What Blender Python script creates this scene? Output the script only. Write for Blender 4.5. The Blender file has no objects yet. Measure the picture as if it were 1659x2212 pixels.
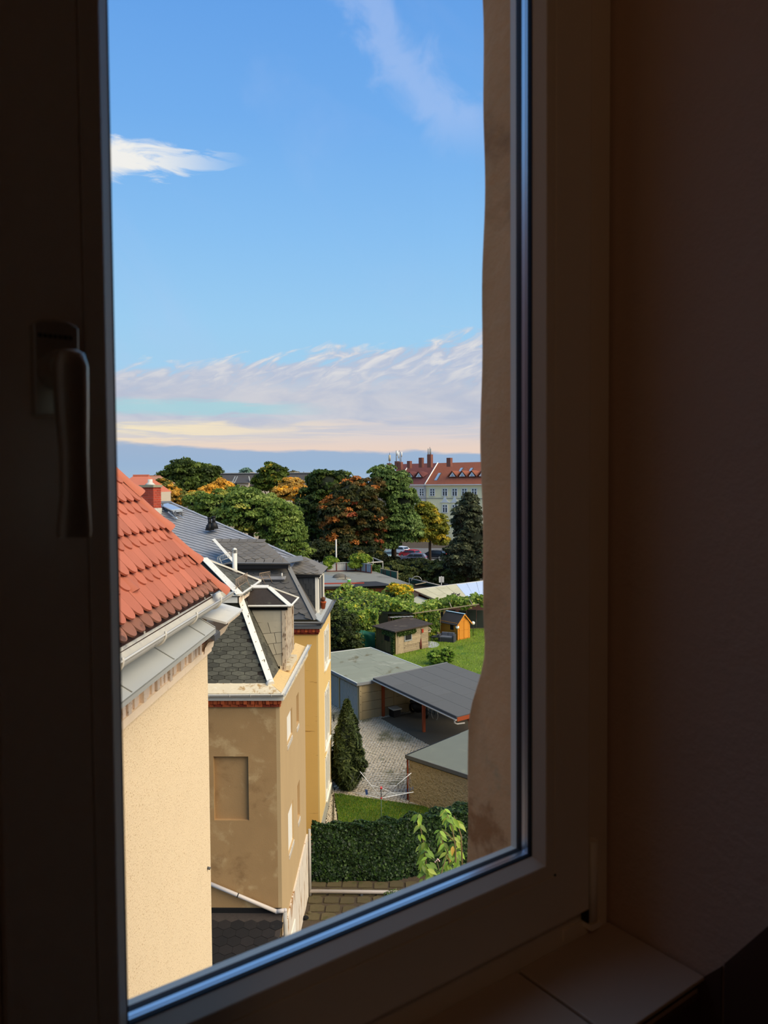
import bpy, math, random
import numpy as np
from mathutils import Vector as V, Matrix as M

random.seed(7)
rng = np.random.default_rng(7)
C = bpy.context.scene.collection
SC = bpy.context.scene

# ------------------------------------------------------------------ camera
# the eye stands EYE metres above the courtyard, +Y runs along the house fronts
EYE = 14.0
FPX, CX, CY = 1626.0, 829.5, 1106.0
PSI, PIT, ROL = math.radians(-1.27), math.radians(2.15), math.radians(0.40)
_F = V((math.sin(PSI)*math.cos(PIT), math.cos(PSI)*math.cos(PIT), -math.sin(PIT)))
_R0 = V((math.cos(PSI), -math.sin(PSI), 0))
_U0 = _R0.cross(_F)
_R = _R0*math.cos(ROL) - _U0*math.sin(ROL)
_U = _U0*math.cos(ROL) + _R0*math.sin(ROL)
EYEV = V((0, 0, EYE))
cam = bpy.data.cameras.new('camera')
cam.sensor_fit = 'VERTICAL'; cam.sensor_height = 36.0; cam.sensor_width = 27.0
cam.lens = 36.0*FPX/2212.0
cam.clip_start = 0.02; cam.clip_end = 3000
cam.dof.use_dof = True; cam.dof.focus_distance = 22.0; cam.dof.aperture_fstop = 11.0
camo = bpy.data.objects.new('camera', cam); C.objects.link(camo)
camo.matrix_world = M(((_R.x, _U.x, -_F.x, 0), (_R.y, _U.y, -_F.y, 0), (_R.z, _U.z, -_F.z, EYE), (0, 0, 0, 1)))
SC.camera = camo
vs = SC.view_settings
vs.view_transform = 'Standard'; vs.look = 'None'; vs.gamma = 1.0; vs.use_curve_mapping = False
vs.exposure = 0.0
SC.display_settings.display_device = 'sRGB'
SC.cycles.use_denoising = True
SC.cycles.max_bounces = 10
SC.cycles.diffuse_bounces = 6
SC.cycles.transparent_max_bounces = 16

def lin(c):
    return tuple(((x/255.0)/12.92 if x <= 10 else (((x/255.0)+0.055)/1.055)**2.4) for x in c)

# ------------------------------------------------------------------ sky
class NT:
    def __init__(s, tree): s.t = tree; s.n = tree.nodes; s.l = tree.links
    def put(s, sock, v):
        if v is None: return
        if hasattr(v, 'is_output'): s.l.new(v, sock)
        else: sock.default_value = v
    def math(s, op, a, b=None, c=None, clamp=False):
        n = s.n.new('ShaderNodeMath'); n.operation = op; n.use_clamp = clamp
        s.put(n.inputs[0], a); s.put(n.inputs[1], b)
        if c is not None: s.put(n.inputs[2], c)
        return n.outputs[0]
    def smooth(s, x, lo, hi):
        n = s.n.new('ShaderNodeMapRange'); n.interpolation_type = 'SMOOTHSTEP'
        s.put(n.inputs[0], x); s.put(n.inputs[1], lo); s.put(n.inputs[2], hi)
        return n.outputs[0]
    def comb(s, x, y, z=0.0):
        n = s.n.new('ShaderNodeCombineXYZ')
        s.put(n.inputs[0], x); s.put(n.inputs[1], y); s.put(n.inputs[2], z); return n.outputs[0]
    def noise(s, vec, scale, detail=4.0, rough=0.5, dist=0.0):
        n = s.n.new('ShaderNodeTexNoise'); s.put(n.inputs['Vector'], vec)
        n.inputs['Scale'].default_value = scale; n.inputs['Detail'].default_value = detail
        n.inputs['Roughness'].default_value = rough; n.inputs['Distortion'].default_value = dist
        return n.outputs[0]
    def mix(s, f, a, b, mode='MIX'):
        n = s.n.new('ShaderNodeMix'); n.data_type = 'RGBA'; n.blend_type = mode; n.clamp_factor = True
        s.put(n.inputs[0], f)
        for k, v in ((6, a), (7, b)):
            if isinstance(v, tuple): n.inputs[k].default_value = (*v[:3], 1)
            else: s.put(n.inputs[k], v)
        return n.outputs[2]
    def ramp(s, f, stops):
        n = s.n.new('ShaderNodeValToRGB'); s.put(n.inputs[0], f)
        e = n.color_ramp.elements
        while len(e) < len(stops): e.new(0.5)
        for k, (p, c) in zip(e, stops): k.position = p; k.color = (*c[:3], 1)
        return n.outputs[0]

world = bpy.data.worlds.new('evening_sky'); SC.world = world; world.use_nodes = True
world.node_tree.nodes.clear()
w = NT(world.node_tree)
tc = w.n.new('ShaderNodeTexCoord')
sx = w.n.new('ShaderNodeSeparateXYZ'); w.l.new(tc.outputs['Generated'], sx.inputs[0])
el = w.math('MULTIPLY', w.math('ARCSINE', sx.outputs[2]), 57.2958)
az = w.math('MULTIPLY', w.math('ARCTAN2', sx.outputs[0], sx.outputs[1]), 57.2958)
eln = w.math('DIVIDE', el, 90.0, clamp=True)
col = w.ramp(eln, [(0.0, lin((176, 208, 232))), (0.07, lin((172, 214, 240))), (0.13, lin((160, 210, 247))),
                   (0.2, lin((140, 196, 247))), (0.28, lin((118, 178, 243))), (0.37, lin((102, 163, 236))), (0.6, lin((134, 174, 228))), (1.0, lin((164, 190, 224)))])
azc = w.math('MINIMUM', w.math('MAXIMUM', az, -32.0), 32.0)
# thin high veil
v1 = w.noise(w.comb(w.math('MULTIPLY', az, 0.05), w.math('MULTIPLY', w.math('ADD', el, w.math('MULTIPLY', az, 0.45)), 0.09)), 1.0, 5, 0.55, 0.6)
col = w.mix(w.math('MULTIPLY', w.smooth(v1, 0.5, 0.85), 0.34), col, lin((188, 205, 245)))
# cirrus band falling to the right high up
d1 = w.math('SUBTRACT', w.math('ADD', el, w.math('MULTIPLY', az, 1.05)), 29.3)
wob = w.noise(w.comb(w.math('MULTIPLY', az, 0.25), w.math('MULTIPLY', el, 0.25)), 1.0, 5, 0.6, 0.8)
d1 = w.math('ADD', d1, w.math('MULTIPLY', w.math('SUBTRACT', wob, 0.5), 9.0))
b1 = w.math('SUBTRACT', 1.0, w.smooth(w.math('ABSOLUTE', d1), 0.2, 3.6))
b1 = w.math('MULTIPLY', b1, w.smooth(el, 22.0, 26.0))
col = w.mix(w.math('MULTIPLY', b1, 0.38), col, lin((196, 212, 248)))
# bright wisp on the left
ww = w.noise(w.comb(w.math('MULTIPLY', az, 0.28), w.math('MULTIPLY', el, 1.1)), 1.0, 5, 0.6, 1.0)
d2 = w.math('SUBTRACT', w.math('ADD', el, w.math('MULTIPLY', w.math('SUBTRACT', ww, 0.5), 2.8)), w.math('ADD', 22.0, w.math('MULTIPLY', w.math('ADD', az, 20.0), 0.05)))
wid = w.math('SUBTRACT', 1.35, w.math('MULTIPLY', w.math('ADD', az, 21.0), 0.1))
b2 = w.math('SUBTRACT', 1.0, w.smooth(w.math('DIVIDE', w.math('ABSOLUTE', d2), w.math('MAXIMUM', wid, 0.15)), 0.25, 1.1))
b2 = w.math('MULTIPLY', b2, w.math('SUBTRACT', 1.0, w.smooth(az, -19.5, -10.5)))
b2 = w.math('MULTIPLY', b2, w.smooth(az, -40.0, -30.0))
col = w.mix(b2, col, lin((248, 246, 242)))
# mackerel bank
tilt = w.math('ADD', 10.6, w.math('MULTIPLY', azc, 0.10))
n1 = w.noise(w.comb(w.math('MULTIPLY', az, 0.16), w.math('MULTIPLY', el, 0.5)), 1.0, 4, 0.55, 0.4)
rip = w.noise(w.comb(w.math('MULTIPLY', w.math('SUBTRACT', az, w.math('MULTIPLY', el, 0.8)), 0.62), w.math('MULTIPLY', w.math('ADD', el, w.math('MULTIPLY', az, -0.22)), 1.35)), 1.0, 4, 0.55, 0.7)
edge = w.math('SUBTRACT', w.math('ADD', tilt, w.math('MULTIPLY', w.math('SUBTRACT', n1, 0.5), 3.0)), el)
edge = w.math('ADD', edge, w.math('MULTIPLY', w.math('SUBTRACT', rip, 0.5), 3.2))
bank = w.smooth(edge, -0.25, 0.9)
upper = w.smooth(el, 6.0, 9.5)
gaps = w.math('SUBTRACT', 1.0, w.math('MULTIPLY', w.math('MULTIPLY', w.smooth(w.math('SUBTRACT', 0.47, rip), 0.0, 0.12), upper), 0.35))
bank = w.math('MULTIPLY', bank, gaps)
puff = w.mix(w.smooth(rip, 0.42, 0.70), lin((190, 200, 222)), lin((228, 227, 230)))
flat = w.mix(w.smooth(n1, 0.35, 0.65), lin((190, 197, 216)), lin((212, 212, 220)))
bankc = w.mix(upper, flat, puff)
col = w.mix(bank, col, bankc)
# pale green gap at the left
n3 = w.noise(w.comb(w.math('MULTIPLY', az, 0.13), w.math('MULTIPLY', el, 0.9)), 1.0, 5, 0.6, 0.7)
d3 = w.math('ADD', w.math('SUBTRACT', el, 5.6), w.math('MULTIPLY', w.math('SUBTRACT', n3, 0.5), 2.2))
g3 = w.math('SUBTRACT', 1.0, w.smooth(w.math('ABSOLUTE', d3), 0.2, 0.75))
g3 = w.math('MULTIPLY', g3, w.math('SUBTRACT', 1.0, w.smooth(az, -12.0, -4.0)))
col = w.mix(w.math('MULTIPLY', g3, 0.85), col, lin((172, 216, 226)))
# warm evening cloud
wl = w.math('ADD', 5.0, w.math('MULTIPLY', w.math('SUBTRACT', n3, 0.5), 3.4))
warm = w.math('SUBTRACT', 1.0, w.smooth(el, w.math('SUBTRACT', wl, 0.9), wl))
st = w.noise(w.comb(w.math('MULTIPLY', az, 0.09), w.math('MULTIPLY', el, 1.7)), 1.0, 5, 0.6, 0.6)
wc = w.mix(w.smooth(az, -20.0, 0.0), lin((250, 234, 202)), lin((226, 215, 214)))
wc = w.mix(w.math('MULTIPLY', w.smooth(st, 0.42, 0.62), 0.8), wc, lin((206, 206, 216)))
wc = w.mix(w.math('SUBTRACT', 1.0, w.smooth(el, 2.5, 3.9)), wc, lin((240, 216, 202)))
col = w.mix(warm, col, wc)
# blue haze bank on the horizon
n4 = w.noise(w.comb(w.math('MULTIPLY', az, 0.11), w.math('MULTIPLY', el, 0.5)), 1.0, 5, 0.55, 0.3)
hz = w.math('ADD', w.math('SUBTRACT', 2.55, w.math('MULTIPLY', azc, 0.025)), w.math('MULTIPLY', w.math('SUBTRACT', n4, 0.5), 1.6))
haze = w.math('SUBTRACT', 1.0, w.smooth(el, w.math('SUBTRACT', hz, 0.35), hz))
hc = w.ramp(w.math('DIVIDE', el, 3.0, clamp=True), [(0.0, lin((160, 190, 216))), (0.5, lin((150, 182, 216))), (1.0, lin((156, 182, 214)))])
col = w.mix(w.math('MULTIPLY', haze, 0.93), col, hc)
# ground below the horizon
col = w.mix(w.smooth(el, -0.2, -1.5), col, lin((96, 98, 84)))
bg = w.n.new('ShaderNodeBackground'); w.l.new(col, bg.inputs[0]); bg.inputs[1].default_value = 1.0
wo = w.n.new('ShaderNodeOutputWorld'); w.l.new(bg.outputs[0], wo.inputs[0])

# low sun veiled by thin cloud on the right behind the viewer: a broad warm glow
sun = bpy.data.lights.new('sun', 'SUN'); sun.energy = 4.5; sun.angle = math.radians(55); sun.color = (1.0, 0.84, 0.60)
suno = bpy.data.objects.new('sun', sun); C.objects.link(suno)
suno.rotation_euler = V((0.66, -0.36, 0.66)).to_track_quat('Z', 'Y').to_euler()
suno.location = (60, -20, 60)

# ------------------------------------------------------------------ helpers
def at(px, py, Y):
    d = _R*((px-CX)/FPX) - _U*((py-CY)/FPX) + _F
    return EYEV + d*(Y/d.y)
def gnd(px, py, z=0.0):
    d = _R*((px-CX)/FPX) - _U*((py-CY)/FPX) + _F
    return EYEV + d*((z-EYE)/d.z)

WM = {}
def empty(name, loc):
    o = bpy.data.objects.new(name, None); C.objects.link(o); o.empty_display_size = 0.3
    o.location = loc; WM[o] = M.Translation(V(loc)); return o
def tag(o, label=None, cat=None, group=None, kind=None):
    if label: o['label'] = label
    if cat: o['category'] = cat
    if group: o['group'] = group
    if kind: o['kind'] = kind
    return o
def thing(name, label, cat, loc, group=None):
    return tag(empty(name, loc), label, cat, group)
def place(o, W, parent=None):
    C.objects.link(o)
    if parent is not None:
        o.parent = parent; o.matrix_basis = WM[parent].inverted() @ W
    else: o.matrix_basis = W
    WM[o] = W
    return o

class MB:
    def __init__(s): s.v = []; s.f = []; s.sm = []
    def add(s, vs_, fs, smooth=False):
        b = len(s.v); s.v += [tuple(p) for p in vs_]; s.f += [tuple(i+b for i in f) for f in fs]; s.sm += [smooth]*len(fs); return s
    def box(s, lo, hi):
        x0, y0, z0 = lo; x1, y1, z1 = hi
        return s.add([(x0,y0,z0),(x1,y0,z0),(x1,y1,z0),(x0,y1,z0),(x0,y0,z1),(x1,y0,z1),(x1,y1,z1),(x0,y1,z1)],
                     [(0,3,2,1),(4,5,6,7),(0,1,5,4),(1,2,6,5),(2,3,7,6),(3,0,4,7)])
    def obox(s, c, ax, ay, az_, h):          # oriented box: centre, three unit axes, half sizes
        c = V(c); ax = V(ax); ay = V(ay); az_ = V(az_); p = []
        for k in ((-1,-1,-1),(1,-1,-1),(1,1,-1),(-1,1,-1),(-1,-1,1),(1,-1,1),(1,1,1),(-1,1,1)):
            p.append(c + ax*(k[0]*h[0]) + ay*(k[1]*h[1]) + az_*(k[2]*h[2]))
        return s.add(p, [(0,3,2,1),(4,5,6,7),(0,1,5,4),(1,2,6,5),(2,3,7,6),(3,0,4,7)])
    def slab(s, pts, off):                   # polygon extruded by a vector
        n = len(pts); off = V(off); p = [V(q) for q in pts]; q = [a+off for a in p]
        fs = [tuple(range(n)), tuple(range(2*n-1, n-1, -1))] + [(i, i+n, (i+1)%n+n, (i+1)%n) for i in range(n)]
        return s.add(p+q, fs)
    def bar(s, a, b, wd, ht, up=(0,0,1)):
        a = V(a); b = V(b); d = (b-a); L = d.length; d.normalize()
        x = d.cross(V(up))
        if x.length < 1e-4: x = d.cross(V((1,0,0)))
        x.normalize(); y = x.cross(d)
        return s.obox((a+b)/2, d, x, y, (L/2, wd/2, ht/2))
    def tube(s, path, r, n=8, caps=True, closed=False):
        path = [V(p) for p in path]; rs = r if isinstance(r, (list, tuple)) else [r]*len(path)
        vv = []; ff = []; m = len(path); prev = None
        for i, p in enumerate(path):
            d = (path[min(i+1, m-1)] - path[max(i-1, 0)])
            if d.length < 1e-9: d = V((0,0,1))
            d.normalize()
            x = d.cross(V((0,0,1))) if prev is None else prev - d*prev.dot(d)
            if x.length < 1e-4: x = d.cross(V((1,0,0)))
            x.normalize(); prev = x; y = d.cross(x)
            for k in range(n):
                a = 2*math.pi*k/n; vv.append(p + (x*math.cos(a) + y*math.sin(a))*rs[i])
        for i in range(m-1):
            for k in range(n):
                ff.append((i*n+k, i*n+(k+1)%n, (i+1)*n+(k+1)%n, (i+1)*n+k))
        s.add(vv, ff, True)
        if caps: s.add([], []); b = len(s.v)-len(vv); s.f += [tuple(b+k for k in range(n))[::-1], tuple(b+(m-1)*n+k for k in range(n))]; s.sm += [False, False]
        return s
    def sheet(s, grid, thick=None, smooth=True):   # grid of points [rows][cols]
        R_, K = len(grid), len(grid[0]); vv = [V(p) for r in grid for p in r]
        ff = [(i*K+j, i*K+j+1, (i+1)*K+j+1, (i+1)*K+j) for i in range(R_-1) for j in range(K-1)]
        return s.add(vv, ff, smooth)
    def ball(s, c, r, nu=12, nv=8, sc=(1,1,1)):
        c = V(c); vv = []; ff = []
        for i in range(nv+1):
            t = math.pi*i/nv
            for k in range(nu):
                a = 2*math.pi*k/nu
                vv.append(c + V((math.sin(t)*math.cos(a)*sc[0], math.sin(t)*math.sin(a)*sc[1], math.cos(t)*sc[2]))*r)
        for i in range(nv):
            for k in range(nu): ff.append((i*nu+k, (i+1)*nu+k, (i+1)*nu+(k+1)%nu, i*nu+(k+1)%nu))
        return s.add(vv, ff, True)
    def mesh(s, name, mat, origin=None):
        vv = np.array([tuple(p) for p in s.v], dtype=np.float64)
        if origin is None:
            lo, hi = vv.min(0), vv.max(0); origin = ((lo[0]+hi[0])/2, (lo[1]+hi[1])/2, lo[2])
        vv -= np.array(tuple(origin))
        me = bpy.data.meshes.new(name); me.from_pydata(vv.tolist(), [], s.f); me.update()
        me.polygons.foreach_set('use_smooth', s.sm)
        me.materials.append(mat); return me, V(origin)
    def build(s, name, mat, parent=None, label=None):
        me, o = s.mesh(name, mat)
        ob = bpy.data.objects.new(name, me); place(ob, M.Translation(o), parent)
        if label: ob['label'] = label
        return ob
def bevel(o, wdt, seg=2):
    m = o.modifiers.new('bevel', 'BEVEL'); m.width = wdt; m.segments = seg; m.limit_method = 'ANGLE'; m.angle_limit = 0.6
    return o
def frame(o, ex, ey, ez):
    return M(((ex[0],ey[0],ez[0],o[0]),(ex[1],ey[1],ez[1],o[1]),(ex[2],ey[2],ez[2],o[2]),(0,0,0,1)))
def clone(me, name, W, parent=None):
    return place(bpy.data.objects.new(name, me), W, parent)
def inside(p, poly):
    x, y = p; r = False; n = len(poly); j = n-1
    for i in range(n):
        xi, yi = poly[i]; xj, yj = poly[j]
        if (yi > y) != (yj > y) and x < (xj-xi)*(y-yi)/(yj-yi)+xi: r = not r
        j = i
    return r

# ------------------------------------------------------------------ materials
MATS = {}
def mat(name, rgb, rough=0.85, var=0.18, scale=2.5, bump=0.0, bscale=60.0, metal=0.0, rand=0.0, spots=None, spec=0.4, stretch=None, detail=6.0, emit=None, dist=0.0):
    """rgb in 0..255 sRGB; var: noise value spread; rand: per-object value spread; spots: list of (rgb, scale, lo, hi, stretch)"""
    m = bpy.data.materials.new(name); m.use_nodes = True; t = NT(m.node_tree); t.n.clear()
    geo = t.n.new('ShaderNodeNewGeometry'); pos = geo.outputs['Position']
    def vec(st):
        if not st: return pos
        mp = t.n.new('ShaderNodeMapping'); t.l.new(pos, mp.inputs[0]); mp.inputs['Scale'].default_value = st
        return mp.outputs[0]
    base = lin(rgb)
    n = t.noise(vec(stretch), scale, detail, 0.6, dist)
    f = t.math('ADD', 1.0, t.math('MULTIPLY', t.math('SUBTRACT', n, 0.5), 2.0*var))
    if rand:
        oi = t.n.new('ShaderNodeObjectInfo')
        f = t.math('MULTIPLY', f, t.math('ADD', 1.0-rand, t.math('MULTIPLY', oi.outputs['Random'], 2*rand)))
    c = t.mix(1.0, base, t.comb(f, f, f), 'MULTIPLY')
    for s_ in (spots or []):
        rg, sc_, lo, hi = s_[:4]; st = s_[4] if len(s_) > 4 else None
        nn = t.noise(vec(st), sc_, 5.0, 0.62, 0.3)
        c = t.mix(t.smooth(nn, lo, hi), c, lin(rg))
    b = t.n.new('ShaderNodeBsdfPrincipled'); t.l.new(c, b.inputs['Base Color'])
    b.inputs['Roughness'].default_value = rough; b.inputs['Metallic'].default_value = metal
    b.inputs['Specular IOR Level'].default_value = spec
    if bump:
        bn = t.noise(pos, bscale, 3.0, 0.6); bp = t.n.new('ShaderNodeBump'); bp.inputs['Strength'].default_value = 1.0
        bp.inputs['Distance'].default_value = bump; t.l.new(bn, bp.inputs['Height']); t.l.new(bp.outputs[0], b.inputs['Normal'])
    o = t.n.new('ShaderNodeOutputMaterial'); t.l.new(b.outputs[0], o.inputs[0])
    MATS[name] = m; return m
def leafmat(name, trans=0.3, rough=0.6):
    m = bpy.data.materials.new(name); m.use_nodes = True; t = NT(m.node_tree); t.n.clear()
    a = t.n.new('ShaderNodeAttribute'); a.attribute_name = 'tint'
    b = t.n.new('ShaderNodeBsdfPrincipled'); t.l.new(a.outputs['Color'], b.inputs['Base Color'])
    b.inputs['Roughness'].default_value = rough; b.inputs['Specular IOR Level'].default_value = 0.25
    tr = t.n.new('ShaderNodeBsdfTranslucent'); t.l.new(a.outputs['Color'], tr.inputs[0])
    mx = t.n.new('ShaderNodeMixShader'); mx.inputs[0].default_value = trans
    t.l.new(b.outputs[0], mx.inputs[1]); t.l.new(tr.outputs[0], mx.inputs[2])
    o = t.n.new('ShaderNodeOutputMaterial'); t.l.new(mx.outputs[0], o.inputs[0]); MATS[name] = m; return m
def glassmat(name, tint=(1,1,1), rough=0.0, refl=1.0):
    m = bpy.data.materials.new(name); m.use_nodes = True; t = NT(m.node_tree); t.n.clear()
    tr = t.n.new('ShaderNodeBsdfTransparent'); tr.inputs[0].default_value = (*tint, 1)
    gl = t.n.new('ShaderNodeBsdfGlossy'); gl.inputs['Roughness'].default_value = rough
    fr = t.n.new('ShaderNodeFresnel'); fr.inputs[0].default_value = 1.45
    mx = t.n.new('ShaderNodeMixShader'); t.l.new(t.math('MULTIPLY', fr.outputs[0], refl), mx.inputs[0])
    t.l.new(tr.outputs[0], mx.inputs[1]); t.l.new(gl.outputs[0], mx.inputs[2])
    o = t.n.new('ShaderNodeOutputMaterial'); t.l.new(mx.outputs[0], o.inputs[0]); MATS[name] = m; return m

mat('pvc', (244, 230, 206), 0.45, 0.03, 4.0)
mat('gasket', (10, 10, 11), 0.7, 0.1)
mat('spacer', (226, 228, 230), 0.28, 0.05, 8.0, metal=0.85)
mat('handle_metal', (214, 208, 188), 0.36, 0.04, 5.0, metal=0.7)
mat('handle_print', (60, 58, 52), 0.5, 0.0)
mat('room_plaster', (204, 172, 146), 0.95, 0.06, 6.0, bump=0.002, bscale=70.0)
mat('room_wall', (120, 98, 80), 0.95, 0.05)
mat('room_floor', (70, 52, 38), 0.8, 0.1)
mat('sill_tile', (206, 184, 160), 0.3, 0.05, 5.0)
mat('grout', (60, 50, 42), 0.95, 0.1)
mat('dark_tile', (84, 58, 46), 0.35, 0.1, 5.0)
mat('outer_reveal', (232, 176, 120), 0.95, 0.22, 7.0, bump=0.004, bscale=40.0, spots=[((120, 74, 34), 3.0, 0.58, 0.75), ((196, 164, 118), 9.0, 0.62, 0.78)])
mat('outer_stain', (120, 70, 24), 0.95, 0.4, 30.0)
mat('cream_render', (246, 220, 178), 0.95, 0.05, 3.0, bump=0.006, bscale=75.0, spots=[((198, 162, 116), 75.0, 0.585, 0.64)])
mat('cream_plain', (240, 216, 184), 0.9, 0.08, 8.0, spots=[((196, 150, 110), 14.0, 0.64, 0.72)])
mat('frieze_brick', (214, 194, 172), 0.95, 0.15, 10.0, rand=0.10, bump=0.004, spots=[((150, 130, 112), 30.0, 0.58, 0.68)])
mat('zinc', (170, 170, 162), 0.5, 0.08, 3.0, metal=0.0, stretch=(6, 1, 1))
mat('zinc_light', (206, 202, 190), 0.6, 0.10, 6.0, metal=0.0, spots=[((170, 166, 160), 9.0, 0.6, 0.72)])
mat('zinc_dark', (84, 86, 88), 0.6, 0.12, 5.0, metal=0.2)
mat('clay_tile', (184, 106, 80), 0.85, 0.10, 5.0, rand=0.13, bump=0.002, bscale=40.0, spots=[((176, 92, 66), 6.0, 0.6, 0.8)])
mat('clay_eave', (148, 98, 78), 0.9, 0.18, 9.0, rand=0.15, spots=[((96, 66, 54), 8.0, 0.54, 0.7)])
mat('clay_hip', (184, 108, 82), 0.85, 0.10, 6.0, rand=0.06, bump=0.002, bscale=30.0)
mat('mortar_red', (126, 52, 30), 0.95, 0.35, 16.0, bump=0.008, bscale=30.0)
mat('shadow_gap', (60, 36, 28), 0.95, 0.1)
mat('soot_grey', (120, 124, 122), 0.9, 0.3, 12.0)

# ================================================================== THE ROOM
FILL_LAMP = 7.5  # strength of the added fill lamp behind the viewer
UA = math.radians(53.0)
U3 = V((math.sin(UA), math.cos(UA), 0)); N3 = V((-math.cos(UA), math.sin(UA), 0)); Z3 = V((0, 0, 1))
D0 = 0.539                                   # eye to the inner face of the sash
def wp(u, w_, z): return U3*u + N3*(D0+w_) + V((0, 0, EYE+z))
def wbox(mb, u0, u1, w0, w1, z0, z1):
    return mb.obox(wp((u0+u1)/2, (w0+w1)/2, (z0+z1)/2), U3, N3, Z3, ((u1-u0)/2, (w1-w0)/2, (z1-z0)/2))
GU0, GU1, GZ0, GZ1 = 0.160, 0.588, -0.399, 0.70
def ring(mb, prof, smooth=False):
    vv = []; n = len(prof)
    for o, w_ in prof:
        for (u, z) in ((GU0-o, GZ0-o), (GU1+o, GZ0-o), (GU1+o, GZ1+o), (GU0-o, GZ1+o)): vv.append(wp(u, w_, z))
    ff = [(i*4+k, i*4+(k+1) % 4, (i+1)*4+(k+1) % 4, (i+1)*4+k) for i in range(n-1) for k in range(4)]
    return mb.add(vv, ff, smooth)
P = MATS
# shell
b = MB()
wbox(b, -1.8, 0.03, -0.30, 0.06, -1.4, 1.4); wbox(b, 0.722, 2.4, -0.30, 0.06, -1.4, 1.4)
wbox(b, 0.03, 0.722, -0.1, 0.06, -1.4, -0.535); wbox(b, 0.03, 0.722, -0.30, 0.06, 0.86, 1.4)
wf = tag(b.build('wall_front', P['room_plaster']), kind='structure')
b = MB()
for (a0, a1) in ((-0.30, -0.131), (-0.127, -0.102)):
    s0 = -0.525 + max(0, (-0.107-a1))*1.38; s1 = -0.525 + (-0.107-a0)*1.38
    q = MB().slab([wp(0.7215, a0, -1.1), wp(0.7215, a1, -1.1), wp(0.7215, a1, s0), wp(0.7215, a0, s1)], U3*-0.004)
    q.build('wall_tile', P['dark_tile'], wf)
for k in range(5):
    q = MB(); wbox(q, 0.571-0.152*k, 0.718-0.152*k, -0.106, -0.1, -0.74, -0.54); q.build('wall_tile', P['dark_tile'], wf)
for nm, bx, mm in (('wall_left', (-1.8, -1.7, -3.6, -0.3, -1.4, 1.4), 'room_wall'), ('wall_right', (2.3, 2.4, -3.6, -0.3, -1.4, 1.4), 'room_wall'),
               ('wall_back', (-1.8, 2.4, -3.7, -3.6, -1.4, 1.4), 'room_wall'), ('floor', (-1.8, 2.4, -3.7, 0.06, -1.5, -1.4), 'room_floor'),
               ('ceiling', (-1.8, 2.4, -3.7, 0.06, 1.4, 1.5), 'room_wall')):
    b = MB(); wbox(b, *bx); tag(b.build(nm, P[mm]), kind='structure')
# tiled sill
sill = tag(empty('trim_1', wp(0.38, -0.05, -0.535)), kind='structure')
b = MB(); wbox(b, 0.03, 0.722, -0.1, 0.05, -0.535, -0.522); b.build('grout_bed', P['grout'], sill)
for k in range(4):
    b = MB(); u1 = 0.7185-0.152*k; wbox(b, max(u1-0.148, 0.03), u1, -0.109, 0.0135, -0.522, -0.5175)
    bevel(b.build('sill_tile', P['sill_tile'], sill), 0.0012)
# window
win = tag(empty('window_1', wp(0.37, 0.03, -0.52)), kind='structure')
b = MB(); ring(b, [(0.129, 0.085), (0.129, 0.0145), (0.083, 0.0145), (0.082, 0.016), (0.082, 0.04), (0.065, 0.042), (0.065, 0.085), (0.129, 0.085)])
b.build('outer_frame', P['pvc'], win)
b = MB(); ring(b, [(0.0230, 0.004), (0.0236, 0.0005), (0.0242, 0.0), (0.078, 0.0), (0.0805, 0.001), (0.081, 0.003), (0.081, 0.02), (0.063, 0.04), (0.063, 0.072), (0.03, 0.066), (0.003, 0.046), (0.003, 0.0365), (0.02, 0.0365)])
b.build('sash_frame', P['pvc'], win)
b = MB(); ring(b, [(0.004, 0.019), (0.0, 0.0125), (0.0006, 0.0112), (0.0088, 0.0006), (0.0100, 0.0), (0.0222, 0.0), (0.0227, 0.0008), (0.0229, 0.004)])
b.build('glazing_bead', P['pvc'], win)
b = MB(); ring(b, [(0.006, 0.0118), (-0.0008, 0.0120), (-0.0012, 0.015), (-0.0006, 0.0178), (0.006, 0.0178)]); b.build('inner_gasket', P['gasket'], win)
b = MB(); ring(b, [(0.006, 0.0272), (0.0006, 0.0273), (0.0004, 0.032), (0.0014, 0.0362), (0.006, 0.0363)]); b.build('outer_gasket', P['gasket'], win)
b = MB(); ring(b, [(0.006, 0.0186), (0.0, 0.0186), (0.0, 0.0205), (-0.0006, 0.0210), (-0.0006, 0.0240), (0.0, 0.0245), (0.0, 0.0266), (0.006, 0.0266)]); b.build('spacer', P['spacer'], win)
glassmat('pane_glass', (0.985, 0.99, 0.99), 0.0, 0.55)
for wv in (0.0182, 0.0270):
    b = MB().add([wp(GU0-0.006, wv, GZ0-0.006), wp(GU1+0.006, wv, GZ0-0.006), wp(GU1+0.006, wv, GZ1+0.006), wp(GU0-0.006, wv, GZ1+0.006)], [(0, 1, 2, 3)])
    b.build('glass_pane', P['pane_glass'], win)
# fine mitre and welding seams of the plastic profiles
b = MB()
for (o0, o1) in ((0.0285, 0.0305),):
    for (su, sz) in ((1, -1),):
        b.ball(wp(GU1+0.0227, -0.0002, GZ0-0.0227), 0.0014, 8, 6)
b.build('mitre_plug', P['gasket'], win)
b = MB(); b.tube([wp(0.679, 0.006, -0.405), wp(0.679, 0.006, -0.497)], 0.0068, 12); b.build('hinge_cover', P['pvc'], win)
b = MB(); wbox(b, 0.6695, 0.6705, 0.0025, 0.013, -0.497, -0.405); b.build('hinge_gap', P['gasket'], win)
b = MB(); wbox(b, 0.640, 0.690, 0.0125, 0.0146, -0.512, -0.4995); wbox(b, 0.672, 0.688, 0.000, 0.0146, -0.506, -0.4995); b.build('hinge_bracket', P['pvc'], win)
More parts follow.
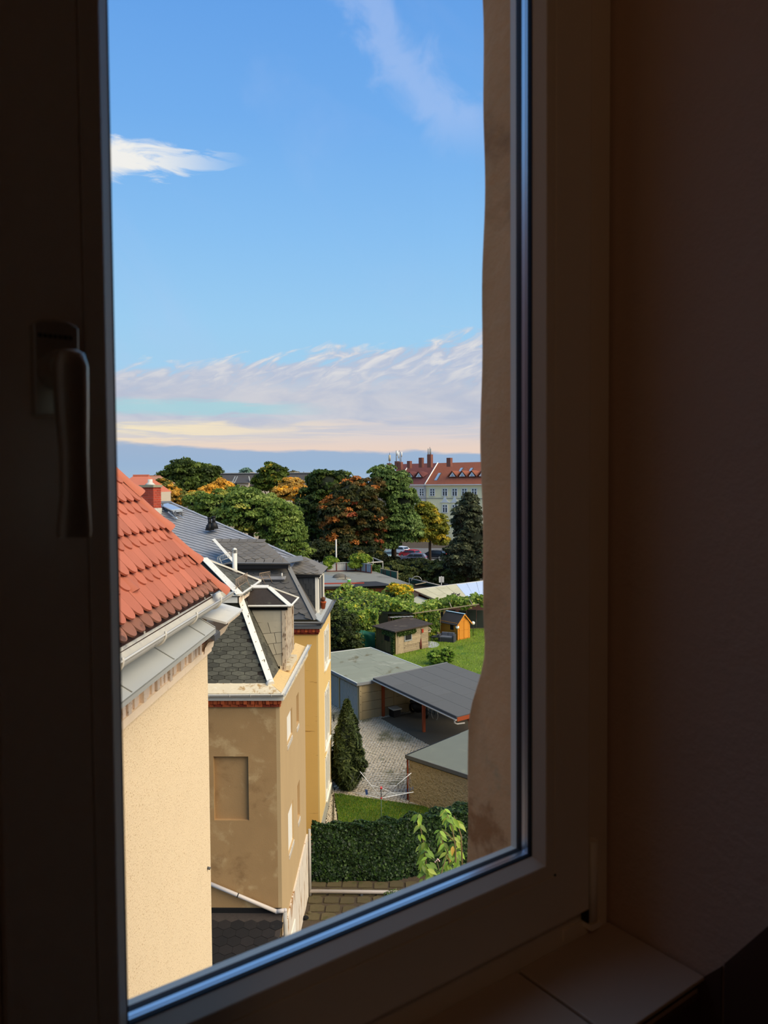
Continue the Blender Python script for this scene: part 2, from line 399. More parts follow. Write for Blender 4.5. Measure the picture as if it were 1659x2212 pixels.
# handle
hd = empty('handle', wp(0.1165, 0, 0.04)); hd.parent = win; hd.matrix_basis = WM[win].inverted() @ WM[hd]
b = MB()
oc = []
for (du, z) in ((-0.0145, 0.046), (0.0145, 0.046), (0.0145, 0.1055), (0.008, 0.1085), (0.0, 0.1095), (-0.008, 0.1085), (-0.0145, 0.1055)): oc.append(wp(0.1165+du, 0.0, z))
b.slab(oc, N3*-0.011); bevel(b.build('rosette', P['handle_metal'], hd), 0.002, 3)
b = MB()
for k in range(7):
    u0 = 0.1055 + k*0.0031; wbox(b, u0, u0+0.0024, -0.0113, -0.0109, 0.0965, 0.0990)
b.build('maker_mark', P['handle_print'], hd)
b = MB(); b.tube([wp(0.1165, -0.009, 0.075), wp(0.1165, -0.03, 0.075), wp(0.1165, -0.044, 0.074)], [0.0125, 0.0115, 0.011], 16); b.build('neck', P['handle_metal'], hd)
b = MB(); G = []
for (z, hw, w0, th) in ((0.084, 0.004, -0.047, 0.004), (0.082, 0.0085, -0.046, 0.010), (0.074, 0.0105, -0.046, 0.015), (0.05, 0.0100, -0.047, 0.013), (0.02, 0.0084, -0.050, 0.011), (-0.005, 0.0086, -0.050, 0.010), (-0.028, 0.0105, -0.047, 0.009), (-0.032, 0.0100, -0.047, 0.008)):
    row = []
    for k in range(16):
        a = 2*math.pi*k/16; cu, cw = math.cos(a), math.sin(a)
        cu = math.copysign(abs(cu)**0.7, cu); cw = math.copysign(abs(cw)**0.7, cw)
        row.append(wp(0.1165+hw*cu, w0+th*0.5*cw, z))
    G.append(row+[row[0]])
b.sheet(G); b.add(G[0][:-1], [tuple(range(16))]); b.add(G[-1][:-1], [tuple(range(15, -1, -1))])
b.build('lever', P['handle_metal'], hd)

# unseen lamp added behind the viewer to warm and brighten the room
lp0 = wp(-0.75, -1.35, 1.4)
rl = thing('added_fill_lamp', 'unseen warm globe lamp added behind the viewer to light the room', 'lamp', lp0)
MB().tube([lp0, lp0-V((0, 0, 0.25))], 0.006, 6).build('cord', P['gasket'], rl)
glow = bpy.data.materials.new('lamp_glow'); glow.use_nodes = True; t = NT(glow.node_tree); t.n.clear()
em = t.n.new('ShaderNodeEmission'); em.inputs[0].default_value = (1.0, 0.62, 0.36, 1); em.inputs[1].default_value = FILL_LAMP
oo = t.n.new('ShaderNodeOutputMaterial'); t.l.new(em.outputs[0], oo.inputs[0]); MATS['lamp_glow'] = glow
MB().ball(lp0-V((0, 0, 0.36)), 0.11, 16, 12).build('globe', glow, rl)

# outer skin of our house wall with its plastered reveal
b = MB()
wbox(b, -1.8, 0.02, 0.061, 0.15, -6.0, 2.0); wbox(b, 0.80, 2.4, 0.061, 0.15, -6.0, 2.0); wbox(b, 0.02, 0.80, 0.061, 0.15, -6.0, -0.56); wbox(b, 0.02, 0.80, 0.061, 0.15, 0.80, 2.0)
tag(b.build('wall_outer', P['outer_reveal']), kind='structure')
m = MATS['outer_reveal']; t = NT(m.node_tree)
pr = [n for n in t.n if n.type == 'BSDF_PRINCIPLED'][0]; src = pr.inputs['Base Color'].links[0].from_socket
geo = [n for n in t.n if n.type == 'NEW_GEOMETRY'][0].outputs['Position']
for (su, sw, sz, rad, cc) in ((0.64, 0.150, -0.435, 0.042, (150, 84, 26)), (0.64, 0.128, -0.482, 0.014, (110, 46, 12))):
    dn = t.n.new('ShaderNodeVectorMath'); dn.operation = 'DISTANCE'; t.l.new(geo, dn.inputs[0]); dn.inputs[1].default_value = wp(su, sw, sz)
    nz = t.noise(geo, 45.0, 4, 0.6)
    dd = t.math('ADD', dn.outputs['Value'], t.math('MULTIPLY', t.math('SUBTRACT', nz, 0.5), rad*2.2))
    src = t.mix(t.math('MULTIPLY', t.math('SUBTRACT', 1.0, t.smooth(dd, rad*0.35, rad)), 0.6), src, lin(cc))
t.l.new(src, pr.inputs['Base Color'])
G = []
zs = [-0.62+0.02*i for i in range(73)]
for z in zs:
    tq = min(1, max(0, (-0.20-z)/0.11)); tq = tq*tq*(3-2*tq)
    wo_ = 0.152 + 0.031*tq + 0.0035*math.sin(z*9+1)+0.0015*math.sin(z*31)
    row = []
    for k in range(9):
        f = k/8.0; row.append(wp(0.640 + 0.002*math.sin(z*14+f*5) + (0.004*f if z > -0.2 else 0.007*f*tq), 0.045+(wo_-0.01-0.045)*f, z))
    for k in range(1, 5):
        a = k/4*math.pi/2; row.append(wp(0.650-0.010*math.cos(a)+0.004, wo_-0.01+0.010*math.sin(a), z))
    row.append(wp(0.82, wo_, z)); G.append(row)
b = MB().sheet(G); tag(b.build('wall_reveal', P['outer_reveal']), kind='structure')
b = MB(); wbox(b, 0.0, 0.66, 0.06, 0.17, -0.57, -0.545); tag(b.build('trim_2', P['zinc']), kind='structure')

# ================================================================== slate and tile helpers
def hex_mesh(name, wd, ht, th, m):
    return MB().slab([(-wd/2, -ht/4, 0), (0, -ht/2, 0), (wd/2, -ht/4, 0), (wd/2, ht/4, 0), (0, ht/2, 0), (-wd/2, ht/4, 0)], (0, 0, th)).mesh(name, m, (0, 0, 0))[0]
def scale_mesh(name, wd, ht, th, m, tail=0.45, seg=6):
    r = tail*ht; pts = [(-wd/2, ht/2, 0)]
    for k in range(seg+1):
        a = math.pi*k/seg; pts.append((-wd/2*math.cos(a), -ht/2+r-r*math.sin(a), 0))
    pts.append((wd/2, ht/2, 0)); return MB().slab(pts, (0, 0, th)).mesh(name, m, (0, 0, 0))[0]
def field(parent, me, name, O, ex, ey, poly, pw, ph, tilt=0.03, lift=0.006, jitter=0.004, skew=0.0, limit=300):
    """pieces of one mesh laid in offset rows on the plane O + a*ex + b*ey inside a polygon (a, b)"""
    O = V(O); ex = V(ex).normalized(); ey = V(ey); ey = (ey-ex*ey.dot(ex)).normalized(); n = ex.cross(ey)
    a0 = min(p[0] for p in poly); a1 = max(p[0] for p in poly); b0 = min(p[1] for p in poly); b1 = max(p[1] for p in poly); cnt = 0
    ca, sa = math.cos(skew), math.sin(skew)
    ex2, ey2 = ex*ca + ey*sa, ey*ca - ex*sa
    span = int(max(a1-a0, b1-b0)/min(pw, ph))+4
    for i in range(-span, span*2):
        for j in range(-span, span*2):
            x = (j+(0.5 if i % 2 else 0))*pw; y = i*ph
            a = a0 + x*ca - y*sa; bb = b0 + x*sa + y*ca
            if a < a0-pw or a > a1+pw or bb < b0-ph or bb > b1+ph or not inside((a, bb), poly) or cnt >= limit: continue
            e1 = (ex2 + n*random.uniform(-jitter, jitter)).normalized(); e2 = (ey2 - n*tilt + n*random.uniform(-jitter, jitter)).normalized(); e3 = e1.cross(e2).normalized(); e2 = e3.cross(e1)
            clone(me, name, frame(O+ex*a+ey*bb+n*lift, e1, e2, e3), parent); cnt += 1
    return cnt
def plane_slab(mb, pts, th):
    p = [V(q) for q in pts]; n = (p[1]-p[0]).cross(p[2]-p[0]).normalized()
    return mb.slab(p, n*-th)
def strip(mb, a, b, wd, nrm, th=0.012):
    a = V(a); b = V(b); d = (b-a).normalized(); nrm = V(nrm).normalized(); x = d.cross(nrm).normalized()
    return mb.obox((a+b)/2 + nrm*th*0.5, d, x, x.cross(d), ((b-a).length/2, wd/2, th/2))
def gutter(a, b, r, mname, parent, name='gutter', n=10, beads=0.0, open_up=True):
    a = V(a); b = V(b); d = (b-a).normalized(); x = d.cross(Z3).normalized(); mb = MB(); G = []
    for p in (a, b):
        row = []
        for k in range(n+1):
            t_ = math.pi*k/n; row.append(p + x*math.cos(t_)*r - Z3*math.sin(t_)*r)
        for k in range(n+1):
            t_ = math.pi*(n-k)/n; row.append(p + x*math.cos(t_)*r*0.9 - Z3*math.sin(t_)*r*0.9 + Z3*0.002)
        row.append(row[0]); G.append(row)
    mb.sheet(G, smooth=True)
    for s_ in (1, -1): mb.tube([a+x*s_*r, b+x*s_*r], r*0.12, 6)
    for p in (a, b): mb.add([p + x*math.cos(math.pi*k/n)*r - Z3*math.sin(math.pi*k/n)*r for k in range(n+1)], [tuple(range(n+1))])
    g = mb.build(name, MATS[mname], parent)
    if beads:
        L = (b-a).length; k = beads*0.6
        while k < L:
            q = MB(); c = a+d*k
            pts = [c + x*math.cos(math.pi*j/n)*r*1.09 - Z3*math.sin(math.pi*j/n)*r*1.09 for j in range(-1, n+2)]
            q.tube(pts, r*0.13, 5); q.build('gutter_bracket', MATS['zinc_light'], g); k += beads
    return g

# ================================================================== CREAM HOUSE beside us
WX, WY = -1.95, 7.46
ch = thing('cream_house', 'cream rendered house with salmon clay tile roof and zinc gutter close beside the window', 'building', (WX-2, 4, 0))
MB().box((-8, -0.75, 0), (WX, WY, 12.75)).build('wall', P['cream_render'], ch)
MB().tube([V((WX+0.0, 7.33, 14-850*7.3/1626)), V((WX+0.03, 7.33, 14-852*7.3/1626))], 0.014, 8).build('wall_hook', P['zinc_dark'], ch)
# frieze of upright bricks
MB().box((WX, -0.7, 12.40), (WX+0.012, 7.40, 12.72)).build('frieze_back', P['cream_plain'], ch)
MB().box((WX, -0.7, 12.335), (WX+0.045, 7.46, 12.395)).build('frieze_ledge', P['cream_plain'], ch)
y = 3.9; k = 0
while y < 7.12:
    dpt = (0.03, 0.012, 0.022)[k % 3] if k % 4 else 0.045
    q = MB().box((WX, y, 12.385+random.uniform(0, 0.02)), (WX+dpt+random.uniform(0, 0.008), y+0.062, 12.72)); q.build('frieze_brick', P['frieze_brick'], ch)
    y += 0.078; k += 1
MB().box((WX, 7.16, 12.46), (WX+0.03, 7.36, 12.60)).build('broken_plaster', P['mortar_red'], ch, 'brown broken plaster patch')
# zinc cornice sheets
b = MB()
y0 = 2.0
while y0 < 6.7:
    y1 = min(y0+0.88, 6.75)
    q = MB().slab([(WX+0.005, y0, 12.86), (WX+0.265, y0, 12.70), (WX+0.265, y1, 12.70), (WX+0.005, y1, 12.86)], (0, 0, -0.012))
    q.box((WX+0.245, y0, 12.658), (WX+0.265, y1, 12.70)); q.slab([(WX+0.01, y1-0.006, 12.862), (WX+0.262, y1-0.006, 12.706), (WX+0.262, y1+0.006, 12.706), (WX+0.01, y1+0.006, 12.862)], (0, 0, 0.006))
    q.build('cornice_sheet', P['zinc'], ch); y0 = y1
MB().slab([(WX, 6.752, 12.83), (WX+0.255, 6.752, 12.63), (WX+0.255, 6.96, 12.63), (WX+0.03, 6.96, 12.75)], (0, 0, -0.05)).build('cornice_end', P['zinc_dark'], ch)
q = MB().slab([(WX, 6.95, 12.80), (WX+0.31, 6.97, 12.715), (WX+0.31, 7.72, 12.715), (WX, 7.72, 12.80)], (0, 0, -0.02)); q.build('corner_sheet', P['zinc_light'], ch)
b = MB(); G = []
for (dx, z) in ((0.29, 12.695), (0.285, 12.66), (0.25, 12.64), (0.20, 12.60), (0.17, 12.54), (0.15, 12.50), (0.09, 12.48), (0.06, 12.43), (0.05, 12.37), (0.0, 12.34)):
    G.append([(WX+dx, 7.15, z), (WX+dx, WY+dx*0.8, z), (WX-0.5, WY+dx*0.8, z)])
b.sheet(G, smooth=False); b.build('corner_moulding', P['cream_plain'], ch)
# gutter
gutter((WX+0.185, 1.5, 12.95), (WX+0.185, 7.55, 12.92), 0.073, 'zinc_light', ch, beads=0.83)
# roof
SL = 1.58; cs = 1/math.sqrt(1+SL*SL); sn = SL*cs
EX, EZ = -1.80, 12.93
rf = empty('roof', (EX-1, 5, EZ)); rf.parent = ch; rf.matrix_basis = WM[ch].inverted() @ WM[rf]
def rp(d, yy, h=0.0): return V((EX-d*cs+h*sn, yy, EZ+d*sn+h*cs))
HY = 7.22
def hipy(d): return HY-d*cs
b = MB(); Dm = 3.4
b.slab([rp(0, -0.7, -0.03), rp(0, HY, -0.03), rp(Dm, hipy(Dm), -0.03), rp(Dm, -0.7, -0.03)], (-0.03, 0, -0.05))
b.slab([rp(0, HY, -0.03), V((-8, HY, EZ)), V((-8, hipy(Dm), EZ+Dm*sn)), rp(Dm, hipy(Dm), -0.03)], (0, -0.05, -0.05))
b.build('roof_deck', P['shadow_gap'], rf)
tm = scale_mesh('roof_tile', 0.166, 0.40, 0.016, P['clay_tile'], 0.22, 8)
te = scale_mesh('roof_tile', 0.166, 0.40, 0.016, P['clay_eave'], 0.22, 8)
ey_ = V((0, 1, 0)); up_ = V((-cs, 0, sn)); nr_ = V((sn, 0, cs))
for i in range(7):
    d0 = 0.035 + 0.30*i
    for lay in (0, 1):
        dd = d0 + (0.105 if lay else 0.0) + 0.20
        for j in range(30):
            yy = 3.35 + 0.171*(j + (0.5 if lay else 0)) + random.uniform(-0.003, 0.003)
            if yy > hipy(dd-0.2)-0.02 or yy < 3.75-0.05*i: continue
            e2 = (up_ - nr_*0.17 + nr_*random.uniform(-0.006, 0.006) + ey_*random.uniform(-0.012, 0.012)).normalized(); e1 = ey_*-1
            e3 = e1.cross(e2).normalized()
            if e3.dot(nr_) < 0: e1 = ey_; e3 = e1.cross(e2).normalized()
            e1 = e2.cross(e3)
            clone(te if i == 0 and lay == 0 else tm, 'roof_tile', frame(rp(dd, yy, 0.057 if lay else 0.037), e1, e2, e3), rf)
# ventilation tile
b = MB(); G = []
for k in range(6):
    f = k/5.0; row = []
    for j in range(9):
        a = math.pi*j/8; row.append(rp(0.62-0.30*f, 5.33-0.075*math.cos(a)*(0.7+0.3*f), 0.04+0.075*math.sin(a)*f))
    G.append(row)
b.sheet(G); b.add(G[-1], [tuple(range(9))]); b.build('vent_tile', P['clay_tile'], rf)
# hip tiles: flared half cones, wide end down
hb = rp(-0.02, HY+0.02, 0.02); hdv = V((-cs, -cs, sn)).normalized(); hn = V((sn, sn, 2*cs)).normalized(); hx = hdv.cross(hn).normalized()
for k in range(5):
    G = []
    for f, rr in ((0.0, 0.112), (0.02, 0.108), (0.10, 0.088), (0.2, 0.080), (0.34, 0.074), (0.50, 0.070)):
        row = []
        for j in range(13):
            a = math.pi*(-0.04+1.08*j/12); sc_ = 0.015*math.sin(a)*(1 if f == 0 else 0)
            row.append(hb + hdv*(0.43*k+f-sc_) + hx*math.cos(a)*rr + hn*(math.sin(a)*rr*0.85 + 0.035 - 0.07*f))
        G.append(row)
    b = MB().sheet(G); b.sheet([[p - hn*0.012 for p in G[0]], G[0]]); b.build('hip_tile', P['clay_hip'], rf)
    q = MB()
    for j in range(5):
        q.ball(hb + hdv*(0.43*k+0.06+0.08*j) - hx*0.078*(-1 if hx.y > 0 else 1)*1 + hn*0.012, 0.030, 8, 6, (1, 1, 0.6))
    q.build('mortar', P['mortar_red'], rf)

# ================================================================== BROWN TOWER HOUSE
mat('brown_render', (166, 132, 88), 0.95, 0.16, 1.3, bump=0.004, bscale=30.0, spots=[((188, 158, 112), 1.6, 0.54, 0.70), ((138, 106, 68), 0.9, 0.54, 0.72), ((206, 180, 140), 5.0, 0.70, 0.76)])
mat('brown_side', (192, 162, 116), 0.95, 0.10, 1.6, bump=0.003, bscale=30.0, stretch=(1, 1, 0.3))
mat('flaky_white', (222, 208, 186), 0.95, 0.15, 2.2, bump=0.008, bscale=18.0, stretch=(1, 1, 0.4), spots=[((160, 120, 74), 1.7, 0.55, 0.62, (2.2, 2.2, 0.45)), ((120, 112, 96), 6.0, 0.66, 0.72)])
mat('white_blind', (236, 230, 214), 0.9, 0.05, 5.0)
mat('rough_sill', (200, 190, 172), 0.95, 0.35, 22.0, bump=0.015, bscale=24.0, spots=[((70, 62, 52), 26.0, 0.6, 0.66)])
mat('red_brick', (176, 84, 44), 0.95, 0.2, 10.0, rand=0.25, bump=0.004)
mat('red_brick_dark', (128, 48, 26), 0.95, 0.2, 10.0, rand=0.15)
mat('old_slate', (82, 80, 68), 0.85, 0.30, 14.0, rand=0.34, bump=0.002, bscale=40.0, spots=[((102, 100, 84), 5.0, 0.55, 0.72)])
mat('old_slate_dark', (54, 46, 40), 0.9, 0.3, 12.0, bump=0.006, bscale=26.0, rand=0.2, spots=[((84, 80, 66), 3.0, 0.6, 0.72)])
mat('white_trim', (228, 222, 206), 0.6, 0.08, 6.0, metal=0.05)
mat('stained_zinc', (222, 206, 172), 0.75, 0.16, 6.0, spots=[((176, 140, 86), 4.5, 0.55, 0.68), ((236, 228, 208), 8.0, 0.62, 0.72)])
mat('stained_board', (220, 186, 126), 0.8, 0.18, 5.0, stretch=(0.4, 9, 9), spots=[((150, 112, 66), 5.0, 0.6, 0.72, (0.4, 5, 5))])
mat('cheek_slab', (182, 172, 148), 0.9, 0.16, 4.0, rand=0.08, stretch=(1, 1, 0.5), spots=[((112, 106, 90), 3.5, 0.6, 0.8)])
mat('weathered_post', (196, 178, 152), 0.9, 0.3, 16.0, stretch=(1, 1, 0.25), spots=[((110, 84, 62), 14.0, 0.52, 0.64, (1, 1, 0.35))])
mat('pipe_pvc', (200, 190, 180), 0.5, 0.08, 4.0)
mat('old_pipe', (176, 170, 158), 0.7, 0.2, 6.0)
mat('rusty_iron', (150, 128, 104), 0.8, 0.3, 20.0)
mat('black_void', (16, 15, 14), 0.95, 0.1)

TX, TY0, TY1 = -3.26, 19.8, 25.0
th = thing('tower_house', 'narrow brown rendered house with steep dark slate mansard roof and white roof trims', 'building', (-6, 22.4, 0))
b = MB(); b.box((-9.5, TY0+0.12, 0), (TX-0.10, TY1, 8.36))
nx0, nx1, nz0, nz1 = -5.06, -4.12, 4.99, 6.73
for lo, hi in (((-9.5, TY0, 0), (nx0, TY0+0.12, 8.36)), ((nx1, TY0, 0), (TX-0.10, TY0+0.12, 8.36)), ((nx0, TY0, 0), (nx1, TY0+0.12, nz0)), ((nx0, TY0, nz1), (nx1, TY0+0.12, 8.36))): b.box(lo, hi)
b.build('wall', P['brown_render'], th)
# yard-side skin with its blind windows
hol = [(21.03, 22.0, 6.62, 7.40), (22.95, 23.45, 6.5, 7.45), (21.1, 22.1, 3.42, 4.62), (23.0, 23.5, 3.5, 4.65)]
b = MB(); ys = [TY0, 21.03, 22.06, 22.95, 23.5, TY1]
for i in range(5):
    cols = [h for h in hol if h[0] < (ys[i]+ys[i+1])/2 < h[1]]
    zz = [0] + sorted(sum([[h[2], h[3]] for h in cols], [])) + [8.36]
    for k in range(0, len(zz), 2): b.box((TX-0.10, ys[i], zz[k]), (TX, ys[i+1], zz[k+1]))
b.build('yard_wall', P['brown_side'], th)
for (a0, a1, z0, z1), mm in zip(hol, ('white_blind', 'brown_render', 'white_blind', 'brown_render')):
    q = MB().box((TX-0.10, a0, z0), (TX-0.04 if mm == 'white_blind' else TX-0.085, a1, z1)); q.build('blind_window', P[mm], th)
    q = MB().box((TX-0.10, a0-0.02, z0-0.16), (TX+0.05, a1+0.02, z0-0.02)) if False else MB().slab([(TX-0.10, a0, z0), (TX+0.02, a0, z0-0.05), (TX+0.02, a1, z0-0.05), (TX-0.10, a1, z0)], (0, 0, -0.12)); q.build('window_ledge', P['rough_sill'], th)
b = MB().slab([(TX, TY0, 0), (TX, TY1+0.01, 0), (TX, TY1+0.01, 2.16), (TX, TY0, 1.84)], (0.05, 0, 0)); b.build('plinth', P['flaky_white'], th)
MB().box((TX+0.05, 20.75, 0.0), (TX+0.075, 21.75, 1.15)).build('cellar_window', P['white_blind'], th)
MB().box((TX+0.05, 20.75, -0.1), (TX+0.12, 21.8, 0.3)).build('cellar_ledge', P['rough_sill'], th)
# brick cornice
x = -6.3; k = 0
while x < TX+0.02:
    w_ = 0.10; q = MB().box((x, TY0-(0.13 if k % 2 else 0.085), 8.175), (x+w_-0.012, TY0+0.02, 8.285)); q.build('cornice_brick', P['red_brick'], th); x += w_; k += 1
x = -6.3
while x < TX:
    q = MB().box((x, TY0-0.07, 8.09), (min(x+0.205, TX+0.03), TY0+0.02, 8.165)); q.build('cornice_brick', P['red_brick_dark' if random.random() < 0.6 else 'red_brick'], th); x += 0.217
MB().box((-6.5, TY0-0.16, 8.285), (TX+0.12, TY0+0.1, 8.40)).build('cornice_board', P['white_trim'], th)
MB().box((TX-0.05, TY0, 8.25), (TX+0.12, TY1, 8.40)).build('cornice_board', P['stained_zinc'], th)
gutter((-6.5, 19.53, 8.47), (-3.10, 19.53, 8.50), 0.068, 'zinc_light', th, beads=0.55)
gutter((-3.10, 19.50, 8.50), (-3.10, 25.12, 8.60), 0.066, 'zinc_light', th, beads=0.6)
plane_slab(MB(), [(-6.5, 19.58, 8.50), (-3.17, 19.58, 8.50), (-3.57, 20.02, 8.67), (-6.5, 20.02, 8.67)], 0.03).build('eave_flashing', P['stained_zinc'], th)
for k in range(10):
    y0 = 19.6+0.55*k; y1 = y0+0.54; i0 = max(y0, 20.02) if k == 0 else y0
    plane_slab(MB(), [(-3.16, y0, 8.50), (-3.16, y1, 8.51), (-3.57, y1, 8.67), (-3.57, i0, 8.67)], 0.03).build('eave_board', P['stained_board'], th)
# lower mansard
LB, LT = 8.67, 10.80
def mf(X, f): return V((X, 20.02+0.98*f, LB+(LT-LB)*f))          # front slope
def mr(Y, f): return V((-3.57-1.0*f, Y, LB+(LT-LB)*f))           # yard slope
b = MB(); plane_slab(b, [mf(-9.5, 0), mf(-3.57, 0), mf(-4.57, 1), mf(-9.5, 1)], 0.05); b.build('front_slope', P['old_slate_dark'], th)
b = MB(); plane_slab(b, [mr(20.02, 0), mr(24.9, 0), mr(23.95, 1), mr(21.0, 1)], 0.05); b.build('yard_slope', P['old_slate_dark'], th)
hm = hex_mesh('slate', 0.340, 0.142, 0.014, P['old_slate'])
sl = math.hypot(0.98, LT-LB); ex = (1, 0, 0); ey = V((0, 0.98, LT-LB))
field(th, hm, 'slate', mf(-6.2, 0), ex, ey, [(0, 0.02), (2.56, 0.02), (2.56-0.98*0.93, sl-0.15), (0, sl-0.15)], 0.355, 0.112, 0.06, 0.008, 0.012)
hm2 = hex_mesh('slate', 0.30, 0.21, 0.012, P['old_slate'])
field(th, hm2, 'slate', mr(20.02, 0), (0, 1, 0), V((-1.0, 0, LT-LB)), [(0.14, 0.03), (1.55, 0.03), (2.3, 2.1), (1.0, 2.1)], 0.30, 0.158, 0.05, 0.008, 0.012)
hn_ = V((1, -1, 0.95)).normalized()
b = MB(); strip(b, mf(-3.53, -0.02)+hn_*0.03, mf(-4.57, 1.02)+hn_*0.03, 0.20, hn_, 0.016); b.build('hip_strip', P['white_trim'], th)
b = MB()
for k in range(9):
    p = mf(-3.55-0.11*k, 0.03+0.11*k)+hn_*0.05
    b.ball(p+V((0.03, 0.03, 0))*(1 if k % 2 else -1), 0.013, 6, 4)
b.build('hip_nail', P['rusty_iron'], th)
MB().tube([(-3.56, 20.0, 8.68), (-3.5, 19.93, 8.64)], [0.11, 0.10], 10).build('hip_shoe', P['white_trim'], th)
# upper roof
UE = 10.95; cn = V((-4.44, 20.50, UE)); cf = V((-4.44, 23.55, UE)); ap = V((-5.82, 22.02, 11.80)); lf = V((-9.5, 20.50, UE)); ra = V((-9.5, 22.02, 11.80))
b = MB(); plane_slab(b, [lf, cn, ap, ra], 0.05); plane_slab(b, [cn, cf, ap], 0.05); plane_slab(b, [cf, V((-9.5, 23.55, UE)), ra, ap], 0.05)
b.build('upper_roof', P['old_slate_dark'], th)
hs = scale_mesh('slate', 0.30, 0.30, 0.010, P['old_slate'], 0.4, 5)
nY = V((0, cf.y-cn.y, 0)); ue = (ap-V((cn.x, ap.y, cn.z)))
field(th, hs, 'slate', cn, (0, 1, 0), ue, [(0.35, 0.05), (2.75, 0.05), (1.53, 1.45)], 0.30, 0.19, 0.05, 0.008, 0.02)
MB().box((-9.5, 20.52, UE-0.20), (-4.47, 20.56, UE-0.02)).build('fascia', P['white_trim'], th)
MB().box((-4.50, 20.52, UE-0.20), (-4.46, 23.5, UE-0.02)).build('fascia', P['cream_plain'], th)
b = MB(); fn = (ap-cn).cross(V((1, 0, 0))).normalized(); fn = V((0.55, -0.55, 1.2)).normalized()
strip(b, cn+V((0, 0, 0.035)), ap+V((0, 0, 0.045)), 0.23, fn, 0.02); b.build('hip_strip', P['white_trim'], th)
b = MB(); strip(b, cf+V((0, 0, 0.01)), ap+V((0, 0, 0.02)), 0.10, (0.2, 0.1, 1), 0.05); b.build('verge_strip', P['white_trim'], th)
b = MB(); strip(b, cn, cf, 0.07, (0.2, 0, 1), 0.03); b.build('verge_strip', P['white_trim'], th)
b = MB(); strip(b, lf, cn, 0.06, (0, -0.2, 1), 0.03); b.build('verge_strip', P['white_trim'], th)
b = MB(); strip(b, ap, ra, 0.20, (0, 0, 1), 0.03); b.build('ridge_strip', P['white_trim'], th)
b = MB()
for k in range(7):
    p = cn.lerp(ap, 0.06+0.14*k)+fn*0.055; b.ball(p+V((0.04, 0.04, 0))*(1 if k % 2 else -1), 0.013, 6, 4)
b.build('hip_nail', P['rusty_iron'], th)
# snow guard grille on the yard side of the upper roof
def snow_guard(a, c, h, parent, m, n, lean=(0, 0, 0)):
    a = V(a); c = V(c); up = V((0, 0, h))+V(lean); b = MB()
    b.tube([a, c], 0.010, 5); b.tube([a+up, c+up], 0.014, 5)
    for k in range(n+1):
        p = a.lerp(c, k/n); b.tube([p, p+up], 0.007, 4)
    for k in (0.15, 0.85):
        p = a.lerp(c, k); b.tube([p+up*0.6, p-up*0.2+V((0.12, 0, -0.1))], 0.010, 4)
    return b.build('snow_guard', P[m], parent)
g0 = cn + (ap-V((cn.x, ap.y, cn.z)))*0.10
snow_guard(g0+V((0, 0.15, 0.10)), g0+V((0, 1.75, 0.10)), 0.24, th, 'rusty_iron', 13)
snow_guard(V((-4.5, 23.75, 10.98)), V((-4.3, 24.5, 10.95)), 0.2, th, 'rusty_iron', 8)
# vent pipe behind the upper roof
vp = at(507, 1245, 24.3)
b = MB(); b.tube([vp-V((0, 0, 0.8)), at(507, 1195, 24.3)], 0.078, 14); o = b.build('vent_pipe', P['white_trim'], th)
q = MB(); q.tube([at(507, 1194, 24.3), at(507, 1188, 24.3)], 0.05, 10); q.build('vent_core', P['zinc_dark'], o)
q = MB(); tpv = at(507, 1188, 24.3); q.tube([tpv, tpv+V((0, 0, 0.03)), tpv+V((0, 0, 0.07))], [0.082, 0.07, 0.02], 14); q.build('vent_cap', P['white_trim'], o)
q = MB()
for k in range(10):
    a = 2*math.pi*k/10; d = V((math.cos(a), math.sin(a), 0))*0.074; q.bar(at(507, 1195, 24.3)+d, tpv+d, 0.016, 0.01)
q.build('vent_grille', P['white_trim'], o)
# dormer of the tower house
dm = empty('dormer', (-3.8, 22.2, 8.7)); dm.parent = th; dm.matrix_basis = WM[th].inverted() @ WM[dm]
DX, DY0, DY1, DZ = -3.32, 21.55, 22.90, 10.47
def msx(z): return -3.57-1.0*(z-LB)/(LT-LB)
b = MB(); b.slab([(DX-0.14, DY0+0.02, 8.72), (DX-0.14, DY0+0.02, DZ), (msx(DZ), DY0+0.02, DZ), (msx(8.72), DY0+0.02, 8.72)], (0, DY1-DY0-0.04, 0)); b.build('dormer_body', P['black_void'], dm)
rows = [10.42, 10.0, 9.68, 9.38, 9.06, 8.72]
for r in range(5):
    z1, z0 = rows[r], rows[r+1]+0.012; xl1, xl0 = msx(z1)+0.03, msx(z0)+0.03; xr = DX-0.13
    cut = [None, 0.42, 0.60, 0.38, None][r]
    spans = [(0, 1)] if cut is None else [(0, cut), (cut, 1)]
    for (f0, f1) in spans:
        g = 0.008; tz = 0.05 if r else 0.0
        def X_(f, xl): return xl+(xr-xl)*f
        MB().slab([(X_(f0, xl0)+g, DY0-0.004*r, z0+tz*f0), (X_(f1, xl0)-g, DY0-0.004*r, z0+tz*f1), (X_(f1, xl1)-g, DY0, z1+tz*f1), (X_(f0, xl1)+g, DY0, z1+tz*f0)], (0, 0.02, 0)).build('cheek_slab', P['cheek_slab'], dm)
MB().box((DX-0.13, DY0-0.03, 8.60), (DX-0.02, DY0+0.10, DZ-0.03)).build('dormer_post', P['weathered_post'], dm)
MB().box((DX-0.06, DY1-0.14, 8.95), (DX+0.02, DY1, DZ-0.03)).build('dormer_post', P['weathered_post'], dm)
MB().box((DX-0.05, DY0+0.1, 8.9), (DX-0.01, DY1-0.12, DZ-0.05)).build('dormer_front', P['weathered_post'], dm)
MB().box((DX-0.2, DY0-0.02, 8.62), (DX+0.10, DY1+0.05, 8.76)).build('dormer_sill', P['stained_zinc'], dm)
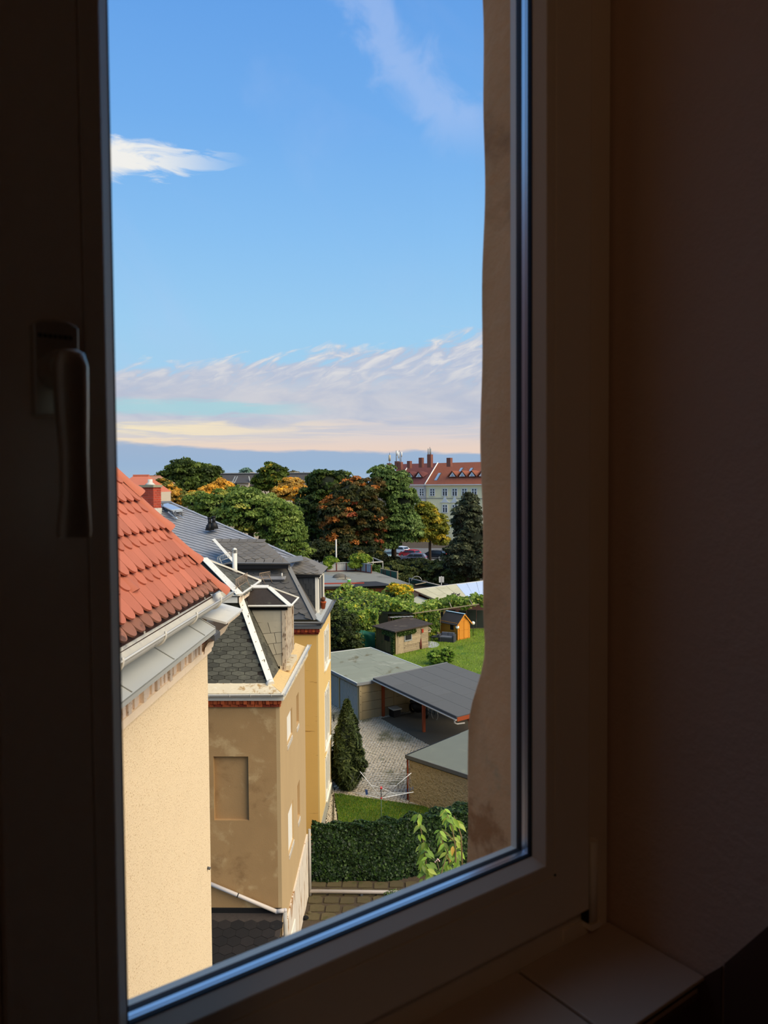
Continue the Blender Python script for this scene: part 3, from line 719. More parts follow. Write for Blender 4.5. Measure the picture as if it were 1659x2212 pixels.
e1, e2 = V((-3.17, 21.42, 10.50)), V((-3.17, 23.0, 10.50)); r1 = V((-3.95, 22.22, 10.95)); r0 = V((-4.62, 22.22, 10.95)); e0 = V((-4.40, 21.42, 10.50)); e3 = V((-4.40, 23.0, 10.50))
b = MB(); plane_slab(b, [e0, e1, r1, r0], 0.04); plane_slab(b, [e1, e2, r1], 0.04); plane_slab(b, [e2, e3, r0, r1], 0.04); b.build('dormer_roof', P['old_slate_dark'], dm)
b = MB(); strip(b, e1, r1, 0.15, (0.5, -0.6, 1), 0.02); b.build('dormer_hip', P['white_trim'], dm)
b = MB(); strip(b, e2, r1, 0.07, (0.3, 0.1, 1), 0.04); b.build('dormer_hip', P['white_trim'], dm)
b = MB(); strip(b, r0, r1, 0.16, (0, -0.4, 1), 0.03); b.build('dormer_ridge', P['white_trim'], dm)
b = MB(); strip(b, e0, e1, 0.05, (0, -0.5, 1), 0.035); strip(b, e1, e2, 0.05, (0.5, 0, 1), 0.035); b.build('dormer_verge', P['white_trim'], dm)
MB().box((-4.35, 21.50, 10.38), (-3.28, 21.54, 10.49)).build('dormer_soffit', P['black_void'], dm)
# lean-to roof against the front
LTZ = 2.50
b = MB(); plane_slab(b, [(-9.5, 18.35, 1.83), (TX+0.02, 18.35, 1.83), (TX+0.02, TY0, LTZ), (-9.5, TY0, LTZ)], 0.08); b.box((-9.5, 18.5, 0), (TX-0.04, TY0, 1.8)); b.build('lean_to', P['old_slate_dark'], th)
mat('wet_slate', (26, 21, 18), 0.8, 0.3, 10.0, rand=0.4, bump=0.002, spots=[((36, 30, 25), 4.0, 0.6, 0.7)])
field(th, hex_mesh('lean_to_slate', 0.34, 0.30, 0.010, P['wet_slate']), 'lean_to_slate', (-5.6, 18.36, 1.835), (1, 0, 0), V((0, TY0-18.35, LTZ-1.83)), [(0, 0.05), (2.25, 0.05), (2.25, 1.4), (0, 1.4)], 0.345, 0.228, 0.04, 0.006, 0.008)
MB().box((-9.5, TY0-0.05, LTZ-0.04), (TX-0.02, TY0, LTZ+0.10)).build('lean_to_flashing', P['black_void'], th)
# fall pipe running across the front and round the corner
pa = at(440, 1903, 19.70); pb = at(597, 1969, 19.68); pc = V((TX+0.10, 19.68, pb.z+0.03)); pd = V((TX+0.10, 19.72, 0.75))
pv = MB().tube([pa, pb], 0.052, 12).build('fall_pipe', P['pipe_pvc'], th)
MB().ball(pb, 0.058, 12, 8).ball(pc, 0.060, 12, 8).tube([pb, pc], 0.056, 12).build('pipe_elbow', P['pipe_pvc'], th)
MB().tube([pc+V((0, 0, 0.02)), pd], 0.055, 12).build('fall_pipe', P['old_pipe'], th)
MB().tube([pd+V((0, 0, 0.05)), V((TX+0.10, 19.72, 0))], 0.066, 12).build('pipe_foot', P['pipe_pvc'], th)
q = pa.lerp(pb, 0.47); d = (pb-pa).normalized(); MB().tube([q-d*0.012, q+d*0.012], 0.060, 12).build('pipe_clip', P['black_void'], th)
MB().tube([V((TX+0.1, 25.06, 2.3)), V((TX+0.1, 25.06, 0.0))], 0.045, 10).build('fall_pipe', P['old_pipe'], th)
pp = at(660, 1957, 24.9); pp.z = 0.16
hp = MB().tube([V((TX+0.1, 25.06, pp.z)), V((3.4, 25.06, pp.z-0.06))], 0.062, 12).build('waste_pipe', P['pipe_pvc'])
tag(hp, 'pale grey plastic pipe running level over the paving stones beside the ivy hedge', 'pipe')
for k in (-1.4, 1.2):
    MB().box((k-0.04, 25.02, 0), (k+0.04, 25.10, pp.z-0.06)).build('pipe_support', P['zinc_dark'], hp)

# ================================================================== YELLOW HOUSE
mat('yellow_render', (232, 194, 122), 0.95, 0.06, 1.2, bump=0.002, bscale=30.0)
mat('yellow_front', (228, 180, 98), 0.95, 0.06, 1.2, bump=0.002, bscale=30.0, spots=[((176, 128, 62), 2.2, 0.665, 0.685, (0.25, 1, 3.2))])
mat('grey_plinth', (168, 164, 146), 0.95, 0.08, 3.0)
mat('grey_slate', (110, 103, 92), 0.6, 0.14, 6.0, rand=0.16, bump=0.002)
mat('dark_slate', (96, 92, 86), 0.6, 0.14, 6.0, rand=0.14, bump=0.002)
mat('blue_slate', (150, 149, 149), 0.42, 0.14, 3.0, bump=0.003, bscale=8.0)
mat('cheek_dark', (60, 62, 62), 0.7, 0.12, 6.0, rand=0.12)
mat('anthracite', (112, 112, 110), 0.6, 0.06, 5.0)
mat('window_white', (240, 232, 212), 0.5, 0.05, 6.0)
mat('dark_pane', (120, 124, 122), 0.15, 0.2, 3.0)
mat('chimney_brick', (170, 66, 44), 0.9, 0.12, 8.0, rand=0.18, bump=0.003)
mat('chimney_joint', (214, 176, 152), 0.95, 0.15, 10.0)
mat('concrete_cap', (150, 144, 118), 0.95, 0.25, 8.0)
mat('matt_black', (20, 18, 17), 0.6, 0.2)
mat('alu_plank', (196, 206, 216), 0.3, 0.05, 5.0, metal=0.6)

YX, YY0, YY1 = -3.23, 28.9, 34.0
yh = thing('yellow_house', 'yellow rendered house with grey slate mansard roof and brick chimney behind the brown house', 'building', (-8, 31.5, 0))
MB().box((-16, YY0, 0), (YX-0.06, YY1, 8.45)).build('wall', P['yellow_front'], yh)
wins = [(31.15, 32.95, 6.30, 7.72), (31.15, 32.95, 2.9, 5.15), (31.15, 32.95, 0.75, 2.36)]
b = MB(); ys = [YY0, 31.15, 32.95, YY1]
b.box((YX-0.06, ys[0], 0), (YX, ys[1], 8.45)); b.box((YX-0.06, ys[2], 0), (YX, ys[3], 8.45))
zz = [0, .75, 2.36, 2.9, 5.15, 6.3, 7.72, 8.45]
for k in range(0, 8, 2): b.box((YX-0.06, ys[1], zz[k]), (YX, ys[2], zz[k+1]))
b.build('yard_wall', P['yellow_render'], yh)
for (a0, a1, z0, z1) in wins:
    o = MB().box((YX-0.06, a0, z0), (YX-0.045, a1, z1)).build('window', P['dark_pane'], yh)
    q = MB()
    for lo, hi in (((a0-.14, z0-.14), (a0+.08, z1+.14)), ((a1-.08, z0-.14), (a1+.14, z1+.14)), ((a0, z1-.08), (a1, z1+.14)), ((a0, z0-.14), (a1, z0+.08)), (((a0+a1)/2-.05, z0), ((a0+a1)/2+.05, z1))):
        q.box((YX-0.05, lo[0], lo[1]), (YX+0.02, hi[0], hi[1]))
    q.build('window_frame', P['window_white'], o)
    MB().box((YX, a0-.1, z0-.1), (YX+0.09, a1+.1, z0-.05)).build('window_ledge', P['window_white'], o)
MB().box((YX-0.02, YY0-0.02, 0), (YX+0.03, YY1+0.02, 0.60)).build('plinth', P['grey_plinth'], yh)
x = -7.5; k = 0
while x < YX+0.02:
    MB().box((x, YY0-(0.13 if k % 2 else 0.09), 8.28), (x+0.13, YY0+0.02, 8.42)).build('cornice_brick', P['red_brick_dark' if k % 2 else 'red_brick'], yh); x += 0.145; k += 1
MB().box((-7.5, YY0-0.06, 8.20), (YX+0.03, YY0+0.02, 8.27)).build('cornice_course', P['red_brick_dark'], yh)
MB().box((-7.5, YY0-0.16, 8.43), (YX+0.14, YY0+0.1, 8.56)).build('eave_board', P['anthracite'], yh)
MB().box((YX-0.05, YY0-0.1, 8.43), (YX+0.14, YY1, 8.58)).build('eave_board', P['anthracite'], yh)
gutter((-7.5, 28.68, 8.70), (-3.02, 28.68, 8.70), 0.08, 'anthracite', yh)
gutter((-3.02, 28.66, 8.70), (-3.02, 33.9, 8.76), 0.08, 'anthracite', yh)
plane_slab(MB(), [(-3.10, 28.75, 8.70), (-3.10, 33.9, 8.74), (-3.42, 33.9, 8.86), (-3.42, 29.05, 8.86)], 0.03).build('eave_sheet', P['zinc'], yh)
YB, YT = 8.76, 10.70
def yf(X, f): return V((X, 28.95+0.95*f, YB+(YT-YB)*f))
def yr(Y, f): return V((-3.35-1.12*f, Y, YB+(YT-YB)*f))
b = MB(); plane_slab(b, [yf(-16, 0), yf(-3.35, 0), yf(-4.47, 1), yf(-16, 1)], 0.05); b.build('front_slope', P['zinc_dark'], yh)
b = MB(); plane_slab(b, [yr(28.95, 0), yr(34, 0), yr(33.2, 1), yr(29.9, 1)], 0.05); b.build('yard_slope', P['dark_slate'], yh)
sm = scale_mesh('slate', 0.385, 0.34, 0.016, P['dark_slate'], 0.42, 6)
ysl = math.hypot(0.95, YT-YB)
field(yh, sm, 'slate', yf(-7.4, 0), (1, 0, 0), V((0, 0.95, YT-YB)), [(0, 0.16), (3.74, 0.16), (2.78, ysl-0.05), (0, ysl-0.05)], 0.36, 0.215, 0.10, 0.020, 0.010, skew=0.06)
hs2 = MB().slab([(-0.17, -0.05, 0), (0.17, -0.05, 0), (0.17, 0.05, 0), (-0.17, 0.05, 0)], (0, 0, 0.014)).mesh('hip_slate', P['dark_slate'], (0, 0, 0))[0]
exv = V((1, 0, 0)); eyv = V((0, 0.95, YT-YB)).normalized(); nv = exv.cross(eyv)
for k in range(17):
    f = 0.03+k*0.057; c = yf(-3.35-1.12*f-0.20, f)+nv*0.024
    e1_ = (exv*0.94 - eyv*0.30).normalized(); clone(hs2, 'hip_slate', frame(c, e1_, nv.cross(e1_), nv), yh)
b = MB(); strip(b, yf(-3.33, -0.01), yf(-4.49, 1.0), 0.22, (0.8, -0.6, 0.8), 0.02); b.build('hip_sheet', P['anthracite'], yh)
b = MB()
for k in range(5): strip(b, V((-3.50-0.05*k, 29.06+0.07*k, 8.90+0.0*k))+V((0, 0, 0.02)), V((-3.80-0.05*k, 29.45+0.07*k, 9.42)), 0.03, (0.8, -0.6, 0.8), 0.02)
b.build('valley_rib', P['grey_slate'], yh)
MB().tube([at(609, 1238, 29.55), at(609, 1246, 29.5)], 0.03, 6).build('roof_hook', P['white_trim'], yh)
# upper roof, front hip facet
c0 = V((-7.6, 29.45, 10.88)); A1 = V((-4.36, 29.45, 10.88)); B1 = at(568, 1166, 31.2); B2 = at(461, 1166, 31.2); C0 = at(507, 1217, 29.45)
b = MB(); plane_slab(b, [C0, A1, B1, B2], 0.06); b.build('hip_facet', P['grey_slate'], yh)
fx = (A1-C0).normalized(); fy = (B2-C0); fy = (fy-fx*fy.dot(fx)).normalized(); fnn = fx.cross(fy)
def loc2(p): d = p-C0; return (d.dot(fx), d.dot(fy))
po = [loc2(C0), loc2(A1), loc2(B1), loc2(B2)]
dmx = MB().slab([(-0.20, -0.02, 0), (-0.03, -0.17, 0), (0.12, -0.15, 0), (0.20, 0.02, 0), (0.05, 0.16, 0), (-0.12, 0.15, 0)], (0, 0, 0.012)).mesh('slate', P['grey_slate'], (0, 0, 0))[0]
pin = [(po[0][0]+.15, .30), (po[1][0]-.35, .30), (po[2][0]-.06, po[2][1]-.2), (po[3][0]+.25, po[3][1]-.2)]
field(yh, dmx, 'slate', C0, fx, fy, pin, 0.36, 0.21, 0.045, 0.006, 0.006, skew=0.10)
sqm = MB().slab([(-0.2, -0.13, 0), (0.12, -0.13, 0), (0.19, -0.06, 0), (0.19, 0.13, 0), (-0.2, 0.13, 0)], (0, 0, 0.014)).mesh('edge_slate', P['grey_slate'], (0, 0, 0))[0]
for k in range(9):
    p = C0 + fx*(0.25+0.36*k) + fy*0.12 + fnn*0.014
    if 0.25+0.36*k < po[1][0]-0.15: clone(sqm, 'edge_slate', frame(p, fx, fy, fnn), yh)
for k in range(6):
    p = B2 + fx*(0.2+0.36*k) - fy*0.10 + fnn*0.016; clone(sqm, 'edge_slate', frame(p, fx, fy, fnn), yh)
MB().box((-7.0, 29.5, 10.68), (-4.45, 29.56, 10.86)).build('fascia', P['matt_black'], yh)
b = MB(); strip(b, C0, A1, 0.05, (0, -0.5, 1), 0.03); b.build('drip_edge', P['anthracite'], yh)
b = MB(); strip(b, C0+V((0, 0, .02)), B2+V((0, 0, .02)), 0.13, fnn, 0.02); b.build('valley_strip', P['white_trim'], yh)
# blue slate main slope
BS = 0.45
def bp_(X, Y, h=0): return V((X, Y-h*0.41, 10.95+BS*(Y-31.0)+h*0.91))
hipA, hipB = bp_(-4.28, 31.0), bp_(-11.0, 35.9)
b = MB(); plane_slab(b, [bp_(-20, 29.5), bp_(-4.6, 29.5), bp_(-4.28, 31.0), bp_(-11.0, 35.9), bp_(-20, 35.9)], 0.06); b.slab([hipA, hipA+V((0.5, 0.6, -1.4)), hipB+V((0.5, 0.6, -1.4)), hipB], (0, 0, -0.06)); b.slab([hipB, bp_(-20, 35.9), bp_(-20, 35.9)+V((0, 2.5, -2.2)), hipB+V((0, 2.5, -2.2))], (0, 0, -0.06))
b.build('main_slope', P['blue_slate'], yh)
# rising slate courses: far too fine to part, one mesh
exb = V((1, 0, 0)); eyb = V((0, 1, BS)).normalized(); nb = exb.cross(eyb)
poly = [(-13.0, 30.0), (-4.9, 30.0), (-4.28, 31.0), (-11.0, 35.9), (-13.5, 35.9)]
ol = bp_(0, 31); polyb = [((bp_(*p)-ol).dot(exb), (bp_(*p)-ol).dot(eyb)) for p in poly]
ang = math.radians(-27); dv = (math.cos(ang), math.sin(ang)); pv2 = (-dv[1], dv[0])
b = MB()
for i in range(-60, 120):
    s_ = i*0.175
    x = -14.0
    seg = []
    for j in range(0, 60):
        t0 = -16.0 + j*0.36 + (0.18 if i % 2 else 0)
        c = (t0*dv[0]+s_*pv2[0], t0*dv[1]+s_*pv2[1])
        if not inside(c, polyb): continue
        p0 = ol + exb*c[0] + eyb*c[1]; e1_ = exb*dv[0]+eyb*dv[1]; e2_ = exb*pv2[0]+eyb*pv2[1]
        b.add([p0-e1_*.178-e2_*.1+nb*.034, p0+e1_*.178-e2_*.1+nb*.034, p0+e1_*.178+e2_*.1+nb*.006, p0-e1_*.178+e2_*.1+nb*.006, p0-e1_*.178-e2_*.1+nb*.0, p0+e1_*.178-e2_*.1+nb*.0], [(0, 1, 2, 3), (4, 5, 1, 0)])
tag(b.build('slate_course', P['blue_slate'], yh), kind='stuff')
b = MB(); strip(b, hipA, hipB, 0.16, (0.3, -0.2, 1), 0.03); b.build('hip_ridge', P['blue_slate'], yh)
b = MB(); strip(b, hipB, bp_(-20, 35.9), 0.3, (0, -0.3, 1), 0.04); b.build('ridge_sheet', P['anthracite'], yh)
b = MB(); plane_slab(b, [V((-4.62, 29.47, 10.89)), V((-3.98, 30.55, 10.90)), V((-4.12, 31.1, 11.05)), V((-4.80, 29.75, 11.06))], 0.03); b.build('corner_sheet', P['anthracite'], yh)
# chimney sweep platform
q0 = at(352, 1093, 35.4); q1 = at(380, 1101, 34.9)
pf = empty('roof_platform', q1); pf.parent = yh; pf.matrix_basis = WM[yh].inverted() @ WM[pf]
pl_ = [at(345, 1092, 35.3), at(363, 1089, 35.6), at(392, 1101, 34.6), at(371, 1103.5, 34.3)]
MB().slab(pl_, (0, 0, 0.05)).build('platform_plank', P['alu_plank'], pf)
MB().slab([at(372, 1093, 35.6), at(383, 1091.5, 35.8), at(395, 1100.5, 34.8), at(378, 1103, 34.5)], (0, 0, -0.03)).build('platform_plank', P['zinc_dark'], pf)
for (a_, c_) in (((371, 1103.5, 34.3), (382, 1121, 34.1)), ((379, 1104, 34.4), (379, 1118, 34.15)), ((391, 1102, 34.6), (395, 1119, 34.5)), ((351, 1089, 35.2), (354, 1103, 35.0))):
    MB().bar(at(*a_), at(*c_), 0.06, 0.05).build('platform_leg', P['zinc_dark'], pf)
for (a_, c_) in (((364, 1106, 34.4), (383, 1121, 34.05)), ((380, 1109, 34.7), (396, 1119, 34.4)), ((343, 1100, 35.0), (355, 1104, 34.95))):
    MB().bar(at(*a_), at(*c_), 0.06, 0.05).build('platform_foot', P['alu_plank'], pf)
MB().bar(at(370, 1104.5, 34.3), at(394, 1102, 34.6), 0.06, 0.12).build('platform_rail', P['alu_plank'], pf)
# black ventilation stacks
for (px, py) in ((453, 1138), (462, 1135)):
    p = at(px, py, 33.0); o = MB().tube([p-V((0, 0, .15)), p+V((0, 0, .06)), p+V((0, 0, .16))], [0.20, 0.15, 0.07], 10).build('vent_stack', P['matt_black'], yh)
    MB().tube([p+V((0, 0, .1)), p+V((0, 0, .36))], 0.075, 10).build('stack_tube', P['matt_black'], o); MB().tube([p+V((0, 0, .36)), p+V((0, 0, .41))], 0.095, 10).build('stack_cap', P['matt_black'], o)
snow_guard(at(470, 1214, 29.75), at(497, 1204, 29.75), 0.20, yh, 'white_trim', 8)
b = MB(); b.bar(at(470, 1222, 29.6), at(506, 1213, 29.6), 0.3, 0.05); b.build('snow_board', P['anthracite'], yh)
# brick chimney
cb = at(345, 1110, 34.9)
cm_ = empty('chimney', (cb.x-0.4, cb.y, cb.z-0.3)); cm_.parent = yh; cm_.matrix_basis = WM[yh].inverted() @ WM[cm_]
ca = math.radians(-20); cx_ = V((math.cos(ca), math.sin(ca), 0)); cy_ = V((-math.sin(ca), math.cos(ca), 0)); cw, cd = 0.86, 0.56
c00 = at(332, 1110, 34.3); c00.z = 12.25; ctop = at(332, 1052, 34.3).z
b = MB(); b.obox(c00 - cx_*(cw/2) + cy_*(cd/2) + V((0, 0, (ctop-12.25)/2)), cx_, cy_, Z3, (cw/2-0.012, cd/2-0.012, (ctop-12.25)/2)); b.build('chimney_core', P['chimney_joint'], cm_)
nc = int((ctop-12.35)/0.105)
for i in range(nc):
    z = ctop-0.06-0.105*i
    if z < 12.5: break
    for (o_, ax_, ay_, L) in ((c00-cx_*cw, cx_, cy_, cw), (c00, cy_, cx_*-1, cd)):
        xs = [0.0]; st_ = 0.27 if i % 2 else 0.135; p = st_
        while p < L-0.05: xs.append(p); p += 0.27
        xs.append(L)
        for k in range(len(xs)-1):
            l_ = xs[k+1]-xs[k]-0.014
            MB().obox(o_+ax_*((xs[k]+xs[k+1])/2)+ay_*0.05+V((0, 0, z-12.25)), ax_, ay_, Z3, (l_/2, 0.052, 0.0455)).build('brick', P['chimney_brick'], cm_)
b = MB(); b.obox(c00-cx_*(cw/2)+cy_*(cd/2)+V((0, 0, ctop-12.25+0.04)), cx_, cy_, Z3, (cw/2+0.05, cd/2+0.05, 0.055)); b.build('chimney_cap', P['concrete_cap'], cm_)
tp_ = c00-cx_*(cw*0.45)+cy_*(cd/2); tp_.z = ctop+0.09
MB().tube([tp_, tp_+V((0, 0, .1)), tp_+V((0, 0, .12)), tp_+V((0, 0, .27))], [0.26, 0.14, 0.11, 0.11], 12).build('chimney_pot', P['zinc_light'], cm_)
b = MB(); fl = c00.copy(); fl.z = cb.z; b.obox(fl-cx_*(cw/2)+cy_*(cd/2)+V((0, 0, .14)), cx_, cy_, Z3, (cw/2+0.02, cd/2+0.02, 0.14)); b.obox(fl-cx_*(cw/2-0.05)-V((0, 0, .05)), cx_, (cy_+V((0, 0, .4))).normalized(), Z3, (cw/2+0.15, 0.28, 0.012)); b.build('chimney_flashing', P['zinc_light'], cm_)
# yard-side dormer with tall white window
yd = empty('dormer', (-3.9, 31, 8.8)); yd.parent = yh; yd.matrix_basis = WM[yh].inverted() @ WM[yd]
def ysx(z): return -3.35-1.12*(z-YB)/(YT-YB)
FX, F0, F1, FT = -3.36, 30.1, 32.4, 10.36
MB().slab([(FX, F0, 8.80), (FX, F0, FT), (ysx(FT)-0.1, F0, FT), (ysx(8.8), F0, 8.80)], (0, F1-F0, 0)).build('dormer_body', P['cheek_dark'], yd)
ck = MB().slab([(-0.10, -0.12, 0), (0.10, -0.12, 0), (0.10, 0.12, 0), (-0.10, 0.12, 0)], (0, 0, 0.01)).mesh('cheek_slate', P['cheek_dark'], (0, 0, 0))[0]
for i in range(6):
    z = 8.95+0.235*i
    for j in range(6):
        x = FX-0.16-0.21*j-(0.1 if i % 2 else 0)
        if x > ysx(z-0.1)+0.1: clone(ck, 'cheek_slate', frame((x, F0-0.004, z), V((1, 0, 0.02)).normalized(), V((-0.02, -0.05, 1)).normalized(), (0, -1, 0)), yd)
MB().box((FX-0.1, F0-0.03, 8.78), (FX+0.03, F0+0.32, FT)).build('window_jamb', P['window_white'], yd)
MB().box((FX-0.1, F1-0.3, 8.78), (FX+0.03, F1+0.02, FT)).build('window_jamb', P['window_white'], yd)
MB().box((FX-0.1, F0, FT-0.2), (FX+0.03, F1, FT)).build('window_head', P['window_white'], yd)
MB().box((FX-0.1, F0+0.3, 8.85), (FX-0.03, F1-0.28, FT-0.2)).build('window_pane', P['dark_pane'], yd)
MB().box((FX-0.08, (F0+F1)/2-.06, 8.85), (FX+0.01, (F0+F1)/2+.06, FT-0.2)).build('window_mullion', P['window_white'], yd)
MB().box((FX-0.15, F0-0.1, 8.72), (FX+0.14, F1+0.1, 8.80)).build('window_ledge', P['zinc'], yd)
g1, g2, g0_, g3 = V((-3.17, 29.92, 10.40)), V((-3.17, 32.6, 10.40)), V((-4.75, 29.92, 10.46)), V((-4.75, 32.6, 10.46)); k1, k0 = V((-4.0, 31.25, 10.98)), V((-4.75, 31.25, 11.0))
b = MB(); plane_slab(b, [g0_, g1, k1, k0], 0.05); plane_slab(b, [g1, g2, k1], 0.05); plane_slab(b, [g2, g3, k0, k1], 0.05); b.build('dormer_roof', P['grey_slate'], yd)
dx_ = (g1-g0_).normalized(); dy_ = (k0-g0_); dy_ = (dy_-dx_*dy_.dot(dx_)).normalized()
dml = MB().slab([(-0.16, 0, 0), (0, -0.11, 0), (0.16, 0, 0), (0, 0.11, 0)], (0, 0, 0.012)).mesh('dormer_slate', P['grey_slate'], (0, 0, 0))[0]
field(yd, dml, 'dormer_slate', g0_, dx_, dy_, [(0.0, 0.1), (1.42, 0.1), (0.78, 1.3), (0.0, 1.3)], 0.32, 0.112, 0.05, 0.008, 0.006)
MB().box((-4.6, 29.98, 10.28), (-3.25, 30.03, 10.41)).build('dormer_soffit', P['matt_black'], yd)
# flower pot on the dormer ledge
fp = at(694, 1322, 31.2); fp = V((-3.26, 31.2, 8.80))
pot = thing('flower_pot', 'terracotta flower pot on the ledge of the tall white dormer window', 'flower pot', fp)
MB().tube([fp, fp+V((0, 0, .24)), fp+V((0, 0, .25)), fp+V((0, 0, .31))], [0.075, 0.115, 0.135, 0.135], 14).build('pot', P['red_brick'], pot)
MB().ball(fp+V((0, 0, .40)), 0.10, 8, 6).build('plant', mat('pot_plant', (96, 60, 40), 0.9, 0.4, 30.0), pot)

# ================================================================== PLANTS: helpers
leafmat('leaf', 0.28, 0.6); leafmat('ivy_leaf', 0.12, 0.45); leafmat('grass_blade', 0.3, 0.7)
LEAF_GAIN = 1.6
def unit(a): return a/np.maximum(np.linalg.norm(a, axis=1, keepdims=True), 1e-9)
def quads_mesh(name, vv, cols, m, origin):
    n = len(vv)//4; me = bpy.data.meshes.new(name)
    me.vertices.add(4*n); me.vertices.foreach_set('co', (vv-np.array(tuple(origin))).astype(np.float32).ravel())
    me.loops.add(4*n); me.loops.foreach_set('vertex_index', np.arange(4*n, dtype=np.int32))
    me.polygons.add(n); me.polygons.foreach_set('loop_start', np.arange(0, 4*n, 4, dtype=np.int32)); me.polygons.foreach_set('loop_total', np.full(n, 4, dtype=np.int32))
    me.update(calc_edges=True)
    a = me.attributes.new('tint', 'FLOAT_COLOR', 'POINT'); a.data.foreach_set('color', np.repeat(cols, 4, axis=0).astype(np.float32).ravel())
    me.materials.append(m); return me
def pal(palette, n, idx=None, spread=0.25):
    cs_ = np.array([lin(c) for c, _ in palette])*LEAF_GAIN; ws = np.array([q for _, q in palette], float); ws /= ws.sum()
    if idx is None: idx = rng.choice(len(cs_), n, p=ws)
    c = cs_[idx]*rng.uniform(1-spread, 1+spread, (n, 1)); return np.concatenate([c, np.ones((n, 1))], 1)
def foliage(name, Pp, Nn, size, cols, m, parent=None, wild=0.6, aspect=0.55, label=None, stuff=True):
    n = len(Pp); nn = unit(Nn + rng.normal(0, wild, (n, 3))); t = unit(np.cross(nn, rng.normal(0, 1, (n, 3)))); s = np.cross(nn, t)
    sz = size*rng.uniform(0.65, 1.3, (n, 1)); h = sz*0.5
    vv = np.stack([Pp-t*h, Pp+s*h*aspect+nn*h*0.12, Pp+t*h, Pp-s*h*aspect+nn*h*0.12], 1).reshape(-1, 3)
    o = (float(Pp[:, 0].mean()), float(Pp[:, 1].mean()), float(Pp[:, 2].min()))
    me = quads_mesh(name, vv, cols, MATS[m], o); ob = place(bpy.data.objects.new(name, me), M.Translation(V(o)), parent)
    if stuff: ob['kind'] = 'stuff'
    return ob
def clumps(blobs, ncl, npl, rc, palette, cspread=0.12):
    """leaf clusters spread over ellipsoids; returns points, normals, colours"""
    tot = sum(b_[3]*b_[4]+b_[4]*b_[5]+b_[3]*b_[5] for b_ in blobs); PP, NN, CC = [], [], []
    for (cx_, cy_, cz_, rx, ry, rz) in blobs:
        k = max(4, int(ncl*(rx*ry+ry*rz+rx*rz)/tot)); d = unit(rng.normal(0, 1, (k, 3))); rad = rng.uniform(0.3, 1.0, (k, 1))**0.35
        cen = np.array([cx_, cy_, cz_]) + d*rad*np.array([rx, ry, rz])*0.88
        ci = pal(palette, k, None, cspread)
        r_ = rc*rng.uniform(0.7, 1.35, (k, 1))
        for i in range(k):
            q = unit(rng.normal(0, 1, (npl, 3))); q[:, 2] = np.abs(q[:, 2])*0.9-0.25
            PP.append(cen[i] + q*r_[i]*rng.uniform(0.6, 1.1, (npl, 1))*np.array([1, 1, 0.75])); NN.append(q*0.7+d[i]*0.3+np.array([0, 0, 0.25]))
            CC.append(ci[i]*np.concatenate([np.repeat(rng.uniform(0.78, 1.22, (npl, 1)), 3, 1), np.ones((npl, 1))], 1))
    return np.concatenate(PP), np.concatenate(NN), np.concatenate(CC)
mat('bark', (74, 58, 44), 0.95, 0.3, 8.0, bump=0.01)
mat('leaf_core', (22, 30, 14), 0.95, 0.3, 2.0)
def tree(name, label, base, blobs, ncl, npl, rc, size, palette, cat='tree', group=None, core=0.6, trunk=0.25, cspread=0.14):
    base = V(base); t = thing(name, label, cat, base, group)
    core = min(core, 0.62); Pp, Nn, CC = clumps(blobs, int(ncl*1.7), int(npl*1.25), rc, palette, cspread); foliage('crown', Pp, Nn, size, CC, 'leaf', t)
    b = MB(); zc = max(b_[2] for b_ in blobs); c0_ = blobs[0]
    b.tube([base, base+V((0, 0, (c0_[2]-base.z)*0.5)), V((c0_[0], c0_[1], c0_[2]))], [trunk, trunk*0.75, trunk*0.4], 8)
    for b_ in blobs:
        for k in range(2):
            e = V((b_[0]+random.uniform(-.6, .6)*b_[3], b_[1]+random.uniform(-.6, .6)*b_[4], b_[2]+random.uniform(-.2, .6)*b_[5]))
            b.tube([base+V((0, 0, (c0_[2]-base.z)*0.55)), e], [trunk*0.5, trunk*0.12], 6)
    b.build('trunk', P['bark'], t)
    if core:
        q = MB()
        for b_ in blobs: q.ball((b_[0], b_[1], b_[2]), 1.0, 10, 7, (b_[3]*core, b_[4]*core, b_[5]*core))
        q.build('dark_core', P['leaf_core'], t)  # dark balls stand in for the shade deep inside the crown
    return t
def blob(px, py, rx, ry, Y, dep=None):
    c = at(px, py, Y); k = Y/FPX; return (c.x, c.y, c.z, rx*k, (dep or (rx+ry)/2)*k, ry*k)

# ================================================================== GROUND
mat('soil', (74, 62, 46), 0.95, 0.25, 1.2, bump=0.02, bscale=12.0)
mat('lawn_ground', (74, 96, 28), 0.95, 0.25, 1.6, spots=[((112, 116, 40), 0.7, 0.55, 0.7), ((48, 76, 18), 1.1, 0.58, 0.72)])
mat('yard_ground', (60, 54, 42), 0.95, 0.2, 2.0, spots=[((76, 78, 44), 0.35, 0.52, 0.66)])
mat('cobble', (184, 172, 150), 0.85, 0.22, 9.0, rand=0.0, bump=0.004, spots=[((120, 116, 90), 0.30, 0.52, 0.62), ((214, 208, 196), 3.3, 0.55, 0.75)])
mat('asphalt', (110, 108, 104), 0.95, 0.1, 0.5)
mat('gravel_stone', (196, 182, 156), 0.9, 0.3, 20.0)
mat('path_stone', (84, 74, 48), 0.9, 0.2, 5.0, rand=0.22, bump=0.008, bscale=20.0, spots=[((70, 70, 34), 3.0, 0.56, 0.7)])
b = MB().add([(-420, -60, 0), (420, -60, 0), (420, 800, 0), (-420, 800, 0)], [(0, 1, 2, 3)]); tag(b.build('ground', P['soil']), 'brown earth of the yards and gardens', None, None, 'structure')
A1d = V((math.sin(math.radians(-30.8)), math.cos(math.radians(-30.8)), 0)); B1d = V((math.cos(math.radians(-30.8)), -math.sin(math.radians(-30.8)), 0))
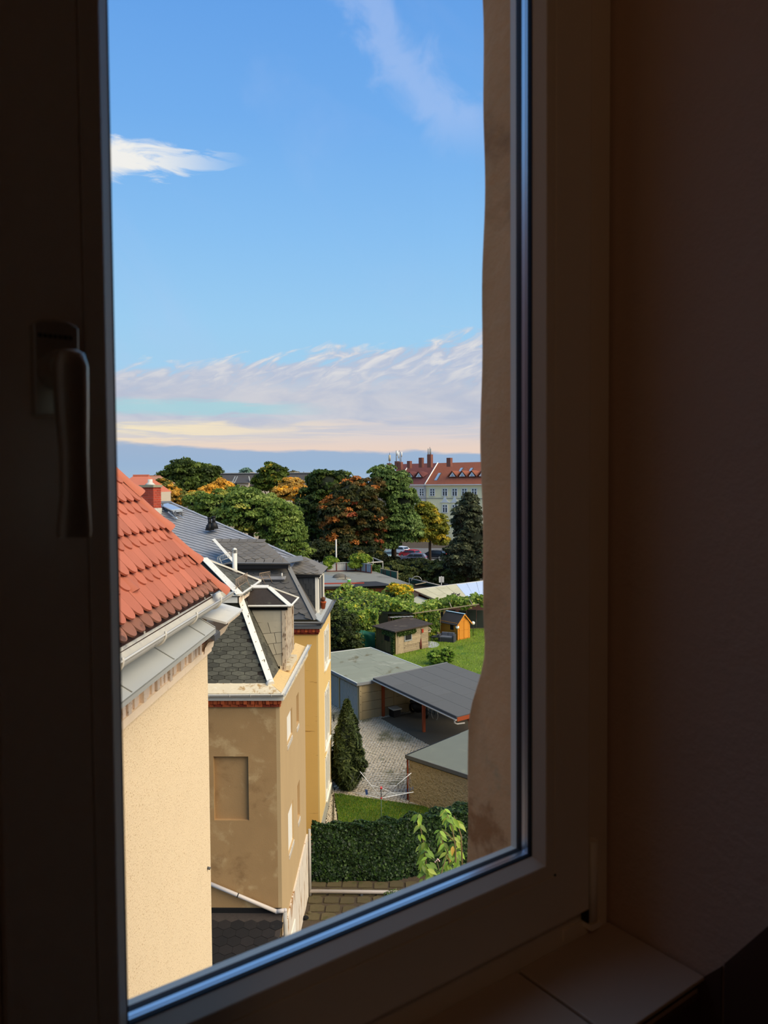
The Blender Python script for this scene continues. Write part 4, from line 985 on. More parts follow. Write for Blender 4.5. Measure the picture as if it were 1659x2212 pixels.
# cobbled yard
yp = [gnd(722, 1716), gnd(905, 1742), V((3.2, 31.5, 0)), V((9, 36, 0)), V((9, 50, 0)), V((-6, 52, 0)), V((-6, 40, 0)), V((-3.2, 36, 0))]
yard = tag(MB().slab([p+V((0, 0, .012)) for p in yp], (0, 0, -0.06)).build('yard_paving', P['yard_ground']), None, None, None, 'structure')
vis = [(p.x, p.y) for p in yp]
b = MB(); ua = math.radians(-36); e1_, e2_ = V((math.cos(ua), math.sin(ua), 0)), V((-math.sin(ua), math.cos(ua), 0)); st_ = 0.165
for i in range(-130, 130):
    for j in range(-130, 130):
        p = V((1.0, 40.0, 0)) + e1_*(i*st_+(st_/2 if j % 2 else 0)) + e2_*(j*st_)
        px = 865+FPX*p.x/p.y
        if px < 700 or px > 1040 or p.y > 47.5 or not inside((p.x, p.y), vis): continue
        hx, hy = st_*random.uniform(.36, .46), st_*random.uniform(.34, .43); r = random.uniform(-.12, .12); c_, s_ = math.cos(r), math.sin(r)
        f1, f2 = e1_*c_+e2_*s_, e2_*c_-e1_*s_; z = random.uniform(.03, .05); q = p+V((random.uniform(-.01, .01), random.uniform(-.01, .01), 0))
        lo = [q-f1*hx-f2*hy, q+f1*hx-f2*hy, q+f1*hx+f2*hy, q-f1*hx+f2*hy]; hi = [q+(v_-q)*0.78+V((0, 0, z)) for v_ in lo]
        b.add([v_+V((0, 0, .012)) for v_ in lo]+hi, [(4, 5, 6, 7), (0, 1, 5, 4), (1, 2, 6, 5), (2, 3, 7, 6), (3, 0, 4, 7)])
tag(b.build('cobbles', P['cobble'], yard), kind='stuff')
# drying lawn
lp = [gnd(722, 1716), gnd(905, 1742), V((2.9, 31.2, 0)), V((2.8, 27.5, 0)), V((-2.55, 26.0, 0)), V((-2.55, 30, 0))]
lawn = tag(MB().slab([p+V((0, 0, .05)) for p in lp], (0, 0, -.08)).build('drying_lawn', P['lawn_ground']), kind='structure')
def grass(poly, n, h, wd, parent, palette, zb):
    a = np.array([(p.x, p.y) for p in poly]); lo, hi = a.min(0), a.max(0); pts = []
    pl2 = [tuple(q) for q in a]
    while len(pts) < n:
        for q in rng.uniform(lo, hi, (n, 2)):
            if inside(q, pl2): pts.append(q)
            if len(pts) >= n: break
    g = np.array(pts); Pb = np.concatenate([g, np.full((n, 1), zb)], 1); an = rng.uniform(0, 2*np.pi, n)
    t = np.stack([np.cos(an), np.sin(an), np.zeros(n)], 1)*wd; le = rng.normal(0, 0.35, (n, 3))*h; le[:, 2] = h*rng.uniform(.6, 1.3, n)
    vv = np.stack([Pb-t, Pb+t, Pb+le+t*.2, Pb+le-t*.2], 1).reshape(-1, 3)
    wv = 0.5+0.5*np.sin(g[:, 0]*2.1+1)*np.sin(g[:, 1]*1.7); cc = pal(palette, n, None, 0.3); cc[:, :3] *= (0.75+0.5*wv)[:, None]
    o = (float(g[:, 0].mean()), float(g[:, 1].mean()), zb); me = quads_mesh('grass', vv, cc, MATS['grass_blade'], o)
    ob = place(bpy.data.objects.new('grass', me), M.Translation(V(o)), parent); ob['kind'] = 'stuff'
grass(lp, 26000, 0.07, 0.010, lawn, [((84, 112, 24), 5), ((58, 92, 16), 4), ((132, 130, 44), 2)], 0.045)
# gravel strip along the yellow house
gp = [V((-3.18, 26.4, 0)), V((-2.58, 26.4, 0)), V((-2.62, 30, 0)), gnd(720, 1718), V((-3.18, 34.2, 0))]
gs = tag(MB().slab([p+V((0, 0, .02)) for p in gp], (0, 0, -.05)).build('gravel_strip', P['soil']), kind='structure')
b = MB(); pl2 = [(p.x, p.y) for p in gp]
for k in range(3400):
    x, y = random.uniform(-3.2, -2.4), random.uniform(27, 34.3)
    if not inside((x, y), pl2): continue
    r = random.uniform(.025, .055); c = V((x, y, .03+r*.4)); a = random.uniform(0, 3); u_ = V((math.cos(a), math.sin(a), 0))*r; v_ = V((-math.sin(a), math.cos(a), 0))*r*.75
    b.add([c-u_, c-v_, c+u_, c+v_, c+V((0, 0, r*.7)), c-V((0, 0, r*.5))], [(0, 1, 4), (1, 2, 4), (2, 3, 4), (3, 0, 4), (1, 0, 5), (2, 1, 5), (3, 2, 5), (0, 3, 5)])
tag(b.build('gravel', P['gravel_stone'], gs), kind='stuff')
MB().bar(V((-2.56, 26.5, .05)), gnd(722, 1717, .05), 0.05, 0.14).build('gravel_edging', P['path_stone'], gs)
# stone path in front of the hedge
pth = tag(empty('path', (-1.2, 24.8, 0)), None, None, None, 'structure')
MB().slab([(-3.2, 23.2, .01), (2.6, 23.2, .01), (2.6, 26.0, .01), (-3.2, 26.0, .01)], (0, 0, -.04)).build('path_bed', P['soil'], pth)
for i in range(5):
    for j in range(11):
        cx_, cy_ = -2.95+0.545*j+(0.1 if i % 2 else 0), 25.75-0.50*i+random.uniform(-.05, .05)
        if cx_ > 0.6 and not (i, j) in ((0, 8), (1, 7), (0, 7)): continue
        hx, hy = .245, .215; pts = []
        for (a, c) in ((-1, -1), (.2, -1.05), (1, -.9), (1.02, .5), (.6, 1), (-.5, 1.02), (-1, .7)):
            pts.append(V((cx_+a*hx*random.uniform(.88, 1.02), cy_+c*hy*random.uniform(.85, 1.02), .03+random.uniform(0, .02))))
        zt = pts[0].z
        for p in pts: p.z = zt
        MB().slab(pts, (0, 0, -.05)).build('paving_stone', P['path_stone'], pth)
# dark rubble near the house corner
for (px, py, r, mm, lab) in ((646, 1990, .14, 'black_void', 'largest dark stone at the foot of the brown house'), (660, 1986, .10, 'black_void', 'rounded dark stone beside the largest one at the brown house foot'), (641, 2003, .05, 'flaky_white', 'pale shard among the dark stones at the brown house foot'), (668, 1975, .08, 'path_stone', 'small brown stone below the level pale pipe')):
    p = gnd(px, py); o = MB().ball(p+V((0, 0, r*.5)), r, 8, 6, (1.1, .9, .7)).build('loose_stone', P[mm]); tag(o, lab, 'stone')

# ================================================================== IVY HEDGE
hg = thing('ivy_hedge', 'dense dark green ivy hedge between the stone path and the drying lawn', 'hedge', (-0.3, 26.4, 0))
hx_ = np.linspace(-3.15, 3.4, 60)
def hyf(x): return 25.95 + 0.05*max(0, x+3)+0.16*max(0, x+0.8)**1.5
def hth(x): return 0.36 + 0.14*max(0, x+1.6)
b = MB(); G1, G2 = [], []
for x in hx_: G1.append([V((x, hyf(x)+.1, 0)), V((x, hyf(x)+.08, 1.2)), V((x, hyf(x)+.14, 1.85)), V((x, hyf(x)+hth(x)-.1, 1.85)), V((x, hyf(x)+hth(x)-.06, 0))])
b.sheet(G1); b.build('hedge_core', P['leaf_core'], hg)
nI = 20000; u_ = rng.uniform(0, 1, nI); xs = rng.uniform(-3.2, 3.4, nI); Pp = np.zeros((nI, 3)); Nn = np.zeros((nI, 3))
for i in range(nI):
    x = xs[i]; yf0 = hyf(x); tw = hth(x); bl = 0.05*math.sin(x*3.1)*math.sin(x*2.3+1)+0.03*math.sin(x*7)
    if u_[i] < 0.66:
        z = random.random()**0.85*1.97; Pp[i] = (x, yf0+0.02+0.10*math.sin(x*3.3+z*4)*0.5-random.random()*.10+(0.14*(z/1.97)**6), z+bl*(z/2)); Nn[i] = (0, -1, .35)
    else:
        s_ = random.random(); Pp[i] = (x, yf0+tw*s_, 1.93+bl+0.06*math.sin(x*7+s_*6)+random.random()*.06); Nn[i] = (0, -.2, 1)
cc = pal([((28, 46, 18), 6), ((20, 36, 14), 4), ((48, 68, 26), 2.2), ((62, 78, 40), .8)], nI, None, .3)
foliage('ivy', Pp, Nn, 0.105, cc, 'ivy_leaf', hg, 0.45, 0.8)
# low ferny clump on the path
fc = thing('fern_clump', 'small pale green ferny plant growing between the path stones beside the hedge', 'plant', gnd(858, 1945))
c = gnd(858, 1942); k = 900; d = unit(rng.normal(0, 1, (k, 3))); d[:, 2] = np.abs(d[:, 2]); Pq = np.array(tuple(c))+d*np.array([.55, .35, .30])*rng.uniform(.3, 1, (k, 1))
foliage('fronds', Pq, d, .10, pal([((86, 108, 50), 3), ((60, 84, 34), 2), ((118, 134, 74), 1)], k), 'leaf', fc, .8, .35)

# ================================================================== YOUNG TREE near our wall
yt = thing('young_cherry_tree', 'young tree with drooping bright green leaves on bare stems before the ivy hedge', 'tree', (0.85, 10.2, 0))
mat('twig', (134, 116, 78), 0.9, 0.15, 20.0)
LV = []
for nm_, c1, c2 in (('a', (132, 164, 52), .2), ('b', (108, 142, 42), .2), ('c', (156, 172, 66), .2), ('d', (96, 118, 36), .2), ('e', (166, 134, 40), .2)):
    LV.append(mat('cherry_leaf_'+nm_, c1, 0.55, 0.14, 30.0, rand=.14))
def leaf_mesh(m):
    mb = MB(); G = []
    for i, (t_, hw) in enumerate(((0, .004), (.15, .30), (.35, .5), (.6, .42), (.82, .2), (1, .01))):
        dz = -.18*t_*t_; G.append([(-hw*.42, -t_, dz+.10*hw), (0, -t_, dz), (hw*.42, -t_, dz+.10*hw)])
    mb.sheet(G); me, _ = mb.mesh('leaf', m, (0, 0, 0)); return me
LM = [leaf_mesh(m) for m in LV]
stems = [  # pixel paths with depth, then leaf spots along them
 ([(928, 1995), (924, 1900), (921, 1868), (915, 1820), (907, 1782), (901, 1760)], 10.0),
 ([(975, 1960), (972, 1880), (968, 1842), (955, 1815), (950, 1800)], 9.7),
 ([(985, 1930), (984, 1830), (977, 1790), (968, 1765), (962, 1750)], 9.6),
 ([(1000, 1900), (996, 1805), (988, 1778), (980, 1762)], 9.6),
 ([(978, 1815), (966, 1802), (955, 1792)], 9.8),
 ([(945, 1975), (950, 1900), (958, 1870), (966, 1845)], 9.5),
]
b = MB(); tops = []
for path, Y in stems:
    pts = [at(px, py, Y) for px, py in path]; b.tube(pts, [0.013-0.0085*i/(len(pts)-1) for i in range(len(pts))], 6)
    if path[0][1] > 1890: b.tube([V((0.85, 10.2, 6.5)), pts[0]], [0.03, 0.013], 6)
b.tube([(0.85, 10.2, 0), (0.82, 10.2, 3.5), (0.85, 10.2, 6.6)], [0.07, 0.05, 0.03], 8); b.build('stem', P['twig'], yt)
spots = [(905, 1762, 6, 10), (908, 1778, 3, 7), (908, 1800, 3, 7), (915, 1825, 9, 12), (920, 1840, 9, 12), (922, 1856, 7, 12), (916, 1872, 9, 13), (925, 1885, 8, 13), (935, 1893, 6, 13), (918, 1893, 5, 12),
         (952, 1795, 5, 9), (952, 1808, 6, 9), (956, 1822, 7, 10), (960, 1836, 6, 10), (966, 1848, 3, 8), (962, 1868, 9, 13), (955, 1880, 9, 13), (968, 1885, 9, 13), (948, 1890, 6, 12), (978, 1868, 6, 12),
         (962, 1753, 7, 11), (966, 1768, 7, 11), (972, 1778, 4, 9), (980, 1765, 6, 10), (988, 1775, 4, 9), (982, 1808, 3, 8), (984, 1822, 6, 10), (990, 1835, 5, 10), (985, 1850, 5, 11), (940, 1905, 7, 13), (925, 1908, 6, 12), (958, 1905, 6, 12)]
for (px, py, n_, rr) in spots:
    for k in range(n_):
        Y = random.uniform(9.55, 10.1); o = at(px+random.uniform(-rr, rr)*.55, py+random.uniform(-rr, rr)*.6, Y)
        a = random.uniform(-2.6, 2.6); dr = V((math.sin(a), -abs(math.cos(a))*.6-.1, -random.uniform(.25, 1.1))).normalized()
        e2_ = dr*-1; nn_ = V((random.uniform(-.6, .6), -.5, 1.0)); nn_ = (nn_-e2_*nn_.dot(e2_)).normalized(); e1_ = e2_.cross(nn_)
        s_ = random.uniform(.085, .15); W_ = frame(o, e1_*s_, e2_*s_, nn_*s_)
        clone(random.choices(LM, (5, 4, 3, 3, 1 if px > 975 or py in (825, 840) else .2))[0], 'leaf', W_, yt)
fl_ = thing('pink_blossom', 'tiny cluster of pale pink flowers in the dark gap beside the drooping leaves', 'flowers', at(943, 1862, 10.4))
for (px, py) in ((940, 1862), (943, 1859), (947, 1857), (949, 1860), (945, 1856)): MB().ball(at(px, py, 10.4), .011, 6, 5).build('petal', mat('petal', (246, 206, 200), .8, .05), fl_)
MB().tube([at(944, 1859, 10.4), at(950, 1885, 10.3), V((0.9, 10.3, 6))], 0.004, 4).build('flower_stalk', P['twig'], fl_)

# ================================================================== ARBORVITAE and small tufts
def cone_bush(t, c, h, r, n, size, palette, name='foliage'):
    z = rng.uniform(0, 1, n)**0.9; prof = np.interp(z, [0, .1, .3, .55, .8, 1], [.35, .8, 1, .85, .45, .05]); a = rng.uniform(0, 2*np.pi, n)
    lump = 1+.24*np.sin(a*4+z*8)+.16*np.sin(a*7-z*17)+.1*np.sin(a*13+z*31); rr = r*prof*lump*rng.uniform(.7, 1.05, n)
    Pq = np.stack([c.x+np.cos(a)*rr, c.y+np.sin(a)*rr, c.z+.12+z*h], 1); Nq = np.stack([np.cos(a), np.sin(a), np.full(n, .9)], 1)
    return foliage(name, Pq, Nq, size, pal(palette, n, None, .3), 'leaf', t, .5, .3)
c = V((-2.50, 33.9, 0))
av = thing('columnar_thuja', 'tall narrow dark green evergreen at the far corner of the yellow house', 'tree', c)
cone_bush(av, c, 4.0, .64, 14000, .30, [((52, 62, 28), 5), ((38, 47, 20), 4), ((78, 86, 44), 2)])
b = MB(); b.ball(c+V((0, 0, 2.0)), 1, 10, 8, (.5, .5, 1.7)); b.build('dark_core', P['leaf_core'], av); MB().tube([c, c+V((0, 0, 1.2))], .07, 6).build('trunk', P['bark'], av)  # the dark ball stands in for shade inside the foliage
tf = thing('weed_tuft', 'little tuft of weeds at the cobble edge beside the evergreen', 'plant', gnd(735, 1722))
c = gnd(735, 1722); k = 200; d = unit(rng.normal(0, 1, (k, 3))); d[:, 2] = np.abs(d[:, 2]); foliage('leaves', np.array(tuple(c))+d*.16*rng.uniform(.3, 1, (k, 1)), d, .10, pal([((70, 90, 36), 1)], k), 'leaf', tf)
pst = MB().tube([gnd(721, 1560), gnd(721, 1560)+V((0, 0, .45))], .035, 8).build('marker_post', P['matt_black']); tag(pst, 'short black post standing in front of the blue garage doors', 'post')

# ================================================================== ROTARY DRYER
rd0 = V((at(824, 1795, 28.6).x, 28.6, 0)); rdz = at(822, 1706, 28.6).z
rd = thing('rotary_clothes_dryer', 'white rotary clothes line with red hubs open on the drying lawn', 'clothes dryer', rd0)
mat('dryer_pole', (70, 92, 60), .5, .1); mat('dryer_arm', (236, 236, 232), .4, .04); mat('dryer_hub', (206, 40, 44), .45, .05); mat('line', (206, 208, 206), .6, .05); mat('peg_blue', (60, 84, 128), .6, .1); mat('pole_steel', (96, 96, 98), .4, .1, metal=.5)
jt = V((rd0.x, rd0.y, at(822, 1724, 28.6).z)); ht = V((rd0.x, rd0.y, at(822, 1702, 28.6).z))
MB().tube([rd0, jt], .02, 8).build('pole', P['dryer_pole'], rd); MB().tube([jt, ht], .018, 8).build('pole', P['pole_steel'], rd)
for p, r in ((jt, .036), (ht, .05)): MB().tube([p-V((0, 0, r)), p-V((0, 0, r*.3)), p+V((0, 0, r*.3)), p+V((0, 0, r))], [r*.6, r, r, r*.6], 10).build('hub', P['dryer_hub'], rd)
tips = [at(778, 1667, 27.7), at(888, 1670, 28.2), at(893, 1711, 30.0), at(752, 1711, 29.6)]
for tpp in tips:
    MB().tube([jt, tpp], .0135, 6).build('arm', P['dryer_arm'], rd); MB().tube([ht, jt.lerp(tpp, .5)], .009, 5).build('strut', P['dryer_arm'], rd)
for k in range(7):
    f = .42+.09*k; b = MB()
    for i in range(4): b.tube([jt.lerp(tips[i], f), jt.lerp(tips[(i+1) % 4], f)], .0035, 4)
    b.build('line', P['line'], rd)
pg = thing('peg_bag', 'blue clothes peg bag hanging from the rotary clothes line', 'peg bag', jt.lerp(tips[3], .62)-V((0, 0, .3)))
q = jt.lerp(tips[3], .55)*.5+jt.lerp(tips[0], .55)*.5
MB().slab([q+V((-.05, 0, -.02)), q+V((.05, 0, -.02)), q+V((.07, 0, -.2)), q+V((-.02, 0, -.22))], (0, .03, 0)).build('bag', P['peg_blue'], pg)
for k in range(4):
    q = tips[1].lerp(tips[2], .72)*(1-.07*k)+jt*.07*k; o = MB().box(tuple(q-V((.012, .012, .12))), tuple(q+V((.012, .012, 0)))).build('clothes_peg', P['peg_blue']); tag(o, 'dark blue clothes peg clipped on the lines by the stucco garage', 'peg', 'pegs on the rotary clothes line')

# ================================================================== GARAGES AND CARPORT
mat('garage_blue', (168, 172, 168), .6, .08, 4.0); mat('garage_concrete', (160, 142, 106), .95, .12, 3.0, rand=.06, spots=[((186, 170, 130), 1.6, .6, .75)])
mat('garage_felt', (140, 142, 122), .95, .10, 1.0, rand=.05, spots=[((104, 96, 66), 1.1, .56, .68, (.8, .35, 1)), ((160, 160, 140), .7, .55, .75)])
mat('fascia_blue', (126, 128, 128), .6, .08); mat('fascia_white', (220, 220, 212), .7, .05)
mat('felt_grey', (99, 98, 94), .95, .05, 3.0, rand=.05, bump=.002, bscale=60); mat('felt_joint', (70, 72, 74), .95, .1)
mat('carport_shade', (58, 44, 32), .9, .2, 4.0, rand=.2); mat('stained_wood', (150, 66, 24), .7, .15, 6.0, stretch=(3, 3, .5)); mat('steel_grey', (172, 168, 160), .5, .08)
mat('stucco', (190, 168, 128), .95, .12, 4.0, bump=.10, bscale=9.0, spots=[((128, 104, 74), 11.0, .54, .70, (1.2, 1.2, 1.0))]); mat('felt_green', (112, 116, 104), .95, .08, 1.5, spots=[((128, 130, 112), .9, .55, .72)])
C1 = gnd(776, 1556); GL, GD, GH = 7.8, 5.0, 2.14
def g1(a, b_, z): return C1 + A1d*a + B1d*b_ + V((0, 0, z))
ga = thing('garage_block', 'low garage block with light blue ribbed doors and mossy felt roof', 'garage', g1(GL/2, GD/2, 0))
b = MB(); b.obox(g1(GL/2, GD/2+.05, GH/2), A1d, B1d, Z3, (GL/2-.02, GD/2-.06, GH/2)); b.build('body', P['black_void'], ga)
for k in range(3):
    a0 = .16+2.56*k; a1 = a0+2.36
    b = MB(); n_ = 26
    for i in range(n_):
        x0 = a0+(a1-a0)*i/n_; x1 = a0+(a1-a0)*(i+1)/n_; o_ = .0 if i % 2 else .035
        b.obox(g1((x0+x1)/2, .03-o_*.5, .04+(GH-.24)/2), A1d, B1d, Z3, ((x1-x0)/2, .02+o_*.5, (GH-.28)/2))
    d_ = b.build('garage_door', P['garage_blue'], ga)
    MB().obox(g1((a0+a1)/2, -.02, .55), A1d, B1d, Z3, (.025, .03, .06)).build('door_handle', P['zinc_dark'], d_)
    MB().obox(g1((a0+a1)/2, -.02, 1.1), A1d, B1d, Z3, (.03, .02, .015)).build('door_vent', P['zinc_dark'], d_)
for a in (0.06, 2.62, 5.18, 7.72): MB().obox(g1(a, .03, GH/2), A1d, B1d, Z3, (.075, .06, GH/2)).build('door_post', P['garage_concrete'], ga)
MB().obox(g1(GL/2, .03, GH-.09), A1d, B1d, Z3, (GL/2, .05, .09)).build('lintel', P['garage_concrete'], ga)
for i in range(4):
    for j in range(2):
        MB().obox(g1(-.0, .16+1.13+2.3*j, .27+.53*i), A1d, B1d, Z3, (.045, 1.11, .255)).build('concrete_panel', P['garage_concrete'], ga)
for b_ in (.06, 2.44, 4.85): MB().obox(g1(-.03, b_, GH/2), A1d, B1d, Z3, (.06, .09, GH/2)).build('panel_post', P['garage_concrete'], ga)
b = MB()
for z in (.5, .95, 1.45, 1.75): b.ball(g1(-.09, .06, z), .022, 6, 5)
b.build('panel_bolt', P['matt_black'], ga)
RZ = 2.22
b = MB(); b.obox(g1(GL/2, GD/2-.05, RZ), A1d, B1d, Z3, (GL/2+.15, GD/2+.15, .05)); b.build('roof_deck', P['felt_joint'], ga)
for i in range(8):
    w0 = -.18+1.02*i; w1 = min(w0+1.0, GL+.14); cuts = [-.2, 1.6+.5*(i % 3), 3.4+.4*(i % 2), 5.1]
    for k in range(3):
        MB().obox(g1((w0+w1)/2, (cuts[k]+cuts[k+1])/2, RZ+.058), A1d, B1d, Z3, ((w1-w0)/2, (cuts[k+1]-cuts[k])/2-.008, .006)).build('felt_sheet', P['garage_felt'], ga)
for (a_, c_, mm, wd) in (((-.18, -.22), (GL+.15, -.22), 'fascia_blue', .16), ((-.18, -.22), (-.18, 5.1), 'fascia_blue', .16)):
    MB().bar(g1(*a_, RZ-.01), g1(*c_, RZ-.01), .04, wd).build('fascia', P[mm], ga)
for (a_, c_) in (((GL+.15, -.2), (GL+.15, 5.1)), ((-.18, -.22), (GL+.15, -.22)), ((-.18, 5.1), (GL+.15, 5.1))):
    MB().bar(g1(*a_, RZ+.075), g1(*c_, RZ+.075), .05, .03).build('roof_edge', P['fascia_white'], ga)

# carport
cl = gnd(807, 1466, 2.42); CP = -A1d; CL_, CD_ = 8.6, 5.3
def cp(a, b_, z=0.0):
    p = cl + CP*a + B1d*b_; p.z = 2.42+.055*b_+z; return p
co = thing('carport', 'open carport with grey felt roof on red-brown wooden posts beside the garages', 'carport', V((cp(4.3, 2.6).x, cp(4.3, 2.6).y, 0)))
plane_slab(MB(), [cp(0, 0), cp(CL_, 0), cp(CL_, CD_), cp(0, CD_)], .10).build('roof_deck', P['felt_joint'], co)
for i in range(5):
    b0 = .05+1.05*i; b1 = min(b0+1.035, CD_); cuts = [0.02, 2.1+.9*(i % 2)+.3*(i % 3), 5.2+.8*((i+1) % 2), CL_-.02]
    for k in range(3):
        q = MB(); plane_slab(q, [cp(cuts[k]+.008, b0, .016), cp(cuts[k+1]-.008, b0, .016), cp(cuts[k+1]-.008, b1, .016), cp(cuts[k]+.008, b1, .016)], .014); q.build('felt_sheet', P['felt_grey'], co)
MB().bar(cp(0, -.02, -.03), cp(CL_, -.02, -.03), .04, .14).build('fascia', P['felt_joint'], co); MB().bar(cp(0, 0, .0), cp(0, CD_, .0), .06, .10).build('fascia', P['fascia_blue'], co)
MB().bar(cp(CL_, 0, -.12), cp(CL_, CD_, -.12), .05, .2).build('fascia', P['stained_wood'], co)
gutter(cp(-.05, -.09, -.06), cp(CL_+.05, -.09, -.10), .055, 'steel_grey', co)
pe = cp(CL_-.1, -.08, -.16); MB().tube([pe, pe-V((0, 0, .14)), pe-V((0, 0, .22))+B1d*.15, pe-V((0, 0, .24))+B1d*.6], .04, 8).build('drain_pipe', P['steel_grey'], co)
for px, py in ((828, 1548), (915.5, 1583)):
    g_ = gnd(px, py); MB().obox(V((g_.x, g_.y, 1.18)), CP, B1d, Z3, (.075, .075, 1.16)).build('post', P['stained_wood'], co)
    MB().tube([V((g_.x, g_.y, 0)), V((g_.x, g_.y, .08))], .04, 6).build('post_foot', P['steel_grey'], co)
    tpq = V((g_.x, g_.y, 1.75)); MB().bar(tpq, tpq+B1d*.0+CP*.5+V((0, 0, .5)), .07, .07).build('brace', P['stained_wood'], co)
g2_ = gnd(828, 1548); g3_ = gnd(915.5, 1583); ex_ = (g3_-g2_).normalized(); g4_ = g3_+ex_*(g3_-g2_).length
MB().obox(V((g4_.x, g4_.y, 1.15)), CP, B1d, Z3, (.075, .075, 1.13)).build('post', P['stained_wood'], co)
MB().bar(V((g4_.x, g4_.y, 1.4))+B1d*.05, V((g4_.x, g4_.y, 2.1))-ex_*.6, .07, .07).build('brace', P['stained_wood'], co)
MB().bar(g2_+V((0, 0, 2.3))-ex_*.3, g4_+V((0, 0, 2.3))+ex_*.5, .09, .14).build('beam', P['stained_wood'], co)
for k in range(3):
    q = g2_+ex_*(.2+3.4*k)+B1d*4.6; MB().obox(V((q.x, q.y, 1.25)), CP, B1d, Z3, (.07, .07, 1.25)).build('post', P['stained_wood'], co)
MB().slab([V((p.x, p.y, .058)) for p in (cp(.25, .35), cp(CL_-.1, .35), cp(CL_-.1, CD_), cp(.25, CD_))], (0, 0, -.05)).build('carport_floor', mat('carport_floor', (92, 84, 70), .95, .15, 1.5), co)
for k in range(16): MB().obox(V((cp(.2+.24*k, CD_-.15).x, cp(.2+.24*k, CD_-.15).y, 1.25)), CP, B1d, Z3, (.115, .015, 1.2)).build('added_shade_board', P['carport_shade'], co)  # added dark boards stand in for the deep shade at the carport back
# things kept under the carport
sb = gnd(839, 1541)+CP*.8; bx_ = thing('storage_box', 'dark storage box with pale lid beside the carport post', 'box', sb)
MB().obox(sb+V((0, 0, .25)), A1d, B1d, Z3, (.28, .24, .25)).build('box_body', P['matt_black'], bx_); MB().obox(sb+V((0, 0, .53)), A1d, B1d, Z3, (.33, .29, .035)).build('lid', mat('pale_lid', (186, 182, 170), .7, .06), bx_)
mc = gnd(882, 1535)+CP*1.2; mo = thing('covered_motorcycle', 'black motorcycle parked deep in the shade under the carport', 'motorcycle', mc)
mat('chrome', (150, 150, 150), .25, .05, metal=.8)
def wheel(c, ax, r, w_, parent, name='wheel', m='matt_black', n=16):
    ax = V(ax).normalized(); u_ = ax.cross(Z3).normalized(); b = MB(); G = []
    for i in range(n+1):
        a = 2*math.pi*i/n; d = u_*math.cos(a)+Z3*math.sin(a)
        G.append([c+d*(r*.62)-ax*w_*.4, c+d*r*.95-ax*w_*.5, c+d*r, c+d*r*.95+ax*w_*.5, c+d*(r*.62)+ax*w_*.4])
    b.sheet(G); return b.build(name, MATS[m], parent)
for s_ in (-.7, .7): wheel(mc+CP*s_+V((0, 0, .32)), B1d, .32, .13, mo)
b = MB(); b.ball(mc+V((0, 0, .55)), 1, 10, 8, (.42, .3, .35)); b.ball(mc-CP*.1+V((0, 0, .85)), 1, 10, 8, (.5, .3, .18)); b.ball(mc+CP*.45+V((0, 0, .95)), 1, 10, 8, (.25, .28, .22)); b.build('body', P['matt_black'], mo)
MB().tube([mc+CP*.5+V((0, 0, 1.1))-B1d*.35, mc+CP*.5+V((0, 0, 1.12)), mc+CP*.5+V((0, 0, 1.1))+B1d*.35], .018, 6).build('handlebar', P['chrome'], mo); MB().tube([mc+CP*.7+V((0, 0, .32)), mc+CP*.5+V((0, 0, 1.1))], .025, 6).build('fork', P['chrome'], mo)
bc = gnd(923, 1552); bi = thing('bicycle', 'bicycle with thin pale wheel rim leaning behind the carport post', 'bicycle', bc)
for s_ in (-.5, .5):
    c = bc+CP*s_+B1d*.2+V((0, 0, .35)); MB().tube([c+(CP*math.cos(a)+Z3*math.sin(a))*.34 for a in [2*math.pi*k/18 for k in range(19)]], .018, 5).build('wheel', P['steel_grey'], bi)
f0 = bc+B1d*.2; MB().tube([f0-CP*.5+V((0, 0, .35)), f0-CP*.15+V((0, 0, .8)), f0+CP*.35+V((0, 0, .82)), f0+CP*.5+V((0, 0, .35)), f0+CP*.0+V((0, 0, .33)), f0-CP*.5+V((0, 0, .35))], .02, 5).build('bicycle_frame', P['matt_black'], bi)
MB().tube([f0-CP*.15+V((0, 0, .8)), f0-CP*.18+V((0, 0, .95))], .06, 6).build('saddle', P['matt_black'], bi)

# stucco garage on the right
S0 = gnd(884, 1732); sc1, sc2 = V((.74, -.67, 0)).normalized(), V((.67, .74, 0)).normalized()
def s2(a, b_, z): return S0+sc1*a+sc2*b_+V((0, 0, z))
sg = thing('stucco_garage', 'rough beige stucco garage with flat grey-green felt roof beside the cobbles', 'garage', s2(2.5, 2.5, 0))
MB().obox(s2(2.5, 2.5, 1.0), sc1, sc2, Z3, (2.5, 2.5, 1.0)).build('wall', P['stucco'], sg)
plane_slab(MB(), [s2(-.12, -.12, 2.06), s2(5.1, -.12, 2.06), s2(5.1, 5.1, 2.10), s2(-.12, 5.1, 2.10)], .05).build('felt_roof', P['felt_green'], sg)
MB().bar(s2(-.12, -.11, 2.03), s2(5.1, -.11, 2.03), .04, .16).build('fascia', P['felt_grey'], sg); MB().bar(s2(-.1, -.05, 1.93), s2(5.1, -.05, 1.93), .06, .06).build('eave_shadow_board', P['matt_black'], sg)
MB().bar(s2(-.11, -.12, 2.03), s2(-.11, 5.1, 2.03), .04, .12).build('fascia', P['matt_black'], sg)
MB().tube([s2(-.03, -.05, 1.9), s2(-.03, -.05, .1)], .035, 8).build('corner_pipe', P['stained_wood'], sg); MB().tube([s2(-.13, .05, 1.9), s2(-.13, .05, .1)], .045, 8).build('door_track', P['matt_black'], sg)
for k in range(2): MB().obox(s2(-.02, 1.3+2.4*k, .95), sc1, sc2, Z3, (.03, 1.1, .93)).build('garage_door', P['stained_wood'], sg)

